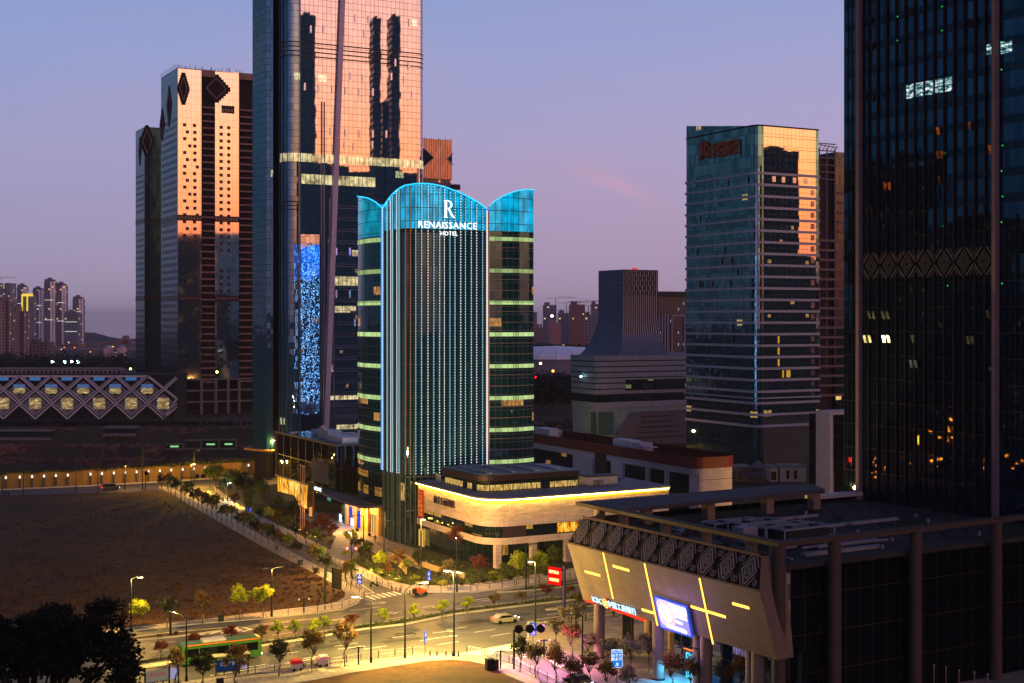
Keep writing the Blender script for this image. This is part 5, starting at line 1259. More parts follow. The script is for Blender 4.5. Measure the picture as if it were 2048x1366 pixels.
# light lines set in the leaning stone
upw = (bp(0, PM[0], PM[1])-bp(0, PB_[0], PB_[1])); LW_ = upw.length; upw.normalize(); nw = upw.cross(EB).normalized()
if nw.dot(NB) < 0: nw = -nw
GOLDL = emis('gold_line', (255, 196, 80), 2.6)
def fac_pt(px, py, out=.0):
    o_ = bp(0, PB_[0], PB_[1]) + nw*out; d = Vector(((px-CX)/F, 1, -(py-HY)/F)); c = Vector((0, 0, H0)); t = (o_-c).dot(nw)/d.dot(nw); return c+d*t
for p0, p1 in (((1206, 1104), (1226, 1197)), ((1289, 1127), (1315, 1251)), ((1399, 1157), (1426, 1288)), ((1170, 1143), (1200, 1151)), ((1226, 1132), (1258, 1141)), ((1284, 1219), (1307, 1226)), ((1382, 1213), (1451, 1234)), ((1465, 1207), (1498, 1216))):
    b = MB(); b.bar(fac_pt(*p0, out=.05), fac_pt(*p1, out=.05), .22 if abs(p1[0]-p0[0]) < 30 and abs(p1[1]-p0[1]) > 40 else .34, .12, up=nw); b.build('light_line', GOLDL, BK)
# LED screen
scr = [fac_pt(x, y, .35) for x, y in ((1309, 1192), (1373, 1213), (1385, 1274), (1322, 1254))]
m5 = bpy.data.materials.new('led_screen'); m5.use_nodes = True; n = NT(m5.node_tree); MATS['led_screen'] = m5
uv = n.n('UVMap').outputs[0]; s_ = n.n('SeparateXYZ', {0: uv}); u, v = s_.outputs[0], s_.outputs[1]
dx = n.m('SUBTRACT', u, .26); dy = n.m('SUBTRACT', v, .55); dd = n.m('SQRT', n.m('ADD', n.m('MULTIPLY', dx, dx), n.m('MULTIPLY', n.m('MULTIPLY', dy, dy), .5)))
nz = n.n('TexNoise', {0: uv, 2: 9.0, 3: 3.0}).outputs[0]; dd = n.m('ADD', dd, n.m('MULTIPLY', n.m('SUBTRACT', nz, .5), .16))
cl_ = n.ramp(dd, [(.0, (1, 1, 1, 1)), (.2, (1.0, .93, .96, 1)), (.245, (.9, .42, .5, 1)), (.27, (.9, .8, 1, 1)), (.34, (.42, .34, .86, 1)), (.9, (.30, .24, .72, 1))])
n.n('OutputMaterial', {0: n.n('Emission', {0: cl_, 1: 1.25}).outputs[0]})
b = MB(); b.face([scr[3], scr[2], scr[1], scr[0]], [(0, 0), (1, 0), (1, 1), (0, 1)])
ef = [p-nw*.3 for p in scr]
sc_o = b.build('led_screen', m5, BK); b = MB()
for i in range(4): b.bar(scr[i], scr[(i+1) % 4], .12, .3, up=nw)
b.build('screen_frame', mat('screen_frame_blue', (20, 40, 90), .5, em=(30, 90, 255), es=.7), BK)
xs_ = (scr[1]-scr[0]).normalized(); ys_ = (scr[0]-scr[3]).normalized(); SW = emis('screen_white', (255, 255, 255), 2.2)
def sp_(u, v): a = scr[3]+(scr[2]-scr[3])*u; c = scr[0]+(scr[1]-scr[0])*u; return a+(c-a)*v+nw*.08
for i, (u_, v_, tx, sz) in enumerate(((.73, .86, '中国工商银行', .62), (.74, .71, '信用卡服务', .62), (.75, .56, '工银融安', .66), (.66, .36, '95588', .56), (.55, .12, '您身边的银行', .70))):
    text('screen_text', tx, sz, sp_(u_, v_), xs_, ys_, SW, sc_o, .01, bold=.03)
# bank sign
RED_E = emis('red_neon', (255, 40, 16), 2.2); BW = emis('blue_white', (190, 226, 255), 1.6)
def sgl(px, py, o=.45): return fac_pt(px, py, o)
q = sgl(1194, 1201); text('bank_sign_letters', 'ICBC', 1.25, q, EB, upw, BW, BK, .05, bold=.01, xs=.9)
q = sgl(1243, 1216.5); text('bank_sign_letters', '中国工商银行', 1.15, q, EB, upw, BW, BK, .05, bold=.012, xs=1.0, spacing=1.06)
cm = sgl(1211, 1206.5)
def circ(r0, r1, out=0.0, n_=28):
    b = MB(); c = cm+nw*out
    for i in range(n_):
        t0, t1 = 2*math.pi*i/n_, 2*math.pi*(i+1)/n_
        P4 = [c+EB*r*math.cos(t)+upw*r*math.sin(t) for r, t in ((r0, t0), (r1, t0), (r1, t1), (r0, t1))]; b.face(P4[::-1] if r0 == 0 else P4)
    return b
circ(0.001, .88, 0).build('emblem_disc', emis('emblem_red', (255, 30, 10), 1.2), BK); circ(.62, .76, .05).build('emblem_ring', emis('emblem_gold', (255, 226, 120), 1.8), BK)
b = MB()
for sx in (-1, 1):
    c = cm+nw*.06
    for p0, p1 in (((.08, .5), (.42, .5)), ((.42, .5), (.42, .12)), ((.42, .12), (.16, .12)), ((.16, -.12), (.42, -.12)), ((.42, -.12), (.42, -.5)), ((.42, -.5), (.08, -.5)), ((.14, .5), (.14, -.5))):
        b.bar(c+EB*sx*p0[0]*.75+upw*p0[1]*.75, c+EB*sx*p1[0]*.75+upw*p1[1]*.75, .09, .08, up=nw)
b.build('emblem_sign', emis('emblem_gold', (255, 226, 120), 1.8), BK)
b = MB(); b.bar(sgl(1171, 1201.5, .2), sgl(1187, 1206, .2), .2, .15, up=nw); b.bar(sgl(1222, 1217.5, .2), sgl(1289, 1241, .2), .24, .15, up=nw); b.build('neon_line', RED_E, BK)
# round columns under the facade
COLM = tiled('column_stone', (128, 106, 96), 3, 1.1, .03, (96, 78, 70), var=.05, stag=False)
for s_, o_ in ((1.5, -1.8), (1.5, -11), (15.8, -1.8), (22.5, -3.6), (26.3, -1.8), (33.5, -3.4), (36.5, -1.8)):
    q = bp(s_, o_, 0); b = MB(); b.tube(q, q+Vector((0, 0, 8.4)), .82, n=20, cap=False); co = b.build('column', COLM, BK, smooth=True)
    b = MB(); b.tube(q, q+Vector((0, 0, .35)), .95, n=20); b.build('column_base', DARK, co)
q_s = [bp(6, -11, 0), bp(13.5, -11, 0), bp(14, -6, 0), bp(41, -6, 0)]
b = MB(); b.poly_wall(q_s[:2], .1, 8.4, closed=False); b.poly_wall([bp(5, -20, 0), bp(6, -11, 0)], .1, 8.4, closed=False); b.build('lobby_stone_wall', tiled('lobby_stone', (168, 142, 100), 1.4, .9, .03, (100, 80, 56), var=.06), BK)
b = MB(); b.poly_wall(q_s[1:], .1, 8.4, closed=False); b.build('lobby_glass', glass('bank_lobby_glass', (52, 62, 80), 2.2, 4.2, .14, .2, (22, 24, 34), tilt=.02, wav=.1, lit=.06, litc=(200, 170, 255), lits=.4, fh=4.2), BK)
# glowing cyan notice board, orange neon door outline
nb = bp(18.4, -5.6, 0); b = MB(); b.box(nb+Vector((0, 0, 2.0)), (2.2, .2, 3.4), EB); no = b.build('notice_screen', emis('cyan_notice', (90, 220, 255), 1.6, True), BK)
for i in range(6): text('notice_text', '服务公告' if i % 2 else '营业时间', .34, nb+NB*.13+Vector((0, 0, 3.35-i*.5)), EB, (0, 0, 1), emis('notice_blue', (20, 110, 200), .9), no, .01)
b = MB(); b.bar(nb+EB*-1.8+NB*.3+Vector((0, 0, 4.3)), nb+EB*1.5+NB*.3+Vector((0, 0, 4.3)), .14); b.bar(nb+EB*1.5+NB*.3+Vector((0, 0, 4.3)), nb+EB*1.5+NB*.3+Vector((0, 0, .3)), .14); b.build('neon_door_frame', emis('orange_neon', (255, 110, 40), 2.0), BK)
# roof deck, roof wall, roof canopy
KA = Vector((10.3, 208, 0)); KB = Vector((32.8, 170, 0)); ZK = 22.5
def kq(s, v, z=0): q = KB - EB*s + VB*v; return Vector((q.x, q.y, z))
b = MB(); b.prism([tuple(p[:2]) for p in (kq(44, 1.2), kq(1.2, 1.2), kq(1.2, 70), kq(44, 70))], 18.6, 19.2); b.build('roof_deck', mat('roof_dark', (46, 44, 46), .9, var=.3, scale=.3), BK)
b = MB(); b.poly_wall([kq(1.6, 3.6), kq(1.6, 70)], 0, 18.6, closed=False); b.poly_wall([kq(44, 8), kq(41, 8)], 0, 18.6, closed=False); b.poly_wall([kq(44, 70), kq(44, 8)], 8, 20, closed=False)
b.build('side_glass_wall', glass('bank_side_glass', (18, 22, 32), 2.4, 5.0, .10, .12, (16, 16, 22), tilt=.02, wav=.05, rough=.06, var=.5, body=(3, 5, 8)), BK)
CAN = mat('canopy_concrete', (66, 52, 46), .8, var=.15, scale=.4)
b = MB(); b.prism([tuple(p[:2]) for p in (kq(44.5, -.3), kq(-.5, -.3), kq(-.5, 1.3), kq(44.5, 1.3))], ZK-.55, ZK); b.build('roof_canopy', CAN, BK)
b = MB(); b.prism([tuple(p[:2]) for p in (kq(1.1, 1.31), kq(-.5, 1.31), kq(-.5, 78), kq(1.1, 78))], ZK-.55, ZK); b.build('roof_canopy', CAN, BK)
b = MB(); b.prism([tuple(p[:2]) for p in (kq(44.5, 1.31), kq(34.5, 1.31), kq(34.5, 2), kq(36.5, 43), kq(42, 46), kq(44.5, 42))], ZK-.55, ZK); b.build('roof_canopy', mat('canopy_top', (62, 60, 68), .8, var=.2, scale=.3), BK)
b = MB(); b.prism([tuple(p[:2]) for p in (kq(44.4, 46), kq(42.4, 46), kq(42.4, 70), kq(44.4, 70))], ZK-2.6, ZK-2.0); b.build('roof_canopy', WHITE, BK)
for s_ in (40, 34, 24, 15, 6):
    q = kq(s_, 1.0); b = MB(); b.tube(q+Vector((0, 0, 19.2)), q+Vector((0, 0, ZK-.55)), .8, n=16, cap=False); b.build('roof_column', COLM, BK, smooth=True)
for v_ in (8, 20, 32, 42):
    q = kq(38, v_); MB().box(q+Vector((0, 0, 20.6)), (1.5, 1.5, 2.8), EB).build('roof_column', COLM, BK)
for v_ in (.4, 9.8, 24.4, 40.2, 56):
    q = kq(.2, v_); b = MB(); b.tube(q, q+Vector((0, 0, ZK-.55)), .85, n=22, cap=False); b.build('column', tiled('tall_column_stone', (68, 54, 48), 1.8, .75, .03, (70, 54, 48), var=.06, stag=True), BK, smooth=True)
b = MB(); b.box(kq(14, 1.5, 20)+Vector((0, 0, 0)), (.1, .1, .1)); 
b = MB(); b.prism([tuple(p[:2]) for p in (kq(43, 1.6), kq(1.5, 1.6), kq(1.5, 2.2), kq(43, 2.2))], 19.2, 20.3); b.build('parapet', CAN, BK)
for s_ in (20, 11.5):
    b = MB()
    for i in range(8):
        t0, t1 = math.pi*i/16, math.pi*(i+1)/16; c = kq(s_, 3.4, 19.4)
        b.bar(c+NB*2.2*math.cos(t0)+Vector((0, 0, 2.2*math.sin(t0))), c+NB*2.2*math.cos(t1)+Vector((0, 0, 2.2*math.sin(t1))), 1.6, .2)
    b.build('air_scoop', CAN, BK)
# rooftop plant: cooling units in frames
RP = mat('plant_white', (120, 122, 134), .6)
def unit(cx_, cv, l, w_, h_, label, frame=True):
    o = thing('cooling_unit', label, 'cooling unit', kq(cx_, cv, 19.2), 'rooftop cooling units')
    c = kq(cx_, cv, 19.2)
    MB().box(c+Vector((0, 0, .5+h_*.4)), (l*.82, w_*.8, h_*.72), VB).build('casing', mat('casing_dark', (34, 38, 46), .5, .3), o)
    b = MB()
    for a_ in (-1, 1):
        for c_ in (-1, 1): b.bar(c+VB*a_*l/2+EB*c_*w_/2, c+VB*a_*l/2+EB*c_*w_/2+Vector((0, 0, h_)), .2)
        b.bar(c+VB*a_*l/2-EB*w_/2+Vector((0, 0, h_)), c+VB*a_*l/2+EB*w_/2+Vector((0, 0, h_)), .2); b.bar(c-VB*l/2+EB*a_*w_/2+Vector((0, 0, h_)), c+VB*l/2+EB*a_*w_/2+Vector((0, 0, h_)), .2)
    k_ = -l/2+.8
    while k_ < l/2: b.bar(c+VB*k_-EB*w_/2+Vector((0, 0, h_)), c+VB*k_+EB*w_/2+Vector((0, 0, h_)), .12, .06); k_ += .8
    b.build('frame', RP, o)
    b = MB()
    for k_ in (-.25, .25): b.tube(c+VB*l*k_+Vector((0, 0, h_*.86+.1)), c+VB*l*k_+Vector((0, 0, h_+.25)), .55, n=10)
    b.build('fan', DARK, o)
unit(12, 15, 9, 3.6, 2.6, 'framed cooling unit nearest the canopy corner on the bank roof'); unit(16.5, 16, 9.5, 3, 2.2, 'low framed cooling unit behind the nearest one on the bank roof')
unit(21, 15, 8, 3, 2.2, 'third framed cooling unit from the front on the bank roof'); unit(25, 14, 9, 3, 1.8, 'rearmost framed cooling unit on the bank roof'); 
o = thing('plant_box', 'white cabinet standing on legs on the bank roof left of the cooling frames', 'cabinet', kq(16, 8.5, 19.2)); MB().box(kq(16, 8.5, 20.8), (2.6, 2.4, 1.9), VB).build('cabinet', RP, o)
for a_ in (-1, 1): MB().box(kq(16+a_, 8.5+a_, 19.5), (.15, .15, .8), VB).build('leg', DARK, o)
o = thing('stair_hut', 'small ribbed metal hut on the bank roof near the front parapet', 'hut', kq(6.5, 4.8, 19.2)); MB().box(kq(6.5, 4.8, 20.1), (2.6, 2, 1.8), VB).build('wall', tiled('ribbed_hut', (96, 92, 100), .3, 4, .08, var=.05, stag=False), o); MB().box(kq(6.5, 4.8, 21.05), (2.8, 2.2, .1), VB).build('roof', RP, o)
o = thing('roof_pipework', 'pale pipes and ducts running across the bank roof', 'pipes', kq(10, 20, 19.2))
b = MB()
for s_, v0, v1 in ((8.5, 12, 26), (7.6, 14, 27), (9.6, 10, 12)): b.tube(kq(s_, v0, 19.6), kq(s_, v1, 19.6), .18)
for s0_, s1_, v in ((3, 30, 5.2), (26, 40, 12), (20, 34, 24)): b.tube(kq(s0_, v, 19.5), kq(s1_, v, 19.5), .16)
b.build('pipe', RP, o)
for s_, v, l, w_ in ((5, 16, 14, 1.0), (30, 10, 6, 3), (12, 30, 26, .8), (22, 34, 20, .8), (31, 30, 12, .7)): MB().box(kq(s_, v, 19.45), (l, w_, .4), VB).build('duct', RP, o)
t = thing('roof_railing', 'thin metal railing along the front edge of the bank roof deck', 'railing', kq(22, 3, 19.2)); b = MB()
for z in (.5, 1.0): b.bar(kq(43, 3, 19.2+z), kq(2, 3, 19.2+z), .06)
for i in range(28): b.bar(kq(43-i*1.52, 3, 19.2), kq(43-i*1.52, 3, 20.2), .06)
b.build('rail', RP, t)
vt_ = thing('roof_vent', 'x', 'vent'); MB().tube((0, 0, 0), (0, 0, .7), .22, n=8).build('stack', RP, vt_); MB().tube((0, 0, .7), (0, 0, .85), .36, n=8).build('cowl', DARK, vt_)
r_ = random.Random(44)
for i in range(16): dup(vt_, kq(r_.uniform(3, 34), r_.uniform(5, 50), 19.2), 0, 'small round vent stack standing on the bank roof deck', 'vent stacks on the bank roof')
remove(vt_)
# ---- 15. hall with diamond lattice trusses ----
HL = thing('lattice_hall', 'long hall fronted by white diamond lattice trusses with lit panels', 'hall', (-210, 655, 0))
def hp(zx, zy, Y=655): return P(zx/2.969, 500+zy/2.969, Y)
TR_ = mat('truss_white', (206, 192, 204), .6, var=.06)
b = MB(); top, mid, bot = 750, 880, 1002; un = 190
def clipseg(x0, y0, x1, y1, w_=.75, Y=655):
    # keep between the two ends of the hall
    if max(x0, x1) < -420: return
    b.bar(hp(x0, y0, Y), hp(x1, y1, Y), w_, .6, up=Vector((0, -1, 0)))
for i in range(-2, 6):
    xb = 20+i*un
    for s in (-1, 1):
        for off_ in (0, 22):
            x1 = xb+s*(285-off_); y1 = top+off_*.2
            y0 = bot-off_
            if x1 > 1050:
                f_ = (1050-xb)/(x1-xb); x1, y1 = 1050, y0+(y1-y0)*f_
            clipseg(xb, y0, x1, y1, .7 if off_ == 0 else .38)
clipseg(-400, top, 880, top, .9); clipseg(880, top, 1050, 882, .9); clipseg(1050, 882, 975, 1000, .8); clipseg(880, top, 770, 850, .5)
for i in range(-2, 6):   # small inner lattices
    for (cx_, cy) in ((20+i*un, 912), (115+i*un, 836)):
        if cx_ > 1000: continue
        for r_ in (62, 44):
            for sx in (-1, 1):
                for sy in (-1, 1): clipseg(cx_+sx*r_, cy, cx_, cy+sy*r_*.86, .22)
b.build('lattice_truss', TR_, HL)
m6 = noise_mat('lit_panel_mat', [(.3, (60, 50, 40)), (.7, (200, 180, 120))], 1.0)
mm = bpy.data.materials.new('lit_panel'); mm.use_nodes = True; n = NT(mm.node_tree); nz = n.n('TexNoise', {0: n.vm('MULTIPLY', n.n('TexCoord').outputs['Object'], (.5, .5, 2.0)), 2: .7, 3: 6.0, 4: .75}).outputs[0]
n.n('OutputMaterial', {0: n.n('Emission', {0: n.ramp(nz, [(.36, lin((60, 46, 34))), (.5, lin((150, 124, 80))), (.62, lin((240, 214, 140)))]), 1: .95}).outputs[0]}); mm.cycles.emission_sampling = 'NONE'
bls = emis('blue_panel', (64, 112, 176), .75)
for i in range(-1, 6):
    def pan(x0, x1, y0, y1, m_): 
        a, c = hp(x0, y1, 655.6), hp(x1, y0, 655.6); MB().box((a+c)/2, (c.x-a.x, .3, c.z-a.z)).build('lit_panel' if m_ is mm else 'blue_panel', m_, HL)
    x = 20+i*un
    if x < 1000: pan(x-36, x+34, 878, 944, mm)
    if x+92 < 920: pan(x+60, x+128, 820, 852, mm); pan(x+60, x+128, 797, 819, bls)
    if x < 900: pan(x-34, x+30, 755, 775, bls)
b = MB(); a = hp(-500, 1000, 657.5); c = hp(1040, 740, 657.5); b.box((a+c)/2+Vector((0, 12, 0)), (c.x-a.x, 24, c.z-a.z)); b.build('rear_volume', mat('hall_shadow', (22, 22, 28), .8), HL)
b = MB(); a = hp(-500, 748, 668); c = hp(960, 700, 720); 
b.face([hp(-500, 745, 660), hp(880, 745, 660), hp(740, 703, 740), hp(-500, 700, 740)]); b.build('roof', mat('hall_roof', (44, 46, 56), .7), HL)
b = MB()
for x in range(-300, 760, 62): b.bar(hp(x, 740, 662), hp(x+50, 712, 720), .5); b.bar(hp(x+62, 740, 662), hp(x+20, 712, 720), .5)
b.bar(hp(-500, 703, 741), hp(740, 704, 741), 1.0); b.build('roof_truss', mat('truss_dim', (90, 86, 98), .7), HL)
MB().box((hp(232, 735, 670)+hp(475, 724, 670))/2, (62*1.0, 4, 5)).build('roof_house', windows('roof_house_grid', (120, 108, 110), 2.2, 5, .5, .4, lit=0), HL)
# sheds and platforms over the excavation
for nm, lab, x0, x1, y0, y1, cat in (('site_platform', 'long concrete platform with dark glazing above the excavation, at the left edge', -30, 308, 1073, 1130, 'platform'), ('site_platform', 'short concrete platform with dark glazing in the middle of the excavation', 617, 798, 1055, 1105, 'platform')):
    t = thing(nm, lab, cat, hp((x0+x1)/2, y1, 628)); a, c = hp(x0, y1, 628), hp(x1, y0, 628)
    MB().box(((a.x+c.x)/2, 631, a.z+.7), (c.x-a.x, 9, 1.2)).build('deck', CONC, t); MB().box(((a.x+c.x)/2, 631, c.z), (c.x-a.x, 9, .6)).build('roof', CONC, t)
    MB().box(((a.x+c.x)/2, 632, (a.z+c.z)/2+.5), (c.x-a.x-.5, 6, c.z-a.z-1)).build('glazing', mat('teal_glazing', (34, 66, 78), .2, .6), t)
    b = MB()
    for k_ in range(6): b.box((a.x+(c.x-a.x)*k_/5, 628.5, a.z-6), (.7, .7, 13))
    b.build('support', CONC, t)
for x0, x1, y0, y1, lab in ((985, 1085, 1152, 1182, 'lit opening with green lights left of the terrace arch'), (1100, 1195, 1130, 1180, 'dark open bay in the excavation wall'), (1200, 1300, 1128, 1180, 'lit open bay with green lamps in the excavation wall'), (1310, 1402, 1126, 1180, 'rightmost open bay with green lamps in the excavation wall')):
    a, c = hp(x0, y1, 606), hp(x1, y0, 606); t = thing('basement_bay', lab, 'bay', ((a.x+c.x)/2, 606, a.z), 'basement bays')
    b = MB(); b.box(((a.x+c.x)/2, 608, (a.z+c.z)/2), (c.x-a.x, 3, c.z-a.z)); b.build('void', DARK, t)
    b = MB(); b.bar((a.x, 606.2, c.z), (c.x, 606.2, c.z), .7); b.bar((a.x, 606.2, a.z), (c.x, 606.2, a.z), .7); b.bar((c.x, 606.2, a.z), (c.x, 606.2, c.z), .7); b.build('frame', CONC, t)
    if 'dark' not in lab: MB().box(((a.x+c.x)/2, 606.3, (a.z+c.z)/2), ((c.x-a.x)*.5, .2, .7)).build('lamp', emis('green_lamp', (150, 230, 150), .9), t)
# ---- 16. far city ----
def far(nm, lab, x0, x1, yt, Y, m_, m_side=None, dep=None, top=None, grp='distant apartment towers'):
    a = P(x0, yt, Y); c = P(x1, yt, Y); w_ = c.x-a.x; t = thing(nm, lab, 'tower block', ((a.x+c.x)/2, Y, 0), grp); dep = dep or w_
    b = MB(); b.prism([(a.x, Y), (c.x, Y), (c.x, Y+dep), (a.x, Y+dep)], -20, a.z); b.build('wall', m_, t)
    if top:
        for k0, k1, h_ in top: MB().box((a.x+w_*(k0+k1)/2, Y+dep*.4, a.z+h_/2), (w_*(k1-k0), dep*.8, h_)).build('roof_block', m_side or m_, t)
    return t, a, c
LTW = windows('far_pale', (255, 236, 240), 7, 5, .36, .6, (60, 58, 80), lit=.06, stripe=28, wall2=(100, 96, 124), lits=1.0)
LTD = windows('far_dark', (104, 102, 128), 6, 5, .5, .5, (54, 56, 78), lit=.08, lits=.9)
LTB = windows('far_brown', (150, 116, 116), 4, 3.4, .4, .5, (50, 40, 48), lit=.05, lits=.7, stripe=12, wall2=(84, 64, 70))
for i, (x0, x1, yt, Y, m_, lab) in enumerate(((34, 51, 574, 2900, LTW, 'pale high apartment tower, leftmost of the distant cluster'), (65, 84, 580, 2850, LTW, 'pale apartment tower behind the gold-outlined one'), (88, 108, 563, 2800, LTW, 'tallest pale apartment tower of the distant cluster'), (111, 130, 571, 2820, LTW, 'pale apartment tower right of the tallest one'), (145, 164, 598, 2780, LTW, 'pale apartment tower at the right end of the distant cluster'), (128, 156, 628, 2600, LTD, 'lower grey apartment block in front of the right end of the cluster'))):
    t, a, c = far('apartment_tower', lab, x0, x1, yt, Y, m_, top=((.05, .3, 5), (.35, .62, 8), (.7, .95, 4)))
    for z in (a.z*.33+8, a.z*.66+6): 
        b = MB(); b.box(((a.x+c.x)/2, Y-.6, z), ((c.x-a.x)*.85, .4, 1.2)); b.build('light_row', emis('far_white', (226, 236, 226), .8), t)
t, a, c = far('apartment_tower', 'distant apartment tower outlined by a golden light frame', 45, 66, 590, 2700, LTD)
b = MB(); b.bar((a.x, 2698, a.z), (c.x, 2698, a.z), 5, 5); b.bar((a.x, 2698, a.z*.35), (a.x, 2698, a.z), 2.2); b.bar((a.x+10, 2698, 4), (a.x+10, 2698, a.z), 2.2); b.build('light_frame', emis('far_gold', (255, 214, 70), 1.1), t)
far('apartment_tower', 'brown apartment tower at the very left edge', -12, 17, 602, 1500, LTB, top=((.1, .9, 5),)); far('apartment_tower', 'brown apartment tower with dark top, second from the left edge', 18, 48, 622, 1600, LTB, top=((.1, .6, 5),))
far('apartment_tower', 'hazy dark tower at the left edge behind the brown ones', -20, 19, 566, 3300, LTD); far('apartment_tower', 'hazy broad slab behind the gold-outlined tower', 10, 60, 596, 3900, LTD)
far('apartment_block', 'unfinished low concrete block in front of the distant cluster', 58, 96, 684, 1700, windows('far_frame', (110, 88, 84), 4.5, 3.3, .7, .62, (30, 24, 28), lit=0), top=((.1, .4, 4),))
for i, (x0, x1, yt, Y, m_, lab) in enumerate(((1086, 1113, 610, 2400, LTD, 'dark distant tower under a crane, left of the brown slab'), (1116, 1140, 626, 2300, LTD, 'distant lower dark block left of the brown slab'), (1139, 1170, 609, 2200, windows('far_red', (120, 76, 80), 4, 3.6, .45, .5, (60, 44, 56), lit=.02), 'broad brown distant tower with crane on its roof'), (1169, 1190, 630, 2250, LTD, 'hazy block right of the broad brown tower'), (1182, 1200, 608, 2500, LTD, 'hazy dark tower touching the flared tower'), (1066, 1078, 648, 2100, windows('far_pink', (150, 104, 112), 3, 3.6, .4, .5, (90, 64, 80), lit=.02), 'pinkish distant block at the left end of the right group'), (1098, 1122, 646, 2050, windows('far_pink', (150, 104, 112)), 'pinkish distant apartment block with white windows'), (1078, 1090, 655, 2080, windows('far_pink', (150, 104, 112)), 'small pinkish distant block with lit side'), (1060, 1074, 624, 2700, LTD, 'very hazy tower just right of the hotel'))):
    far('apartment_tower', lab, x0, x1, yt, Y, m_, top=((.1, .5, 5),))
def crane(px, py0, py1, Y, lab, jib=9):
    q = P(px, py0, Y); h_ = ZP(py1, Y); t = thing('tower_crane', lab, 'crane', q, 'distant tower cranes'); m_ = mat('crane_orange', (120, 80, 70), .7)
    MB().bar(q, (q.x, Y, h_), 1.0).build('mast', m_, t); b = MB(); b.bar((q.x-jib, Y, h_), (q.x+jib*2.4, Y, h_+.5), .7); b.bar((q.x, Y, h_+4), (q.x+jib*2.0, Y, h_+.6), .35); b.build('jib', m_, t)
for x, y0, y1, Y, lab in ((1111, 612, 596, 2400, 'crane above the dark distant tower'), (1133, 628, 606, 2300, 'crane left of the broad brown tower'), (1158, 612, 603, 2200, 'crane on the broad brown tower'), (1177, 632, 611, 2250, 'crane right of the broad brown tower'), (2, 560, 556, 3300, 'crane on the hazy tower at the left edge')): crane(x, y0, y1, Y, lab, 16)
# bridges and white sheds, left distance
br = thing('bridge', 'distant road bridge with a red arch and a row of orange lamps', 'bridge', P(220, 690, 2300))
b = MB(); b.bar(P(95, 697, 2300), P(330, 698, 2300), 9, 3.5); b.build('deck', mat('bridge_deck', (130, 104, 122), .8), br)
b = MB(); pr = None
for i in range(24):
    x = 120+i*9; q = P(x, 690-24*(max(0,i-2)/22.)**2.2, 2290)
    if pr: b.bar(pr, q, 1.6)
    pr = q
b.build('arch', mat('arch_red', (130, 30, 34), .6), br)
b = MB()
for x in (110, 150, 178, 205, 242, 268): b.bar(P(x, 698, 2300), (P(x, 698, 2300).x, 2300, 0), 3)
b.build('pier', CONC, br)
for x, y, w_, lab in ((207, 697, 12, 'white shed under the distant bridge, left one'), (234, 697, 12, 'white shed under the distant bridge, right one'), (226, 708, 21, 'white gabled shed in front of the distant bridge')):
    Y = 1500; a = P(x, y, Y); c = P(x+w_, y, Y); t = thing('shed', lab, 'shed', ((a.x+c.x)/2, Y, 0)); hh_ = a.z
    b = MB(); b.prism([(a.x, Y), (c.x, Y), (c.x, Y+14), (a.x, Y+14)], 0, hh_); b.build('wall', mat('shed_white', (190, 160, 170), .8), t)
    b = MB(); xm = (a.x+c.x)/2; b.face([(a.x, Y-.2, hh_), (c.x, Y-.2, hh_), (xm, Y-.2, hh_+3)]); b.face([(a.x, Y-.2, hh_), (xm, Y-.2, hh_+3), (xm, Y+14, hh_+3), (a.x, Y+14, hh_)]); b.face([(xm, Y-.2, hh_+3), (c.x, Y-.2, hh_), (c.x, Y+14, hh_), (xm, Y+14, hh_+3)]); b.build('roof', mat('shed_roof', (160, 140, 156), .7), t)
for i, (x0, x1, y) in enumerate(((206, 218, 683), (222, 232, 686), (236, 262, 680), (245, 256, 671))):
    far('hillside_block', ('low hillside block left of the hill road', 'small block below the hilltop lamps', 'long pale block on the far hillside', 'block on top of the far hill')[i], x0, x1, y, 3200, windows('far_hill', (128, 96, 108), 4, 4, .4, .5, lit=.03), grp='blocks on the far hillside')
# white domed stadium
SD = thing('stadium', 'low white domed stadium roof in the distance right of the hotel', 'stadium', P(1112, 716, 900))
b = MB(); c = P(1108, 716, 905); b2 = []
for i in range(24):
    for j in range(8):
        def dq(i_, j_): 
            t = math.pi*2*i_/24; ph_ = math.pi/2*j_/8; r_ = 1-math.sin(ph_)**2.2*1.0; return (c.x+46*math.cos(t)*math.sqrt(max(0, 1-(j_/8)**2)), 905+38*math.sin(t)*math.sqrt(max(0, 1-(j_/8)**2)), c.z+8.0*(j_/8))
        b.face([dq(i, j), dq(i+1, j), dq(i+1, j+1), dq(i, j+1)], [(i, j), (i+1, j), (i+1, j+1), (i, j+1)])
b.build('dome', tiled('dome_white', (226, 220, 238), 1, 1, .03, (120, 112, 134), var=.04, stag=False, rough=.5), SD, smooth=True)
b = MB(); b.poly_wall([(c.x+45*math.cos(t*.2618), 905+37*math.sin(t*.2618)) for t in range(24)], 0, c.z+.2); b.build('drum', mat('drum_grey', (120, 112, 130), .8), SD)
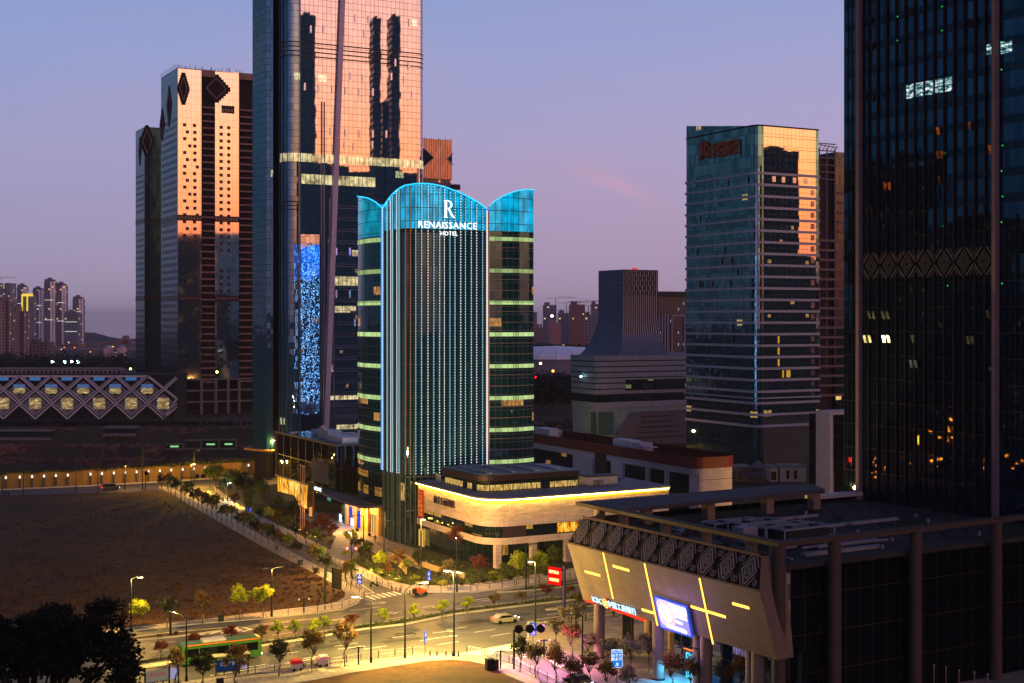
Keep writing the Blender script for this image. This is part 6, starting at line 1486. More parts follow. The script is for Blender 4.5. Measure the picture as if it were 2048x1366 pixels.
# towers standing behind the viewpoint: only seen mirrored in the glass facades
def mirror_hit(px, py, base, nrm, L):
    d = Vector(((px-CX)/F, 1, -(py-HY)/F)); o_ = Vector((0, 0, H0)); t = (Vector((base.x, base.y, H0))-o_).dot(nrm)/d.dot(nrm); h_ = o_+d*t; r = d-2*d.dot(nrm)*nrm
    return h_ + r*L
DKW = windows('backdrop_facade', (16, 22, 32), 3.5, 3.6, .5, .5, (8, 12, 20), lit=.012, litc=(255, 200, 120), lits=.6)
def back(lab, px0, px1, py, base, nrm, L, dep=12):
    a = mirror_hit(px0, py, base, nrm, L); c = mirror_hit(px1, py, base, nrm, L); t = thing('mirrored_tower', lab, 'tower block', ((a.x+c.x)/2, (a.y+c.y)/2, 0), 'tower blocks mirrored in the glass')
    d = (c-a); d.z = 0; d.normalize(); nn = Vector((-d.y, d.x, 0)); 
    mid = (a+c)/2
    if nn.dot(mid-Vector((0, 400, 0))) < 0: nn = -nn
    b = MB(); pts = [a, c, c+nn*dep, a+nn*dep]; b.prism([tuple(p[:2]) for p in pts], 0, (a.z+c.z)/2); b.build('wall', DKW, t)
    MB().box(mid+nn*dep*.5+Vector((0, 0, -mid.z+(a.z+c.z)/2+1)), ((c-a).length*.4, dep*.5, 2.5), d).build('roof_block', DKW, t)
back('slender dark tower block mirrored left of the inclined rib', 601, 634, 30, FA, NF, 330); back('dark tower block mirrored in the right half, left of the pair', 750, 765, 36, FA, NF, 330); back('dark tower block mirrored in the right half, right of the pair', 786, 803, 32, FA, NF, 330)
back('broad block mirrored between the pair of tower blocks', 768, 803, 205, FA, NF, 345); back('low broad city block mirrored along the foot of the skyscraper', 600, 700, 331, FA, NF, 420, 20); back('low broad city block mirrored below the hotel crown', 700, 860, 345, FA, NF, 420, 20)
back('dark office slab mirrored in the golden office facade', 1521, 1597, 301, OC, NF, 260); back('lower slab mirrored at the edge of the golden office facade', 1597, 1640, 520, OC, NF, 270)
back('far city block mirrored in the unfinished tower', 352, 440, 470, A0, NF, 700, 30); back('far lower city block mirrored in the unfinished tower', 440, 520, 488, A0, NF, 700, 30)
back('dark neighbour mirrored in the dark tower, lower left part', 1700, 1856, 318, d0, NB, 330, 10); back('dark neighbour mirrored in the dark tower, right part', 1857, 2060, 440, d0, NB, 330, 10)

# street lights behind the viewpoint, glinting in the dark tower's glass
ml = thing('mirrored_lamp', 'x', 'street lamp'); MB().ball((0, 0, 0), .33, 8, 5).build('globe', emis('mirror_orange', (255, 104, 20), 90.0), ml); MB().tube((0, 0, -.3), (0, 0, -4), .08, n=5).build('post', DARK, ml)
r_ = random.Random(33)
for i in range(30):
    px = r_.choice((r_.uniform(1728, 1760), r_.uniform(1815, 1905), r_.uniform(1930, 2040))); q = mirror_hit(px, r_.uniform(912, 944), d0, NB, r_.uniform(205, 235)); dup(ml, q, 0, 'small orange lamp glint mirrored low in the dark tower', 'lamp glints mirrored in the dark tower', r_.uniform(.5, 1.1))
for px, py, s_ in ((1865, 872, 3.4), (1869, 878, 2.0), (1885, 856, 1.2), (1858, 881, 1.2), (1884, 873, 1.3)): dup(ml, mirror_hit(px, py, d0, NB, 240), 0, 'bright orange lamp mirrored in the middle of the dark tower', 'large lamp glints mirrored in the dark tower', s_)
remove(ml)
t = thing('mirrored_sign', 'red neon sign mirrored at the left edge of the dark tower', 'neon sign', mirror_hit(1695, 920, d0, NB, 215)); c = mirror_hit(1695, 920, d0, NB, 215)
for k_, (x, z, w_, h_) in enumerate(((0, 0, .5, 2.6), (.8, .6, .4, 1.6), (-.6, -1.4, .4, 1.4))): MB().box(c+Vector((x*.5, x, z)), (w_, w_, h_)).build('neon_tube', emis('neon_red_mirror', (255, 30, 8), 60.0), t)
# ================= PLANTS =================
def leafmat(name, c0, c1, c2, sc=1.2):
    m = bpy.data.materials.new(name); m.use_nodes = True; n = NT(m.node_tree); MATS[name] = m
    nz = n.n('TexNoise', {0: n.n('TexCoord').outputs['Object'], 2: sc, 3: 3.0}).outputs[0]
    oi = n.n('ObjectInfo').outputs['Random']
    f = n.m('ADD', nz, n.m('MULTIPLY', n.m('SUBTRACT', oi, .5), .12))
    c = n.ramp(f, [(.35, lin(c0)), (.5, lin(c1)), (.65, lin(c2))])
    a = n.n('BsdfPrincipled', {'Base Color': c, 'Roughness': .7, 'Specular IOR Level': .2}); t = n.n('BsdfTranslucent', {0: c})
    n.n('OutputMaterial', {0: n.n('MixShader', {0: .35, 1: a.outputs[0], 2: t.outputs[0]}).outputs[0]}); return m
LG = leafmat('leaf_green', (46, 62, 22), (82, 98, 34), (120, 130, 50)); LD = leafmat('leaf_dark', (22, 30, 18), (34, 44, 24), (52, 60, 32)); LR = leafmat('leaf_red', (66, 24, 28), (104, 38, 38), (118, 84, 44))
LY = leafmat('leaf_lamplit_yellow', (88, 108, 22), (144, 156, 36), (190, 196, 60)); LM = leafmat('leaf_mixed', (64, 66, 30), (104, 92, 46), (140, 74, 50)); LB_ = leafmat('leaf_pale', (86, 80, 66), (120, 108, 92), (150, 140, 124))
BARK = mat('bark', (72, 60, 50), .9); STAKE = mat('stake_wood', (120, 112, 96), .8)
def leaves(b, c, r, n, size, rg, flat_=.8):
    for _ in range(n):
        while True:
            v = Vector((rg.uniform(-1, 1), rg.uniform(-1, 1), rg.uniform(-1, 1)))
            if v.length <= 1: break
        v = v*(.55+.45*rg.random()); p = Vector(c)+Vector((v.x*r, v.y*r, v.z*r*flat_))
        a = Vector((rg.gauss(0, 1), rg.gauss(0, 1), rg.gauss(0, .7))).normalized(); u = a.cross(Vector((rg.gauss(0, 1), rg.gauss(0, 1), 1))).normalized(); s_ = size*rg.uniform(.6, 1.3)
        b.face([p-a*s_*.5, p+u*s_*.32, p+a*s_*.5, p-u*s_*.32])
def make_tree(name, cat, seed, h, cr, trunk_h, nclump, nleaf, size, lm, flat_=.8, stakes=True, spread=1.0, tr=.09, lean=.1):
    rg = random.Random(seed); o = thing(name, 'x', cat)
    b = MB(); tx = [Vector((rg.uniform(-lean, lean)*k_, rg.uniform(-lean, lean)*k_, trunk_h*k_/3)) for k_ in range(4)]; b.path(tx, tr, 7, tr*.7); top = tx[-1]
    cl = MB(); 
    for i in range(nclump):
        a = 2.4*i+rg.random(); rr_ = cr*spread*math.sqrt((i+.5)/nclump)*rg.uniform(.75, 1.05); zc = trunk_h+(h-trunk_h)*(.25+.6*rg.random()*(1-.45*(rr_/(cr*spread))**2))
        c = Vector((rr_*.72*math.cos(a), rr_*.72*math.sin(a), zc))
        mid_ = top*.5+c*.5+Vector((0, 0, -.1*h*rg.random())); b.path([top-Vector((0, 0, trunk_h*.15*rg.random())), mid_, c], tr*.5, 5, tr*.14)
        leaves(cl, c, cr*rg.uniform(.32, .5), nleaf, size, rg, flat_)
    b.build('trunk', BARK, o); cl.build('crown', lm, o)
    if stakes:
        s_ = MB()
        for k_ in range(3):
            a = 2.1*k_+.4; s_.tube((math.cos(a)*.7, math.sin(a)*.7, 0), (0, 0, 1.5), .035, n=4)
        s_.build('stakes', STAKE, o)
    return o
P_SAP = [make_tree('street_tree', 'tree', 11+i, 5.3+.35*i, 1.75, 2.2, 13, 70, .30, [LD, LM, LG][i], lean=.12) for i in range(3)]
P_LIT = [make_tree('street_tree', 'tree', 31+i, 5.6, 2.0, 2.1, 16, 110, .30, LY, lean=.1) for i in range(2)]  # lamplight is put into the yellow leaf colour
P_MED = [make_tree('median_tree', 'tree', 41+i, 3.3, 1.45, 1.1, 12, 95, .24, [LY, LM, LR][i], flat_=.7, tr=.07) for i in range(3)]
P_PLZ = [make_tree('plaza_tree', 'tree', 51+i, 6.4, 2.1, 2.4, 16, 95, .30, [LM, LB_, LD][i]) for i in range(3)]
P_BIG = [make_tree('garden_tree', 'tree', 61+i, 8.5, 3.1, 3.2, 20, 80, .40, [LG, LD][i], stakes=False, tr=.16) for i in range(2)]
P_RED = make_tree('red_tree', 'tree', 71, 7.5, 2.8, 3.4, 20, 70, .36, LR, flat_=.6, stakes=False, tr=.13)
def make_shrub(name, seed, r, n, lm, flat_=.7):
    rg = random.Random(seed); o = thing(name, 'x', 'shrub'); b = MB()
    for i in range(5): leaves(b, (rg.uniform(-.5, .5)*r, rg.uniform(-.5, .5)*r, r*flat_*.7), r*.7, n//5, .22, rg, flat_)
    b.build('foliage', lm, o); s_ = MB()
    for i in range(4): s_.tube((0, 0, 0), (rg.uniform(-.4, .4)*r, rg.uniform(-.4, .4)*r, r*.7), .04, .02, n=4)
    s_.build('stem', BARK, o); return o
P_SH = [make_shrub('shrub', 81, 1.2, 330, LG), make_shrub('shrub', 82, 1.0, 280, LD), make_shrub('shrub', 83, .9, 240, LR, .5), make_shrub('shrub', 84, 1.1, 300, LY)]
rg = random.Random(77)
def plant(proto, px, py, label, group, sc=1.0, z=.15, Y=None):
    q = G(px, py, z) if Y is None else P(px, py, Y)
    s_ = sc*rg.uniform(.93, 1.07); return dup(proto, (q.x, q.y, q.z if Y else z), rg.uniform(0, 6.28), label, group, (s_, s_, s_*rg.uniform(.95, 1.08)))
# row along the side street (field side)
N1 = [(323, 984), (336, 985), (342, 990), (351, 995), (370, 1005), (378, 1009), (387, 1013), (396, 1018), (405, 1024), (414, 1029), (424, 1034), (433, 1038), (443, 1044), (453, 1049), (464, 1055), (477, 1062), (488, 1068), (500, 1074), (511, 1080), (524, 1086), (537, 1093), (549, 1100), (562, 1109), (577, 1116), (594, 1126), (626, 1141), (639, 1147), (653, 1155), (693, 1172), (702, 1178)]
lab_row = 'thin staked young tree in the row on the pavement between dark field and side street'
for i, (x, y) in enumerate(N1): plant(P_SAP[i % 3], x, y, lab_row, 'young trees along the field pavement', .95 if y > 1040 else 1.05)
N2 = [(470, 1022), (498, 1036), (520, 1050), (556, 1067), (575, 1076), (592, 1085), (612, 1094), (633, 1105)]
for i, (x, y) in enumerate(N2): plant(P_SAP[(i+1) % 3], x, y, 'thin young tree on the hotel-side edge of the side street', 'young trees on the hotel side of the side street', .9)
# trees along the main avenue by the field
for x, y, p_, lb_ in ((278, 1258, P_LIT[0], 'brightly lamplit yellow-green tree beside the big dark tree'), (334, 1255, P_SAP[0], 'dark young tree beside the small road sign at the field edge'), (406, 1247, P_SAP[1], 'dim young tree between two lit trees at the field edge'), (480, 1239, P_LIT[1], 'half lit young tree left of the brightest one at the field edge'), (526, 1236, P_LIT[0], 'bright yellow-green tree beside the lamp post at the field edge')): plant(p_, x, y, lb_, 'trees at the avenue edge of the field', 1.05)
# median trees
MT = [(321, 1318, 2), (388, 1304, 2), (462, 1292, 2), (522, 1288, 1), (556, 1283, 0), (590, 1279, 0), (626, 1276, 0), (648, 1272, 0), (703, 1263, 2), (768, 1253, 0), (827, 1243, 0), (884, 1234, 0), (934, 1227, 0), (989, 1219, 1), (1042, 1211, 1), (1093, 1203, 2), (1138, 1197, 1)]
ML = ['leftmost red-leaved tree in the central reservation', 'second red-leaved tree in the central reservation', 'third red-leaved tree in the central reservation', 'reddish sparse tree in the central reservation', 'green tree in the median just left of the round one', 'dark round tree in the median left of centre', 'tall loose green tree in the median', 'small round tree in the median before the wide red one', 'flat-topped red tree leaning on a stake in the median', 'round green tree in the median left of the traffic light post', 'round green tree in the median right of the traffic light post', 'mushroom-shaped green tree in the median near the tall lamp post', 'small yellow-green tree in the median right of the tall post', 'sparse reddish tree in the median below the hotel shrubs', 'sparse round tree in the median left of the red one', 'pink flowering tree in the median below the red screen', 'last median tree beside the red screen post']
for (x, y, k_), lb_ in zip(MT, ML): plant(P_MED[k_], x, y, lb_, 'small trees in the central reservation', 1.0, z=.2)
# near pavement trees
for x, y, p_, lb_, sc in ((352, 1368, P_SAP[1], 'young tree behind the left bus shelter', .95), (405, 1385, P_SAP[0], 'dark young tree between the two bus shelters', 1.25), (473, 1392, P_SAP[1], 'young tree in front of the right bus shelter', 1.3), (558, 1352, P_PLZ[2], 'taller dark tree left of the red covered cart', .95), (624, 1342, P_PLZ[0], 'taller green tree between the two covered carts', 1.0), (690, 1333, P_SAP[1], 'sparse young tree right of the white covered cart', 1.15),
    (1040, 1345, P_PLZ[2], 'dark tree beside the traffic light post', .82), (1071, 1356, P_PLZ[0], 'tree on the near pavement right of the traffic light', .85), (1112, 1375, P_PLZ[0], 'tree on the near pavement, bottom edge, left one', .95), (1148, 1388, P_PLZ[0], 'tree on the near pavement, bottom edge, right one', .9)): plant(p_, x, y, lb_, 'trees on the near pavement', sc)
# plaza trees
for x, y, k_, lb_, sc in ((1112, 1296, 1, 'leftmost young plaza tree near the pavement bend', .8), (1144, 1318, 0, 'plaza tree left of the slim street lamp', .95), (1178, 1326, 1, 'plaza tree right of the slim street lamp', .8), (1219, 1342, 1, 'plaza tree behind the blue direction sign', .92), (1259, 1352, 1, 'dense plaza tree beside the blue direction sign', 1.0), (1298, 1345, 1, 'pale violet lit plaza tree under the screen', 1.0), (1345, 1386, 0, 'plaza tree in front of the cyan notice screen', 1.0), (1382, 1392, 0, 'plaza tree right of the cyan notice screen', 1.0), (1180, 1372, 0, 'plaza-side kerb tree at the bottom edge, left one', .85), (1215, 1390, 0, 'plaza-side kerb tree at the bottom edge, middle one', .85), (1255, 1400, 1, 'plaza-side kerb tree at the bottom edge, right one', .85), (1155, 1262, 1, 'loose bushy tree beside the red screen post', .85), (1128, 1256, 1, 'sparse tree on the planted island by the plaza', .7), (1160, 1226, 0, 'small tree at the foot of the leaning facade', .6), (1480, 1392, 0, 'tree at the right end of the colonnade', .9), (1450, 1398, 0, 'low tree at the right end of the colonnade', .8)): plant(P_PLZ[k_], x, y, lb_, 'trees on the bank plaza', sc)
# hotel garden
for x, y, p_, lb_, sc in ((838, 1150, P_BIG[1], 'dark round-crowned garden tree under the bright street lamp', .62), (915, 1120, P_RED, 'red-leaved garden tree in front of the podium columns', .95), (958, 1168, P_RED, 'tall red tree at the podium corner', .8), (1037, 1168, P_LIT[0], 'bright yellow-green tree left of the pavement lamp by the red screen', 1.2), (1078, 1166, P_LIT[1], 'bright yellow-green tree right of the pavement lamp by the red screen', 1.25), (1110, 1150, P_BIG[0], 'broad green tree behind the red screen', .65), (895, 1176, P_SAP[1], 'bare staked young tree in the garden', 1.0), (760, 1150, P_LIT[1], 'uplit garden tree beside the curved pond wall', .95), (797, 1152, P_SAP[1], 'pinkish bare garden tree beside the curved wall', 1.0), (735, 1130, P_PLZ[2], 'garden tree near the zebra crossing fence', .9), (715, 1118, P_SAP[0], 'slender garden tree behind the traffic signs', 1.0),
    (700, 1098, P_LIT[0], 'bright tree at the end of the entrance drive', .9), (645, 1090, P_RED, 'broad red tree on the forecourt, left one', 1.0), (662, 1096, P_RED, 'broad red tree on the forecourt, right one', .9), (538, 1052, P_LIT[1], 'bright green tree beside the underpass roof', .95), (1008, 1160, P_BIG[0], 'green garden tree between the podium columns', .45), (775, 1168, P_SAP[1], 'staked sapling at the crossing corner', .8), (815, 1166, P_SAP[2], 'staked sapling beside the forklift', .8)): plant(p_, x, y, lb_, 'hotel garden trees', sc)
for i, (x, y, s_) in enumerate(((432, 988, 1.0), (452, 998, .9), (468, 1003, 1.1), (488, 1010, 1.0), (500, 1022, .8), (512, 1000, .9), (526, 1014, .9), (420, 975, .95), (556, 1030, .7), (590, 1052, .7))): plant(P_BIG[i % 2], x, y, 'large dark garden tree in the uplit grove left of the entrance building', 'large trees in the uplit grove', s_)
for i, (x, y) in enumerate(((840, 1168), (856, 1170), (870, 1168), (884, 1170), (925, 1172), (945, 1170), (968, 1166), (988, 1164), (1002, 1162), (1020, 1160), (1052, 1158), (905, 1162), (860, 1156), (828, 1160), (742, 1140), (752, 1146), (768, 1156), (708, 1126), (690, 1110), (880, 1150), (935, 1155), (1090, 1152), (720, 1104), (985, 1150))): plant(P_SH[(0, 1, 0, 3, 1)[i % 5]], x, y, 'rounded shrub in the planted bed between hotel podium and white fence', 'shrubs in the hotel bed', 1.0)
for i, (x, y) in enumerate(((585, 1035), (600, 1042), (612, 1050), (624, 1056), (636, 1064), (650, 1074), (664, 1086), (575, 1030), (640, 1078), (628, 1072), (612, 1062), (596, 1052))): plant(P_SH[2], x, y, 'low red-leaved shrub in the bed beside the flagpoles', 'red shrubs by the flagpoles', 1.2)
for i, (x, y) in enumerate(((1112, 1248), (1130, 1243), (1148, 1240), (1165, 1238), (1185, 1232), (1060, 1178), (1080, 1174), (1102, 1171), (1120, 1168), (320, 1275), (350, 1270), (610, 1336), (632, 1334))): plant(P_SH[(1, 0)[i % 2]], x, y, 'low shrub on a traffic island beside the avenue', 'shrubs on the traffic islands', .6, z=.22)
b = MB(); rg7 = random.Random(91)
for i in range(620):
    px = rg7.uniform(700, 1110); y_lo = interp([(700, 1120), (770, 1158), (820, 1170), (880, 1171), (954, 1167), (1033, 1154), (1110, 1144)], px); y_hi = interp([(700, 1085), (800, 1100), (900, 1118), (1000, 1138), (1110, 1120)], px)
    q = G(px, y_hi+(y_lo-y_hi)*rg7.random()**.7, .15); leaves(b, (q.x, q.y, .4), .75, 16, .24, rg7, .6)
tag(b.build('garden_cover', LG), 'dark mixed ground cover filling the hotel garden beds', 'ground cover', None, 'stuff')
# topiary cones at the door
for t, lb_ in ((9.6, 'clipped cone shrub left of the hotel doorway'), (5.5 if False else 1.9, 'clipped cone shrub right of the hotel doorway')):
    q = OL(t, 2.4, .2); o = thing('cone_shrub', lb_, 'topiary', q, 'clipped cones at the door'); b = MB(); rg2 = random.Random(int(t*10))
    for i in range(10): leaves(b, (q.x, q.y, .7+i*.28), .62*(1-i/11), 40, .16, rg2)
    b.build('foliage', LD, o); b = MB(); b.tube(q, q+Vector((0, 0, .55)), .35, .42, n=10); b.build('pot', DARK, o)
# big dark tree in the foreground, bottom left
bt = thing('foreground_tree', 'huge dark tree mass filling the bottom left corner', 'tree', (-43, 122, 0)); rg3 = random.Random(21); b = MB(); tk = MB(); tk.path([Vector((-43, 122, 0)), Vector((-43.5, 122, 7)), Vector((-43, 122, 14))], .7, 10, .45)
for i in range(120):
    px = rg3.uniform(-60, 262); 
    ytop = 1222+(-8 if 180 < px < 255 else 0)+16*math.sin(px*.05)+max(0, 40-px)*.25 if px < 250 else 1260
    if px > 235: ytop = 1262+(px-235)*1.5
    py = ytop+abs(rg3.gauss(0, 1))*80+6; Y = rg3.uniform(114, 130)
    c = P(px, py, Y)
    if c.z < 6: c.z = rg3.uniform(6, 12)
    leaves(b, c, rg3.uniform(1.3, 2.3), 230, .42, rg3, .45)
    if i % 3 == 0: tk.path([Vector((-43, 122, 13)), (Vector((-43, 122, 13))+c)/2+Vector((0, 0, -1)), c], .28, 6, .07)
b.build('crown', leafmat('leaf_silhouette', (12, 16, 10), (18, 24, 14), (28, 34, 18)), bt); tk.build('trunk', mat('bark_silhouette', (20, 17, 14), .95), bt)  # shade of the silhouette put into near-black leaf and bark colours
# woods in the distance
def woods(name, lab, x0, x1, yt, yb, Y0, Y1, n, size, rr_, m_):
    b = MB(); rg4 = random.Random(int(x0+Y0))
    for i in range(n):
        Y = rg4.uniform(Y0, Y1); px = rg4.uniform(x0, x1); h_ = rg4.uniform(.6, 1.0)*max(3, ZP(yt, (Y0+Y1)/2)); q = P(px, 700, Y); leaves(b, (q.x, Y, h_*.62), h_*rr_, 46, size, rg4, .8)
    o = b.build(name, m_); tag(o, lab, 'woodland', None, 'stuff')
WD = leafmat('leaf_far', (14, 20, 20), (24, 30, 28), (34, 40, 34), .05)
woods('woodland', 'dark distant tree belt left of the unfinished towers', -60, 268, 708, 740, 800, 1350, 420, 2.6, .5, WD)
woods('woodland', 'dark tree belt between the hotel and the banded block', 1055, 1160, 735, 770, 720, 950, 240, 2.2, .5, WD)
woods('woodland', 'wooded rise behind the white dome', 1055, 1200, 683, 700, 1380, 1500, 200, 3.5, .45, WD)
woods('undergrowth', 'low scrub along the top of the excavation', -60, 505, 842, 856, 640, 650, 300, .8, .4, WD)
woods('undergrowth', 'scrub on the brown slope right of the hotel', 1055, 1160, 850, 880, 470, 640, 90, .7, .35, WD)
# tufts of dry grass on the two lawns
b = MB(); rgt = random.Random(55)
def tuft(q, z):
    h_ = rgt.uniform(.12, .4)
    for k_ in range(3):
        a = rgt.uniform(0, 6.28); w_ = rgt.uniform(.15, .4); dx, dy = math.cos(a)*w_, math.sin(a)*w_; b.face([(q.x-dx, q.y-dy, z), (q.x+dx, q.y+dy, z), (q.x+dx*.6, q.y+dy*.6, z+h_), (q.x-dx*.6, q.y-dy*.6, z+h_)])
n_t = 0
while n_t < 1500:
    px, py = rgt.uniform(0, 690), rgt.uniform(996, 1240)
    lim = interp([(0, 1000), (330, 990), (430, 1042), (535, 1102), (635, 1153), (689, 1190)], px); lo = interp([(0, 1270), (288, 1251), (391, 1240), (513, 1225), (635, 1213), (674, 1203), (689, 1192)], px)
    if lim+2 < py < lo-1.5 and rgt.random() < (py-960)/300: tuft(G(px, py, .1), .1); n_t += 1
n_t = 0
while n_t < 0:
    px, py = rgt.uniform(560, 1080), rgt.uniform(1324, 1366)
    lim = interp([(560, 1372), (722, 1345.5), (850, 1326), (906, 1323), (940, 1326), (967, 1332), (1008, 1352), (1060, 1374)], px)
    if py > lim+1: tuft(G(px, py, .17), .17); n_t += 1
tag(b.build('grass_tufts', leafmat('leaf_straw', (66, 42, 20), (92, 60, 26), (74, 62, 28))), 'tufts of dry grass scattered over the field and the near lawn', 'grass', None, 'stuff')
# rooftop gardens
b = MB(); rg5 = random.Random(8)
for i in range(150):
    q = ta+UD*rg5.uniform(2, 88)+VD*rg5.choice([rg5.uniform(9, 13), rg5.uniform(.8, 2.2)]); leaves(b, (q.x, q.y, 13+rg5.random()*1.2), .9, 26, .3, rg5)
tag(b.build('terrace_planting', LD), 'dark planting along the terrace behind the red screen', 'planting', None, 'stuff')
b = MB()
for i in range(110): q = kq(rg5.uniform(3, 40), rg5.uniform(22, 56)); leaves(b, (q.x, q.y, 19.5), .8, 24, .24, rg5, .5)
for i in range(60): q = kq(rg5.uniform(24, 38), rg5.uniform(3, 12)); leaves(b, (q.x, q.y, 19.6), .8, 26, .24, rg5, .6)
tag(b.build('roof_planting', LD), 'dark green planting on the bank roof', 'planting', None, 'stuff')
b = MB()
for i in range(46): q = VR+VD*rg5.uniform(2, 15)+UD*rg5.uniform(1, 12)+VD*-1; leaves(b, (q.x, q.y, 14.9), .7, 26, .22, rg5, .7)
tag(b.build('roof_planting', LD), 'dark planting on the podium roof right of the pavilion', 'planting', None, 'stuff')
# hedge foliage on the median
b = MB()
for i in range(900):
    t = rg5.random(); k_ = rg5.random(); seg = rg5.randrange(len(med_lo)-1); a = med_lo[seg]*(1-t)+med_lo[seg+1]*t; c = med_hi[seg]*(1-t)+med_hi[seg+1]*t; q = a*(1-.15-k_*.7)+c*(.15+k_*.7); leaves(b, (q.x, q.y, .4), .4, 6, .22, rg5, .6)
tag(b.build('median_hedge', LG), 'low green hedge with red blooms filling the central reservation', 'hedge', None, 'stuff')
# ivy-topped wall behind the cross street, with lantern piers
IW = thing('ivy_wall', 'long yellow lamplit fence wall overgrown with ivy behind the field', 'wall', G(200, 968))
iw = gp((-120, 988), (0, 981), (160, 974), (327, 965), (420, 959), (505, 953)); off3 = [p+Vector((0, 4, 0)) for p in iw]
b = MB()
for i in range(len(off3)-1): b.bar((*off3[i][:2], 2.3), (*off3[i+1][:2], 2.3), .25, 4.6)
b.build('panel', tiled('bamboo_panel', (150, 116, 54), .28, 10, .05, (80, 60, 26), var=.2, stag=False), IW)
b = MB()
for i in range(1500):
    seg = rg5.randrange(len(off3)-1); t = rg5.random(); q = off3[seg]*(1-t)+off3[seg+1]*t; px = CX+F*q.x/q.y
    leaves(b, (q.x, q.y-.2, 4.6+.5*abs(math.sin(px*.045))+(.7 if px > 330 else 0)*rg5.random()-rg5.random()*.5), .45, 7, .3, rg5)
b.build('ivy', leafmat('leaf_ivy', (46, 60, 18), (92, 104, 30), (140, 146, 44)), IW)
b = MB(); pr = None
for i in range(len(iw)-1): b.bar((*(iw[i]+Vector((0, .6, 0)))[:2], .2), (*(iw[i+1]+Vector((0, .6, 0)))[:2], .2), .5, .45)
b.build('kerb_wall', KERB, IW)
# lantern on pier
lp = thing('lantern_pier', 'x', 'lantern'); MB().box((0, 0, 1.5), (.5, .5, 3.0)).build('pier', mat('pier_grey', (88, 84, 80), .8), lp); b = MB(); b.tube((0, 0, 3.0), (0, 0, 3.75), .28, .2, n=8); b.build('lamp_glass', emis('lantern_glow', (240, 236, 220), 1.6), lp)
for i, x in enumerate((3, 31, 56, 80, 104, 128, 174, 197, 221, 244, 267, 291, 314, 337, 360, 383, 405, 493)):
    y = interp([(-120, 988), (0, 981), (160, 974), (327, 965), (420, 959), (505, 953)], x); q = G(x, y)+Vector((0, 3.5, 0)); dup(lp, q, 0, 'white lantern on a square pier standing along the ivy wall', 'lanterns along the ivy wall')
remove(lp)
# ================= STREET FURNITURE =================
POLE = mat('pole_green_black', (22, 34, 36), .45, .4, var=.05); HEAD_ON = emis('lamp_white', (255, 226, 160), 30.0); HEAD_OFF = mat('lamp_head', (60, 64, 66), .5, var=.05)
def lamp_post(px, py, h_, label, arm=(1, 0), al=2.2, on=False, w_=0, col=(255, 190, 90), z=.15, base=None, up=.6, group='street lamps', two=False, head=1.0):
    q = Vector(base) if base is not None else G(px, py, z); q.z = z; d = Vector((arm[0], arm[1], 0)).normalized(); t = thing('street_lamp', label, 'street lamp', q, group)
    b = MB(); b.tube(q, q+Vector((0, 0, .8)), .22, .18, 8); b.tube(q+Vector((0, 0, .8)), q+Vector((0, 0, h_)), .15, .10, 8); b.build('pole', POLE, t)
    tops = [(d, al)] + ([(-d, al*.6)] if two else [])
    for dd, l_ in tops:
        tip = q+Vector((0, 0, h_+up))+dd*l_; b = MB(); b.path([q+Vector((0, 0, h_-.1)), q+Vector((0, 0, h_+up*.7))+dd*l_*.35, tip], .09, 6, .06); ar = b.build('arm', POLE, t)
        b = MB(); b.box(tip+dd*.3, (.9*head, .36*head, .16*head), dd); b.build('lamp_head', HEAD_OFF, t)
        if on:
            b = MB(); b.box(tip+dd*.3+Vector((0, 0, -.13)), (.7*head, .3*head, .1), dd); b.build('bulb', HEAD_ON, t)
    if w_: lamp(q+Vector((0, 0, h_+up-.5))+d*(al+.3), w_, col, .3, t)
    return t
NOW = (F*0, 0)
vd = (VD.x, VD.y); ud = (UD.x, UD.y)
lamp_post(0, 0, 12.6, 'brightest street lamp in the hotel garden in front of the podium', (-UD.x, -UD.y), 1.0, True, 12000, (255, 186, 84), base=(at_px(842, 258).x, 258, 0), up=.1)
lamp_post(703, 1152, 8.4, 'glowing street lamp in front of the hotel doorway', ud, .6, True, 10000, (255, 196, 96), up=.1)
lamp_post(0, 0, 11.6, 'glowing street lamp beside the foot of the skyscraper', vd, .8, True, 4500, (255, 190, 90), base=(at_px(541, 436).x, 436, 0), up=.1)
lamp_post(0, 0, 8, 'glowing street lamp in front of the low houses and office tower', vd, .4, True, 6000, (255, 196, 90), base=(at_px(1606, 345).x, 345, 0), up=.1)
lamp_post(1071, 1262, 11, 'tall lit lamp post rising from the plaza corner', (-1, .1), .5, True, 3800, (255, 205, 110), up=.2)
lamp_post(908, 1312, 12.3, 'tall unlit lamp post at the bottom pavement bend', (-.9, .5), 1.0, True, 19000, (255, 216, 118), two=True, up=.3)  # bulbs and light added to brighten the road
lamp_post(810, 1316, 10.0, 'lamp post with one raised arm carrying a green sign plate', (.9, .5), 3.0, True, 17000, (255, 216, 110), up=.9)
lamp_post(742, 1325, 8.6, 'lamp post with a curved arm and side lamp on the near pavement', (-.9, .5), 2.6, True, 9000, (255, 216, 110), up=.8)
lamp_post(373, 1363, 8.6, 'lamp post with a curved arm in front of the left bus shelter', (-.9, .5), 2.6, False, 4200, (255, 212, 108), up=.8)
lamp_post(543, 1233, 8.0, 'lamp post with two arms at the edge of the dark field', (.9, .5), 1.3, False, 5200, (255, 180, 80), two=True, up=.2)
lamp_post(262, 1264, 8.5, 'lit street lamp half hidden behind the big dark tree', (.9, .5), 1.2, True, 5000, (255, 196, 90), up=.2)
lamp_post(1052, 1180, 8.2, 'dark lamp post with an arm in front of the podium columns', vd, 1.6, False, 0, up=.2)
lamp_post(914, 1184, 9.6, 'thin post with a small white lamp in the hotel garden', (-.2, 1), .5, True, 1200, (240, 240, 255), up=.3, head=.6)
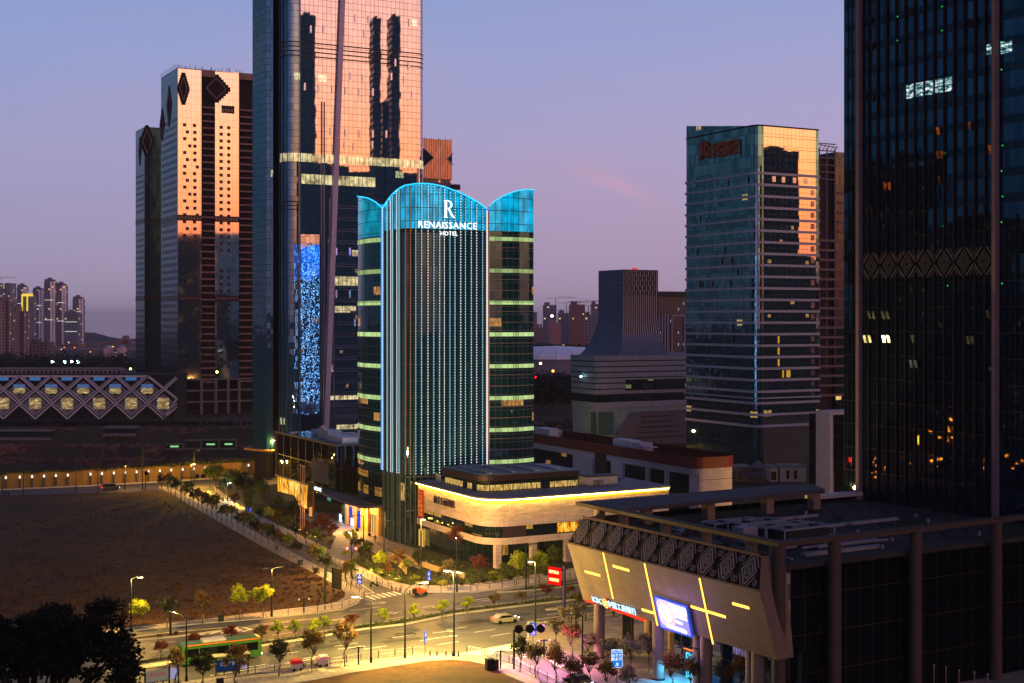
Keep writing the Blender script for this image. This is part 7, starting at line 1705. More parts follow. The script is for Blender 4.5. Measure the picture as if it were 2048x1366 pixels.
lamp_post(727, 1100, 7.4, 'dark bent-arm post on the hotel forecourt', (-1, 0), 2.4, False, 0, up=.1)
lamp_post(768, 1132, 9, 'dark thin post right of the hotel doorway', vd, .6, False, 0, up=.1)
lamp_post(1165, 1334, 7.4, 'slim lamp with a long horizontal arm on the bank plaza', (-1, .1), 2.0, False, 0, up=.1)
lamp_post(1398, 1380, 5.6, 'slim lamp with a horizontal arm at the colonnade', (-1, .1), 2.2, False, 0, up=.1)
for x, y, lb_ in ((47, 990, 'tall dark lamp post at the cross street, second from the left'), (5, 992, 'tall dark lamp post at the far left of the cross street'), (152, 985, 'tall dark lamp post in the middle of the cross street'), (285, 980, 'tallest dark lamp post on the cross street near the corner'), (196, 986, 'dark lamp post right of the middle of the cross street'), (388, 972, 'dark lamp post at the far corner by the traffic lights'), (362, 1001, 'dark post in the field pavement tree row'), (493, 1035, 'dark post opposite the underpass roof')):
    lamp_post(x, y, 10 if x != 285 else 13, lb_, vd, 1.2, False, 0, group='dark lamp posts on the cross street')
lamp_post(455, 1002, 5, 'pair of blue-white lamps beside the uplit grove', vd, .6, True, 900, (190, 235, 255), up=.1)
lamp_post(0, 0, 6, 'lone lamp on the brown slope right of the hotel', vd, .3, True, 5000, (255, 180, 90), base=(at_px(1134, 520).x, 520, 0), up=0)
lamp_post(382, 976, 7, 'lit street lamp in front of the brightest part of the ivy wall', vd, .6, True, 9000, (255, 190, 60), up=.1); lamp_post(250, 979, 7, 'dimly lit street lamp in front of the ivy wall', vd, .6, False, 1500, (255, 180, 70), up=.1)
# low cross-shaped pedestrian lamps
cp = thing('pedestrian_lamp', 'x', 'lamp'); MB().tube((0, 0, 0), (0, 0, 2.6), .13, n=8).build('post', POLE, cp); MB().bar((-.8, 0, 2.45), (.8, 0, 2.45), .12, .14).build('cross_arm', POLE, cp)
for s_ in (-.85, .85): MB().box((s_, 0, 2.42), (.3, .24, .22)).build('lamp_head', mat('small_head', (190, 186, 176), .4), cp)
for x, y, lb_ in ((608, 1227, 'low cross-arm lamp at the rim of the field'), (717, 1329, 'low cross-arm lamp left of the curved lamp post'), (1001, 1337, 'low cross-arm lamp beside the black cabinets'), (1088, 1314, 'low cross-arm lamp on the plaza edge'), (1152, 1256, 'low cross-arm lamp beside the plaza fence')):
    dup(cp, G(x, y, .15), .4, lb_, 'cross-arm pedestrian lamps', 1.0)
remove(cp)
# traffic lights
def traffic(px, py, h_, al, d, label, n_=3, lit=False):
    q = G(px, py, .15); t = thing('traffic_light', label, 'traffic light', q, 'traffic lights'); dd = Vector((*d, 0)).normalized()
    b = MB(); b.tube(q, q+Vector((0, 0, h_)), .15, n=8); b.tube(q+Vector((0, 0, h_-.2)), q+Vector((0, 0, h_))+dd*al, .1, n=6); b.build('mast', POLE, t)
    for i in range(n_):
        c = q+Vector((0, 0, h_+.1))+dd*(al-1.6*i); b = MB(); b.tube(c+Vector((-.05, -.18, 0)), c+Vector((.05, .18, 0)), .62, n=16); b.build('signal_disc', DARK, t)
    return t
traffic(1028, 1338, 5.6, 3.9, (1, .12), 'traffic light mast with three round black signals at the plaza corner')
traffic(362, 1001, 6.5, 6, (1, .2), 'traffic light mast with round signals at the far corner', 2); traffic(291, 981, 5, .3, (1, 0), 'small dark traffic signal at the far end of the field', 1)
# gantry signs seen from behind
for px, py, h_, x0, x1, y0, y1, lb_ in ((650, 1220, 7.9, 661, 686, 1136, 1179, 'large black direction board on a post at the field corner'), (341, 1271, 6.2, 347, 362, 1200, 1219, 'small dark direction board on a post at the avenue edge')):
    q = G(px, py, .15); t = thing('direction_board', lb_, 'road sign', q, 'direction boards seen from behind'); b = MB(); b.tube(q, q+Vector((0, 0, h_)), .19, n=8)
    a, c = P(x0, y0, q.y+.6), P(x1, y1, q.y-.6)
    for z in (a.z-.7, c.z+.9): b.bar(q+Vector((0, 0, z+.2)), Vector((a.x+.3, a.y, z)), .14)
    b.build('mast', POLE, t); dd = Vector((c.x-a.x, c.y-a.y-1.2, 0)).normalized(); MB().box(Vector(((a.x+c.x)/2, q.y, (a.z+c.z)/2)), (c.x-a.x+.4, .12, a.z-c.z), dd).build('board', DARK, t)
    b = MB(); 
    for k_ in range(4): b.box(Vector(((a.x+c.x)/2, q.y-.1, c.z+(a.z-c.z)*(k_+.5)/4)), (c.x-a.x+.2, .05, .05), dd)
    b.build('back_rail', POLE, t)
# blue crossing signs with pictograms
BLS = mat('sign_blue', (20, 70, 190), .4, em=(24, 80, 220), es=.45, var=0); WHS = mat('sign_white_film', (230, 232, 236), .5, em=(220, 226, 240), es=.4, var=0)
def ped_sign(px, py, ht, yaw, label, sc=1.0):
    q = G(px, py, .15); t = thing('crossing_sign', label, 'road sign', q, 'blue crossing signs'); d = Vector((math.cos(yaw), math.sin(yaw), 0)); nf = Vector((d.y, -d.x, 0)); b = MB(); b.tube(q, q+Vector((0, 0, ht+1.7*sc)), .05, n=6); b.build('post', POLE, t)
    c = q+Vector((0, 0, ht+.85*sc))+nf*.08; pn = MB().box(c, (1.0*sc, .05, 1.8*sc), d).build('panel', BLS, t); Z = Vector((0, 0, sc)); X = d*sc; f = c+nf*.05
    b = MB(); b.face([f+X*-.36+Z*.16, f+X*.36+Z*.16, f+Z*.78]); b.build('triangle', WHS, pn)
    b = MB(); w_ = .06*sc
    for p0, p1 in (((0, .6), (0, .42)), ((0, .42), (-.1, .24)), ((0, .42), (.12, .24)), ((-.1, .5), (.1, .44))): b.bar(f+nf*.03+X*p0[0]+Z*p0[1], f+nf*.03+X*p1[0]+Z*p1[1], w_, .03, up=nf)
    b.build('walking_figure', mat('pict_dark', (14, 20, 40), .6), pn)
    b = MB()
    for p0, p1 in (((-.04, -.16), (-.02, -.44)), ((-.02, -.44), (.2, -.46)), ((.2, -.46), (.28, -.68)), ((-.02, -.3), (.16, -.32))): b.bar(f+X*p0[0]+Z*p0[1], f+X*p1[0]+Z*p1[1], .08*sc, .03, up=nf)
    for i in range(10):
        a0, a1 = 2.6+i*.42, 2.6+(i+1)*.42; b.bar(f+X*(.0+.22*math.cos(a0))+Z*(-.52+.22*math.sin(a0)), f+X*(.0+.22*math.cos(a1))+Z*(-.52+.22*math.sin(a1)), .05*sc, .03, up=nf)
    b.build('wheelchair_figure', WHS, pn)
ped_sign(719, 1187, 1.8, 0, 'blue sign with triangle and wheelchair figures at the zebra crossing corner'); ped_sign(857, 1178, 1.6, .9, 'blue sign turned aside in the garden hedge by the forklift')
ped_sign(850, 1313, 2.0, 1.25, 'blue sign seen nearly edge-on at the near kerb'); ped_sign(1066, 1310, 3.0, -.1, 'blue crossing sign below the three round signals', 1.05)
# blue street-name board on the plaza
q = G(1234, 1378, .15); t = thing('direction_sign', 'bright blue direction sign with six white characters and an arrow on the plaza', 'road sign', q); MB().tube(q, q+Vector((0, 0, 4.2)), .06, n=6).build('post', POLE, t)
zc0, zc1 = ZP(1334, q.y), ZP(1299.5, q.y); cx_, cz = P(1234, 0, q.y-.1).x, (zc0+zc1)/2; hh_ = zc1-zc0; ww_ = hh_*.6
BLE = emis('sign_blue_lit', (20, 130, 235), 1.0); WHE = emis('sign_white_lit', (240, 250, 255), 1.1)
MB().box((cx_, q.y-.08, cz), (ww_+.1, .08, hh_+.1)).build('rim', WHE, t); pn = MB().box((cx_, q.y-.14, cz-hh_*.08), (ww_, .08, hh_*.82)).build('panel', BLE, t)
for r_, tx in enumerate(('云英路', '凯旋路')):
    for k_, ch in enumerate(tx): text('sign_character', ch, .42, (cx_+(k_-1)*.5, q.y-.2, cz+hh_*(.17-.21*r_)), (1, 0, 0), (0, 0, 1), WHE, pn, .01, bold=.015)
text('sign_header', '交通指引', .36, (cx_, q.y-.2, cz+hh_*.41), (1, 0, 0), (0, 0, 1), BLE, t, .01, bold=.015)
b = MB(); b.bar((cx_-.2, q.y-.2, cz-hh_*.42), (cx_+.1, q.y-.2, cz-hh_*.28), .1, .03, up=Vector((0, -1, 0))); b.bar((cx_-.12, q.y-.2, cz-hh_*.27), (cx_+.14, q.y-.2, cz-hh_*.25), .1, .03, up=Vector((0, -1, 0))); b.bar((cx_+.13, q.y-.2, cz-hh_*.26), (cx_+.1, q.y-.2, cz-hh_*.42), .1, .03, up=Vector((0, -1, 0))); b.build('arrow', WHE, pn)
# round no-entry style signs over the drive
t = thing('sign_cluster', 'three round prohibition signs side by side behind the crossing fence', 'road sign', G(703, 1152, .15))
for k_, (x, c_) in enumerate(((694.5, (210, 40, 50)), (703, (40, 70, 180)), (712, (210, 40, 50)))):
    c = P(x, 1097, G(703, 1152).y-.4); b = MB(); b.tube(c+Vector((0, .04, 0)), c+Vector((0, -.04, 0)), .36, n=16); o = b.build('sign_disc', mat('disc_%d' % k_, c_, .4, em=c_, es=.25, var=0), t)
    b = MB(); b.tube(c+Vector((0, -.05, 0)), c+Vector((0, -.07, 0)), .24, n=16); b.build('disc_face', WHS if k_ != 1 else BLS, o)
    if k_ != 1: b = MB(); b.bar(c+Vector((-.16, -.09, .16)), c+Vector((.16, -.09, -.16)), .08, .02, up=Vector((0, -1, 0))); b.build('slash', mat('disc_0', c_), o)
# red LED board over the avenue
q = G(1128, 1237, .2); t = thing('led_board', 'red illuminated message board with two yellow text rows on a purple-lit post', 'message board', q)
MB().tube(q, q+Vector((0, 0, ZP(1135, q.y))), .3, n=10).build('post', mat('post_purple_lit', (52, 36, 96), .5, .3), t)  # purple light on the post is put into its colour
b = MB(); a = P(1097, 1133, q.y+1.0); c = P(1121, 1170, q.y-.8); dd = Vector((c.x-a.x, -1.8, 0)).normalized(); cc = Vector(((a.x+c.x)/2, q.y, ZP(1152, q.y))); L_ = (c.x-a.x)/dd.x
for z in (cc.z+1.0, cc.z-1.0): MB().bar(q+Vector((0, 0, z-q.z)), cc+dd*L_*.45+Vector((0, 0, z-cc.z)), .16).build('bracket', POLE, t)
sc2 = MB().box(cc, (L_, .25, 2.9), dd).build('screen', emis('led_red', (255, 12, 8), 1.0, True), t)
nf = Vector((dd.y, -dd.x, 0)); text('message_text', '富强民主', .56, cc+nf*.16+Vector((0, 0, .65)), dd, (0, 0, 1), emis('led_yellow', (255, 246, 150), 1.8), sc2, .01, bold=.02); text('message_text', '文明和谐', .56, cc+nf*.16+Vector((0, 0, -.65)), dd, (0, 0, 1), MATS['led_yellow'], sc2, .01, bold=.02)
# fences
RAIL = mat('fence_white', (196, 186, 186), .5, .2, var=.04)
def fence(name, label, pts, h_=1.05, group='white traffic fences'):
    t = thing(name, label, 'fence', (pts[0][0], pts[0][1], .15), group); r = MB(); f = MB(); ps = MB(); acc = 0
    for a, c in zip(pts, pts[1:]):
        a = Vector((a[0], a[1], .15)); c = Vector((c[0], c[1], .15)); L = (c-a).length; d = (c-a)/L; Z = Vector((0, 0, 1))
        for z, w_ in ((h_, .09), (.2, .07)): r.bar(a+Z*z, c+Z*z, .06, w_)
        k_ = 0.0; i = 0
        while k_ < L-.05:
            e_ = min(k_+.55, L); p0, p1 = a+d*k_, a+d*e_
            f.bar(p0+Z*.22, p1+Z*(h_-.02), .035); f.bar(p0+Z*(h_-.02), p1+Z*.22, .035); f.bar(p0+Z*.2, p0+Z*h_, .035)
            if i % 5 == 0: ps.box(p0+Z*(h_/2+.05), (.09, .09, h_+.12), d)
            k_ += .55; i += 1
    r.build('rail', RAIL, t); f.build('infill', RAIL, t); ps.build('post', DARK, t); return t
fence('traffic_fence', 'white patterned fence round the field corner beside the avenue', gp((545, 1236), (635, 1226), (684, 1219), (711, 1207), (727, 1191)))
fence('traffic_fence', 'short fence along the side street kerb by the black board', gp((722, 1181), (712, 1174), (690, 1163), (668, 1152)))
fence('traffic_fence', 'white patterned fence along the hotel garden on the avenue', gp((852, 1187), (954, 1184), (1033, 1174), (1096, 1165), (1150, 1157), (1180, 1153)))
fence('traffic_fence', 'fence descending the side street beside the hotel garden', gp((661, 1122), (708, 1143), (753, 1166), (782, 1178), (808, 1183)))
fence('traffic_fence', 'near fence from the covered carts to the blue edge-on sign', gp((510, 1350), (606, 1341), (660, 1334), (722, 1323), (790, 1315), (851, 1309)))
fence('traffic_fence', 'near fence curving down to the bottom right', gp((934, 1308), (970, 1314), (1025, 1330), (1076, 1355), (1130, 1382), (1180, 1405)))
fence('traffic_fence', 'fence along the plaza side of the avenue behind the traffic island', gp((1070, 1263), (1085, 1257), (1143, 1247), (1228, 1236), (1330, 1220)))
# bollards
bo = thing('bollard', 'x', 'bollard'); MB().tube((0, 0, 0), (0, 0, .75), .11, n=8).build('post', DARK, bo); MB().tube((0, 0, .55), (0, 0, .64), .12, n=8).build('reflector', WHITE, bo)
for x, y in ((860, 1312), (874, 1312), (892, 1313), (905, 1313), (917, 1313), (728, 1192), (784, 1180), (792, 1182), (800, 1184), (812, 1186), (820, 1188)): dup(bo, G(x, y, .15), 0, 'short black bollard at the open kerb beside a zebra crossing', 'bollards at the crossings')
remove(bo)
# bus shelters
def shelter(px0, py0, px1, py1, label, poster, pcol):
    a = G(px0, py0, .15); c = G(px1, py1, .15); d = (c-a).normalized(); L = (c-a).length; nb_ = Vector((-d.y, d.x, 0)); t = thing('bus_shelter', label, 'bus shelter', (a+c)/2, 'bus shelters'); Z = Vector((0, 0, 1))
    MB().box((a+c)/2+Z*2.75+nb_*.5, (L+.6, 1.9, .12), d).build('roof', tiled('shelter_roof', (170, 160, 130), 1.4, 3, .04, (110, 100, 80), var=.05, stag=False), t)
    for k_ in (0, .72, 1): MB().box(a+d*L*k_+Z*1.35, (.16, .2, 2.7), d).build('post', DARK, t)
    p1 = MB().box(a+d*L*.36+Z*1.45, (L*.66, .1, 1.5), d).build('poster', emis('poster_'+poster, pcol, .32), t); p2 = MB().box(a+d*L*.86+Z*1.45, (L*.2, .1, 1.5), d).build('poster', emis('poster_pale', (176, 170, 214), .7), t)
    text('poster_text', '公益广告' if poster == 'blue' else '候车信息', .55, a+d*L*.36+Z*1.6-nb_*.08, d, (0, 0, 1), emis('poster_ink_'+poster, (220, 220, 230) if poster == 'blue' else (190, 40, 30), .6), p1, .01)
    MB().box(a+d*L*.36+Z*.62, (L*.66, .14, .1), d).build('sill', DARK, t); MB().box(a+d*L*.45+Z*.45+nb_*.9, (L*.5, .4, .08), d).build('bench', DARK, t)
    for k_ in (.3, .6): MB().box(a+d*L*k_+Z*.22+nb_*.9, (.1, .3, .42), d).build('bench_leg', DARK, t)
shelter(432, 1353, 496, 1346, 'bus shelter with a dark blue poster, the right one of the two', 'blue', (20, 70, 130)); shelter(290, 1376, 357, 1366, 'bus shelter with a pale red-lettered poster, half behind the dark tree', 'cream', (190, 176, 150))
# platform strip of the stops
flat('bus_platform', gp((230, 1388), (377, 1364), (520, 1341), (520, 1346), (377, 1371), (230, 1396)), .16, PAVE, kerb=.15)
# covered carts
for x, y, c_, lb_ in ((593, 1341, (190, 30, 50), 'cart under a red cloth cover on the near pavement'), (645, 1333, (214, 150, 160), 'cart under a pink and white cover on the near pavement')):
    q = G(x, y, .15); t = thing('covered_cart', lb_, 'cart', q, 'covered carts'); d = VD; b = MB(); b.box(q+Vector((0, 0, .75)), (1.5, .9, .7), d); b.build('body', WHITE, t)
    b = MB(); Zs = ((-.85, 1.05), (-.5, 1.5), (.5, 1.55), (.85, 1.1))
    for (x0, z0), (x1, z1) in zip(Zs, Zs[1:]): b.face([q+d*x0-UD*.55+Vector((0, 0, z0)), q+d*x1-UD*.55+Vector((0, 0, z1)), q+d*x1+UD*.55+Vector((0, 0, z1+.1)), q+d*x0+UD*.55+Vector((0, 0, z0+.1))])
    b.box(q+Vector((0, 0, 1.2)), (1.6, 1.0, .35), d); b.build('cover', mat('cover_%d' % x, c_, .8, em=c_, es=.12), t)
    for k_ in (-.5, .5): b = MB(); b.tube(q+d*k_-UD*.5+Vector((0, 0, .22)), q+d*k_-UD*.4+Vector((0, 0, .22)), .22, n=10); b.build('wheel', DARK, t)
# cabinets and bins
q = G(983, 1340, .17); t = thing('switch_cabinet', 'pair of black electrical cabinets on the near lawn edge', 'cabinet', q); MB().box(q+Vector((-.35, 0, .8)), (.95, .8, 1.5), VD).build('body', DARK, t); MB().box(q+Vector((.55, .2, .75)), (.7, .8, 1.4), VD).build('side_cabinet', DARK, t); MB().box(q+Vector((-.3, 0, 1.6)), (1.1, .95, .1), VD).build('cap', STEEL, t)
for x, y, lb_ in ((442, 1243, 'black litter bin on the pavement at the field edge'), (601, 1130, 'black litter bin on the field pavement, upper one'), (632, 1146, 'black litter bin on the field pavement near the board'), (1133, 1370, 'black litter bin at the bottom of the near pavement'), (440, 1372, 'dark litter bin beside the right bus shelter')):
    q = G(x, y, .15); t = thing('litter_bin', lb_, 'litter bin', q, 'litter bins'); MB().box(q+Vector((0, 0, .45)), (.9, .45, .85), VD).build('body', DARK, t); MB().box(q+Vector((0, 0, .98)), (1.0, .55, .1), VD).build('lid', STEEL, t)
# flagpoles
for i, (x, lb_) in enumerate(((600.5, 'left flagpole of three in the red shrubs'), (604.5, 'middle flagpole of three in the red shrubs'), (608, 'right flagpole of three in the red shrubs'))):
    q = G(x, 1068+i*2, .12); t = thing('flagpole', lb_, 'flagpole', q, 'flagpoles'); MB().tube(q, q+Vector((0, 0, 16)), .14, .08, 8).build('pole', mat('pole_pinkish', (150, 120, 110), .4, .6), t); MB().ball(q+Vector((0, 0, 16.1)), .16).build('finial', WHITE, t)
for i, (x, y) in enumerate(((1868, 1385), (1892, 1390), (1918, 1396), (1949, 1400), (1975, 1405))):
    q = G(x, y, .15); t = thing('flagpole', ('first', 'second', 'third', 'fourth', 'fifth')[i]+' dim flagpole from the left in front of the dark colonnade', 'flagpole', q, 'dim flagpoles'); MB().tube(q, q+Vector((0, 0, 3.6)), .08, n=8).build('pole', mat('pole_pinkish', (150, 120, 110)), t); MB().ball(q+Vector((0, 0, 3.65)), .12).build('finial', WHITE, t)
# glowing bollard and amber ground lights
q = OL(36, 4.5, .2); t = thing('light_column', 'short glowing orange light column on the forecourt', 'light column', q); MB().tube(q, q+Vector((0, 0, 2.6)), .38, n=12).build('lamp', emis('column_glow', (250, 170, 80), .9), t); MB().tube(q, q+Vector((0, 0, .3)), .45, n=12).build('base', DARK, t)
UPL = emis('uplight_glow', (255, 216, 110), 3.0)
def uplight(px, py, label, w_=220, grp='garden uplights', z=.2):
    q = G(px, py, z); t = thing('ground_light', label, 'ground light', q, grp); MB().tube(q, q+Vector((0, 0, .12)), .3, n=8).build('lens', UPL, t); MB().tube(q-Vector((0, 0, .05)), q+Vector((0, 0, .06)), .38, n=8).build('ring', DARK, t)
    if w_: lamp(q+Vector((0, 0, .5)), w_, (255, 200, 70), .15, t, spot=None)
for x, y in ((417, 982), (427, 988), (434, 993), (442, 998), (455, 1001), (468, 1005), (474, 1009), (484, 1015)): uplight(x, y, 'amber light on the ground at the foot of the grove trees', 420)
for x, y in ((743, 1142), (762, 1146), (776, 1151), (793, 1158)): uplight(x, y, 'amber uplight in the bed beside the curved garden wall', 260, 'uplights by the garden wall')
for x, y in ((592, 1056), (598, 1060), (613, 1066), (623, 1070), (631, 1074)): uplight(x, y, 'small white-gold light along the flagpole bed', 60, 'lights along the flagpole bed')
# curved garden wall and pond
t = thing('garden_wall', 'pale curved retaining wall lit from above in the hotel garden', 'wall', G(800, 1130, .1)); cw_ = gp((812, 1150), (806, 1140), (796, 1132), (785, 1124), (770, 1116)); b = MB()
for i in range(len(cw_)-1): b.bar((*cw_[i][:2], .9), (*cw_[i+1][:2], .9), .4, 1.7)
b.build('wall', mat('wall_cream', (170, 150, 110), .8), t)
cw_ = gp((775, 1106), (800, 1116), (830, 1128), (860, 1140), (890, 1150), (930, 1158)); b = MB()
for i in range(len(cw_)-1): b.bar((*cw_[i][:2], .6), (*cw_[i+1][:2], .6), .4, 1.2)
b.build('coping', mat('wall_cream', (170, 150, 110), .8), t)
# underpass roof and barrier
t = thing('underpass_roof', 'dark blue-green ramp roof beside the entrance building', 'ramp roof', G(575, 1045, .1)); b = MB(); q4 = gp((500, 985), (590, 1010), (600, 1035), (535, 1030)); b.prism([tuple(p[:2]) for p in q4], 2.2, 2.5); b.build('roof', mat('ramp_glass', (20, 34, 46), .85, 0.0, spec=.1), t)
b = MB()
for p in q4: b.tube((p.x, p.y, .1), (p.x, p.y, 2.2), .15, n=6)
b.build('post', POLE, t)
q = G(497, 1030, .2); t = thing('notice_board', 'small blue notice board beside the side street', 'sign', q); MB().box(q+Vector((0, 0, 1.4)), (1.7, .1, 1.0)).build('panel', BLS, t); MB().box(q+Vector((0, 0, .5)), (.1, .1, 1.0)).build('post', DARK, t); text('notice_text', '停车场', .42, q+Vector((0, -.08, 1.4)), (1, 0, 0), (0, 0, 1), WHS, t, .01)
# ================= VEHICLES =================
def wheel(parent, c, r, w_, ax):
    b = MB(); b.tube(c-ax*w_/2, c+ax*w_/2, r, n=16); ty = b.build('wheel', DARK, parent); b = MB(); b.tube(c-ax*(w_/2+.02), c+ax*(w_/2+.02), r*.55, n=12); b.build('rim', STEEL, ty)
def vehicle(name, label, cat, px, py, d, prof, wid, glass_y, col, wh, lights=True, z=.03, group=None):
    """a body lofted from a side profile [(x, z)...] with windows, wheels and lamps"""
    q = G(px, py, z); d = Vector((d[0], d[1], 0)).normalized(); s_ = Vector((-d.y, d.x, 0)); Z = Vector((0, 0, 1)); t = thing(name, label, cat, q, group)
    b = MB(); L_ = [q+d*x-s_*wid/2+Z*z_ for x, z_ in prof]; R_ = [q+d*x+s_*wid/2+Z*z_ for x, z_ in prof]; b.face(L_); b.face(R_[::-1])
    for i in range(len(prof)): j = (i+1) % len(prof); b.face([L_[i], R_[i], R_[j], L_[j]])
    b.build('body', mat('paint_'+name, col, .3, .2, var=.03, spec=.5), t)
    for nm, pts in glass_y:
        for sd in (-1, 1):
            b = MB(); p4 = [q+d*x+s_*sd*(wid/2+.012)+Z*z_ for x, z_ in pts]; b.face(p4 if sd < 0 else p4[::-1]); b.build(nm, mat('car_glass', (14, 20, 26), .08, .6), t)
    for x, r in wh:
        for sd in (-1, 1): wheel(t, q+d*x+s_*sd*(wid/2-.08)+Z*r, r, .24, s_)
    xf = max(p[0] for p in prof); xb = min(p[0] for p in prof)
    for sd in (-1, 1):
        MB().box(q+d*(xf+.01)+s_*sd*(wid/2-.3)+Z*.72, (.06, .34, .18), d).build('headlight', emis('headlight', (240, 246, 255), 16.0), t); MB().box(q+d*(xb-.01)+s_*sd*(wid/2-.25)+Z*.9, (.06, .26, .2), d).build('tail_light', emis('tail_light', (255, 24, 14), 9.0), t)
    return t, q, d, s_
car_p = [(-2.2, .3), (2.2, .3), (2.25, .75), (1.2, .95), (.6, 1.42), (-1.1, 1.45), (-1.9, 1.0), (-2.25, .9)]
car_g = [('side_window', [(-1.65, .98), (1.0, .98), (.52, 1.35), (-1.0, 1.38)])]
bus_p = [(-5.8, .35), (5.8, .35), (5.95, 1.2), (5.75, 3.05), (5.5, 3.15), (-5.7, 3.15), (-5.9, 2.9), (-5.9, .6)]
bus_g = [('side_window', [(-5.5+2.2*i, 1.35), (-3.45+2.2*i, 1.35), (-3.45+2.2*i, 2.5), (-5.5+2.2*i, 2.5)]) for i in range(5)]
t, q, d, s_ = vehicle('city_bus', 'green and dark city bus in the near lanes behind the bus shelters', 'bus', 440, 1322, (VD.x, VD.y), bus_p, 2.5, bus_g, (60, 110, 40), [(-3.6, .48), (3.7, .48)])
MB().box(q+d*5.9+Vector((0, 0, 2.0)), (.08, 2.2, 1.4), d).build('windscreen', MATS['car_glass'], t); MB().box(q+d*5.86+Vector((0, 0, 2.95)), (.1, 1.7, .25), d).build('route_display', emis('route_amber', (255, 140, 30), 1.6), t); MB().box(q-d*1+Vector((0, 0, 3.3)), (3.4, 1.7, .3), d).build('roof_unit', WHITE, t)
for k_ in (2.8, -1.4): MB().box(q+d*k_-s_*1.262+Vector((0, 0, 1.5)), (1.2, .02, 2.0), d).build('door', mat('door_dark', (20, 28, 24), .2), t)
b = MB(); b.box(q-s_*1.26+Vector((0, 0, 3.0)), (11, .03, .12), d); b.build('side_stripe', mat('orange_stripe', (220, 90, 30), .5, em=(255, 90, 20), es=.6), t)
for nm_v, lb_, px, py, dr, col in (('silver_car', 'silver car in the lanes below the central reservation', 1010, 1245, VD, (140, 136, 130)), ('dark_car', 'dark car coming down the street at the bottom right', 1160, 1370, -UD, (50, 50, 56))): vehicle(nm_v, lb_, 'car', px, py, (dr.x, dr.y), car_p, 1.8, car_g, col, [(-1.35, .33), (1.4, .33)])
van_p = [(-2.4, .3), (2.3, .3), (2.4, .9), (1.7, 1.15), (1.2, 1.9), (-2.3, 1.95), (-2.45, .8)]
vehicle('parked_van', 'dark van parked on the cross street at the field corner', 'van', 221, 980, (VD.x, VD.y), van_p, 1.8, [('side_window', [(-1.9, 1.2), (1.2, 1.2), (.95, 1.7), (-1.9, 1.72)])], (30, 40, 60), [(-1.5, .33), (1.5, .33)])
# forklift
q = G(842, 1190, .03); d = VD; s_ = UD; Z = Vector((0, 0, 1)); t = thing('forklift', 'orange forklift truck standing at the crossing by the white fence', 'forklift', q); FO = mat('forklift_orange', (214, 92, 30), .5)
b = MB(); b.box(q+Z*.75-d*.1, (1.9, 1.1, .6), d); b.box(q+Z*1.1-d*.7, (.8, 1.1, .5), d); b.build('body', FO, t); MB().box(q+Z*.8-d*1.25, (.5, 1.1, .8), d).build('counterweight', DARK, t)
for a_ in (-.9, .55):
    for c_ in (-.48, .48): MB().bar(q+d*a_+s_*c_+Z*1.0, q+d*a_*.9+s_*c_+Z*2.25, .08).build('guard_post', WHITE, t)
MB().box(q+Z*2.3-d*.15, (1.7, 1.1, .1), d).build('guard_roof', mat('guard_roof', (150, 130, 110), .6), t); MB().box(q+Z*1.3-d*.2, (.5, .5, .12), d).build('seat', DARK, t)
for c_ in (-.32, .32): MB().bar(q+d*1.15+s_*c_+Z*.15, q+d*1.1+s_*c_+Z*2.2, .12).build('mast', mat('mast_pale', (170, 160, 150), .5, .4), t); MB().box(q+d*1.7+s_*c_*.8+Z*.12, (1.1, .12, .05), d).build('fork', STEEL, t)
for a_, r in ((-.85, .27), (.7, .34)):
    for c_ in (-.5, .5): wheel(t, q+d*a_+s_*c_+Z*r, r, .22, s_)
# scooters parked
for x, y, lb_ in ((748, 1174, 'motor scooter parked by the garden fence end'), (13, 990, 'motor scooter at the far left of the cross street')):
    q = G(x, y, .15); t = thing('scooter', lb_, 'scooter', q, 'parked scooters'); b = MB(); b.path([q+Vector((-.7, 0, .5)), q+Vector((-.2, 0, .75)), q+Vector((.2, 0, .4)), q+Vector((.6, 0, .5)), q+Vector((.55, 0, 1.05))], .13, 8); b.build('body', STEEL, t); MB().box(q+Vector((-.3, 0, .85)), (.7, .28, .12)).build('seat', DARK, t); MB().bar(q+Vector((.55, -.3, 1.05)), q+Vector((.55, .3, 1.05)), .05).build('handlebar', DARK, t)
    for a_ in (-.6, .65): wheel(t, q+Vector((a_, 0, .24)), .24, .1, Vector((0, 1, 0)))
# far street lamps glowing orange, and floodlights
fl = thing('distant_lamp', 'x', 'street lamp'); MB().tube((0, 0, 0), (0, 0, 9), .3, n=5).build('post', DARK, fl); MB().ball((0, 0, 9.4), .8, 6, 4).build('globe', emis('far_orange', (255, 150, 50), 5.0), fl)
rg6 = random.Random(15)
for i in range(34):
    px = rg6.uniform(0, 262); Y = rg6.uniform(900, 2200); dup(fl, (at_px(px, Y).x, Y, 0), 0, 'tiny orange glowing lamp on the distant road below the apartment towers', 'orange lamps on the distant road', .8)
for i in range(7): px = rg6.uniform(1068, 1145); Y = rg6.uniform(750, 1150); dup(fl, (at_px(px, Y).x, Y, 0), 0, 'tiny orange glowing lamp among the trees right of the hotel', 'orange lamps right of the hotel', .7)
remove(fl)
for x, lb_ in ((105, 'first white floodlight from the left above the lattice hall'), (129, 'second white floodlight above the lattice hall'), (143, 'third white floodlight above the lattice hall'), (156, 'rightmost white floodlight above the lattice hall')):
    q = P(x, 724, 1100); t = thing('floodlight', lb_, 'floodlight', (q.x, 1100, 0), 'floodlights above the hall'); MB().tube((q.x, 1100, 0), q, .3, n=5).build('mast', DARK, t); MB().ball(q, 1.3, 8, 5).build('lamp', emis('flood_white', (220, 255, 246), 12.0), t)
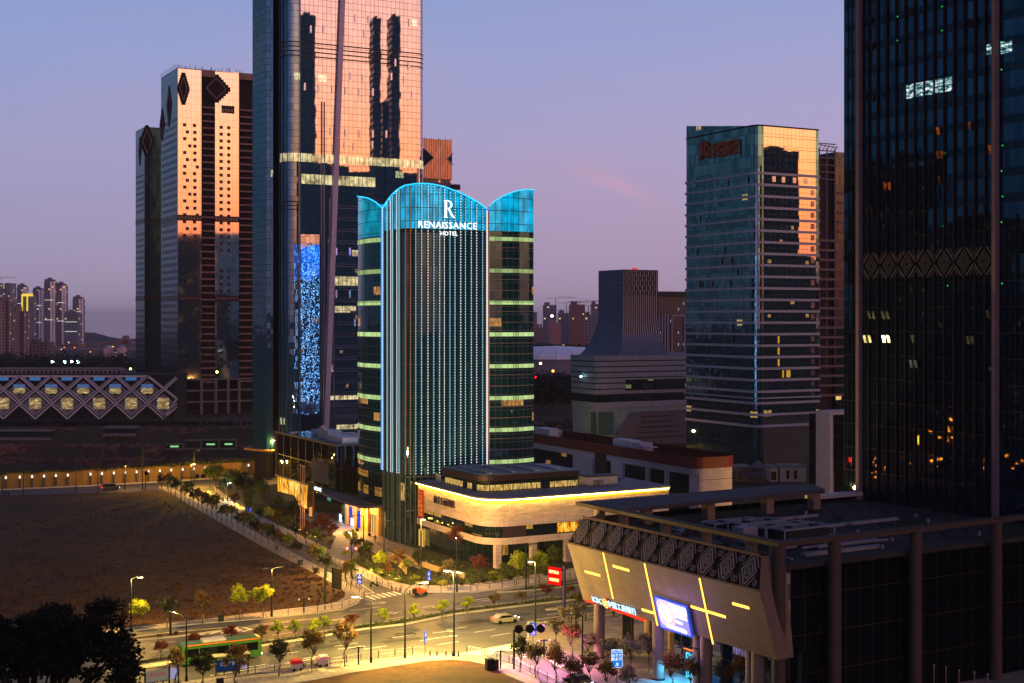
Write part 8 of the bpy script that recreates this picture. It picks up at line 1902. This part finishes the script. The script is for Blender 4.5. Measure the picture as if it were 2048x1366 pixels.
for x, y, Y, lb_, c_ in ((1104, 632, 2350, 'white star-bright work lamp among the distant towers', (255, 255, 240)), (1162, 753, 545, 'white lamp glinting on the banded block', (200, 240, 255)), (434, 744, 722, 'greenish work lamp on the unfinished tower', (240, 240, 110)), (261, 738, 745, 'greenish lamp at the foot of the dark tower pair', (220, 240, 120)), (1106, 742, 800, 'amber lamp among the trees right of the hotel', (255, 150, 50)), (1070, 754, 800, 'red signal lamp among the trees right of the hotel', (255, 30, 20)), (1081, 727, 850, 'pale yellow lamp below the white dome', (240, 255, 170))):
    q = P(x, y, Y); t = thing('work_lamp', lb_, 'lamp', q); MB().ball(q, Y/900*.8, 8, 5).build('bulb', emis('work_%d' % x, c_, 8.0), t); MB().box(q+Vector((0, Y/900*.9, 0)), (Y/900*1.4, .3, Y/900*1.4)).build('housing', DARK, t)
# ================= PEOPLE =================
def person(px, py, label, yaw, top_c, leg_c, stride=.28, z=.17, h_=1.72, arm=.12):
    q = G(px, py, z); t = thing('person', label, 'person', q); c, s = math.cos(yaw), math.sin(yaw)
    vs = [(0, 0, .92), (0, 0, 1.12), (0, 0, 1.36), (0, 0, 1.46), (0, 0, 1.6), (0, 0, 1.72),
          (.09, .02, .88), (.10, stride*.45, .5), (.10, stride, .08), (.10, stride+.16, .03), (-.09, -.02, .88), (-.10, -stride*.3, .5), (-.10, -stride, .08), (-.10, -stride+.16, .03),
          (.19, 0, 1.38), (.24, -arm, 1.12), (.25, arm, .88), (.25, arm+.05, .80), (-.19, 0, 1.38), (-.24, arm, 1.12), (-.25, -arm+.1, .88), (-.25, -arm+.14, .80)]
    es = [(0, 1), (1, 2), (2, 3), (3, 4), (4, 5), (0, 6), (6, 7), (7, 8), (8, 9), (0, 10), (10, 11), (11, 12), (12, 13), (2, 14), (14, 15), (15, 16), (16, 17), (2, 18), (18, 19), (19, 20), (20, 21)]
    rs = [.14, .13, .16, .06, .095, .085, .10, .07, .045, .04, .10, .07, .045, .04, .07, .05, .038, .035, .07, .05, .038, .035]
    me = bpy.data.meshes.new('body'); me.from_pydata([(x*c-y*s, x*s+y*c, zz*h_/1.74) for x, y, zz in vs], es, []); o = bpy.data.objects.new('body', me); COL.objects.link(o)
    sk = o.modifiers.new('skin', 'SKIN'); sb = o.modifiers.new('sub', 'SUBSURF'); sb.levels = sb.render_levels = 1
    for i, r in enumerate(rs): me.skin_vertices[0].data[i].radius = (r, r)
    me.skin_vertices[0].data[0].use_root = True
    dg = bpy.context.evaluated_depsgraph_get(); m2_ = bpy.data.meshes.new_from_object(o.evaluated_get(dg)); bpy.data.objects.remove(o)
    m2_.materials.clear(); SK_ = mat('skin_tone', (180, 130, 104), .6, var=0)
    for mt in (mat('cloth_'+label[:6], top_c, .9), mat('trouser_'+label[:6], leg_c, .9), SK_): m2_.materials.append(mt)
    for p_ in m2_.polygons: zc_ = p_.center.z; r_ = math.hypot(p_.center.x, p_.center.y); p_.material_index = 1 if zc_ < .93 and r_ < .2+stride*(.93-zc_)*1.5 and not (zc_ < .86 and r_ > .33 and zc_ > .75) else (2 if zc_ > 1.46 or (zc_ < .87 and r_ > .2) else 0)
    bo_ = bpy.data.objects.new('body', m2_); COL.objects.link(bo_); bo_.parent = t
    b = MB(); b.ball((0*c, -.015*c, 1.665*h_/1.74), .105, 10, 6, 1.05); b.v = [(x+q.x, y+q.y, zz+q.z) for x, y, zz in b.v]; b.build('hair', mat('hair_black', (14, 12, 12), .6), t)
person(750, 1084, 'person in dark clothes standing on the bright hotel forecourt', .4, (26, 26, 32), (20, 22, 28), .05, .18)
person(554, 1105, 'person in dark red walking on the field pavement between the trees', .5, (70, 20, 26), (22, 20, 24), .26, .16)
person(547, 1082, 'person in a white shirt near the flagpole bed', 2.0, (180, 180, 186), (40, 40, 50), .2, .14)
for p_ in P_SAP+P_LIT+P_MED+P_PLZ+P_BIG+[P_RED]+P_SH: remove(p_)
# added lamps without fixtures, for spill at forecourt, lobby, screen, notice and bank sign
lamp(OL(8, 3.6, 6.2), 7500, (255, 190, 90), .6); lamp(OL(19, 3.2, 5.8), 900, (190, 200, 255), .5); lamp(OL(63, 1.5, 5.5), 350, (255, 212, 108), .5)
lamp((scr[0]+scr[2])/2+nw*2.5, 900, (190, 150, 255), 1.2); lamp(bp(18.4, -2.5, 3.6), 2600, (60, 180, 255), .5, spot=150); lamp(bp(2, 7, 7.0), 8000, (255, 150, 226), .8, spot=138)
# ================= EVENING HAZE =================
hm = bpy.data.materials.new('haze_air'); hm.use_nodes = True; n = NT(hm.node_tree)
n.n('OutputMaterial', {'Volume': n.n('VolumePrincipled', {'Color': (.92, .90, 1.0, 1), 'Density': .00005, 'Anisotropy': .0}).outputs[0]})
b = MB(); b.box((0, 11000, -255), (30400, 30400, 900)); hz = b.build('haze', hm, kind='stuff')
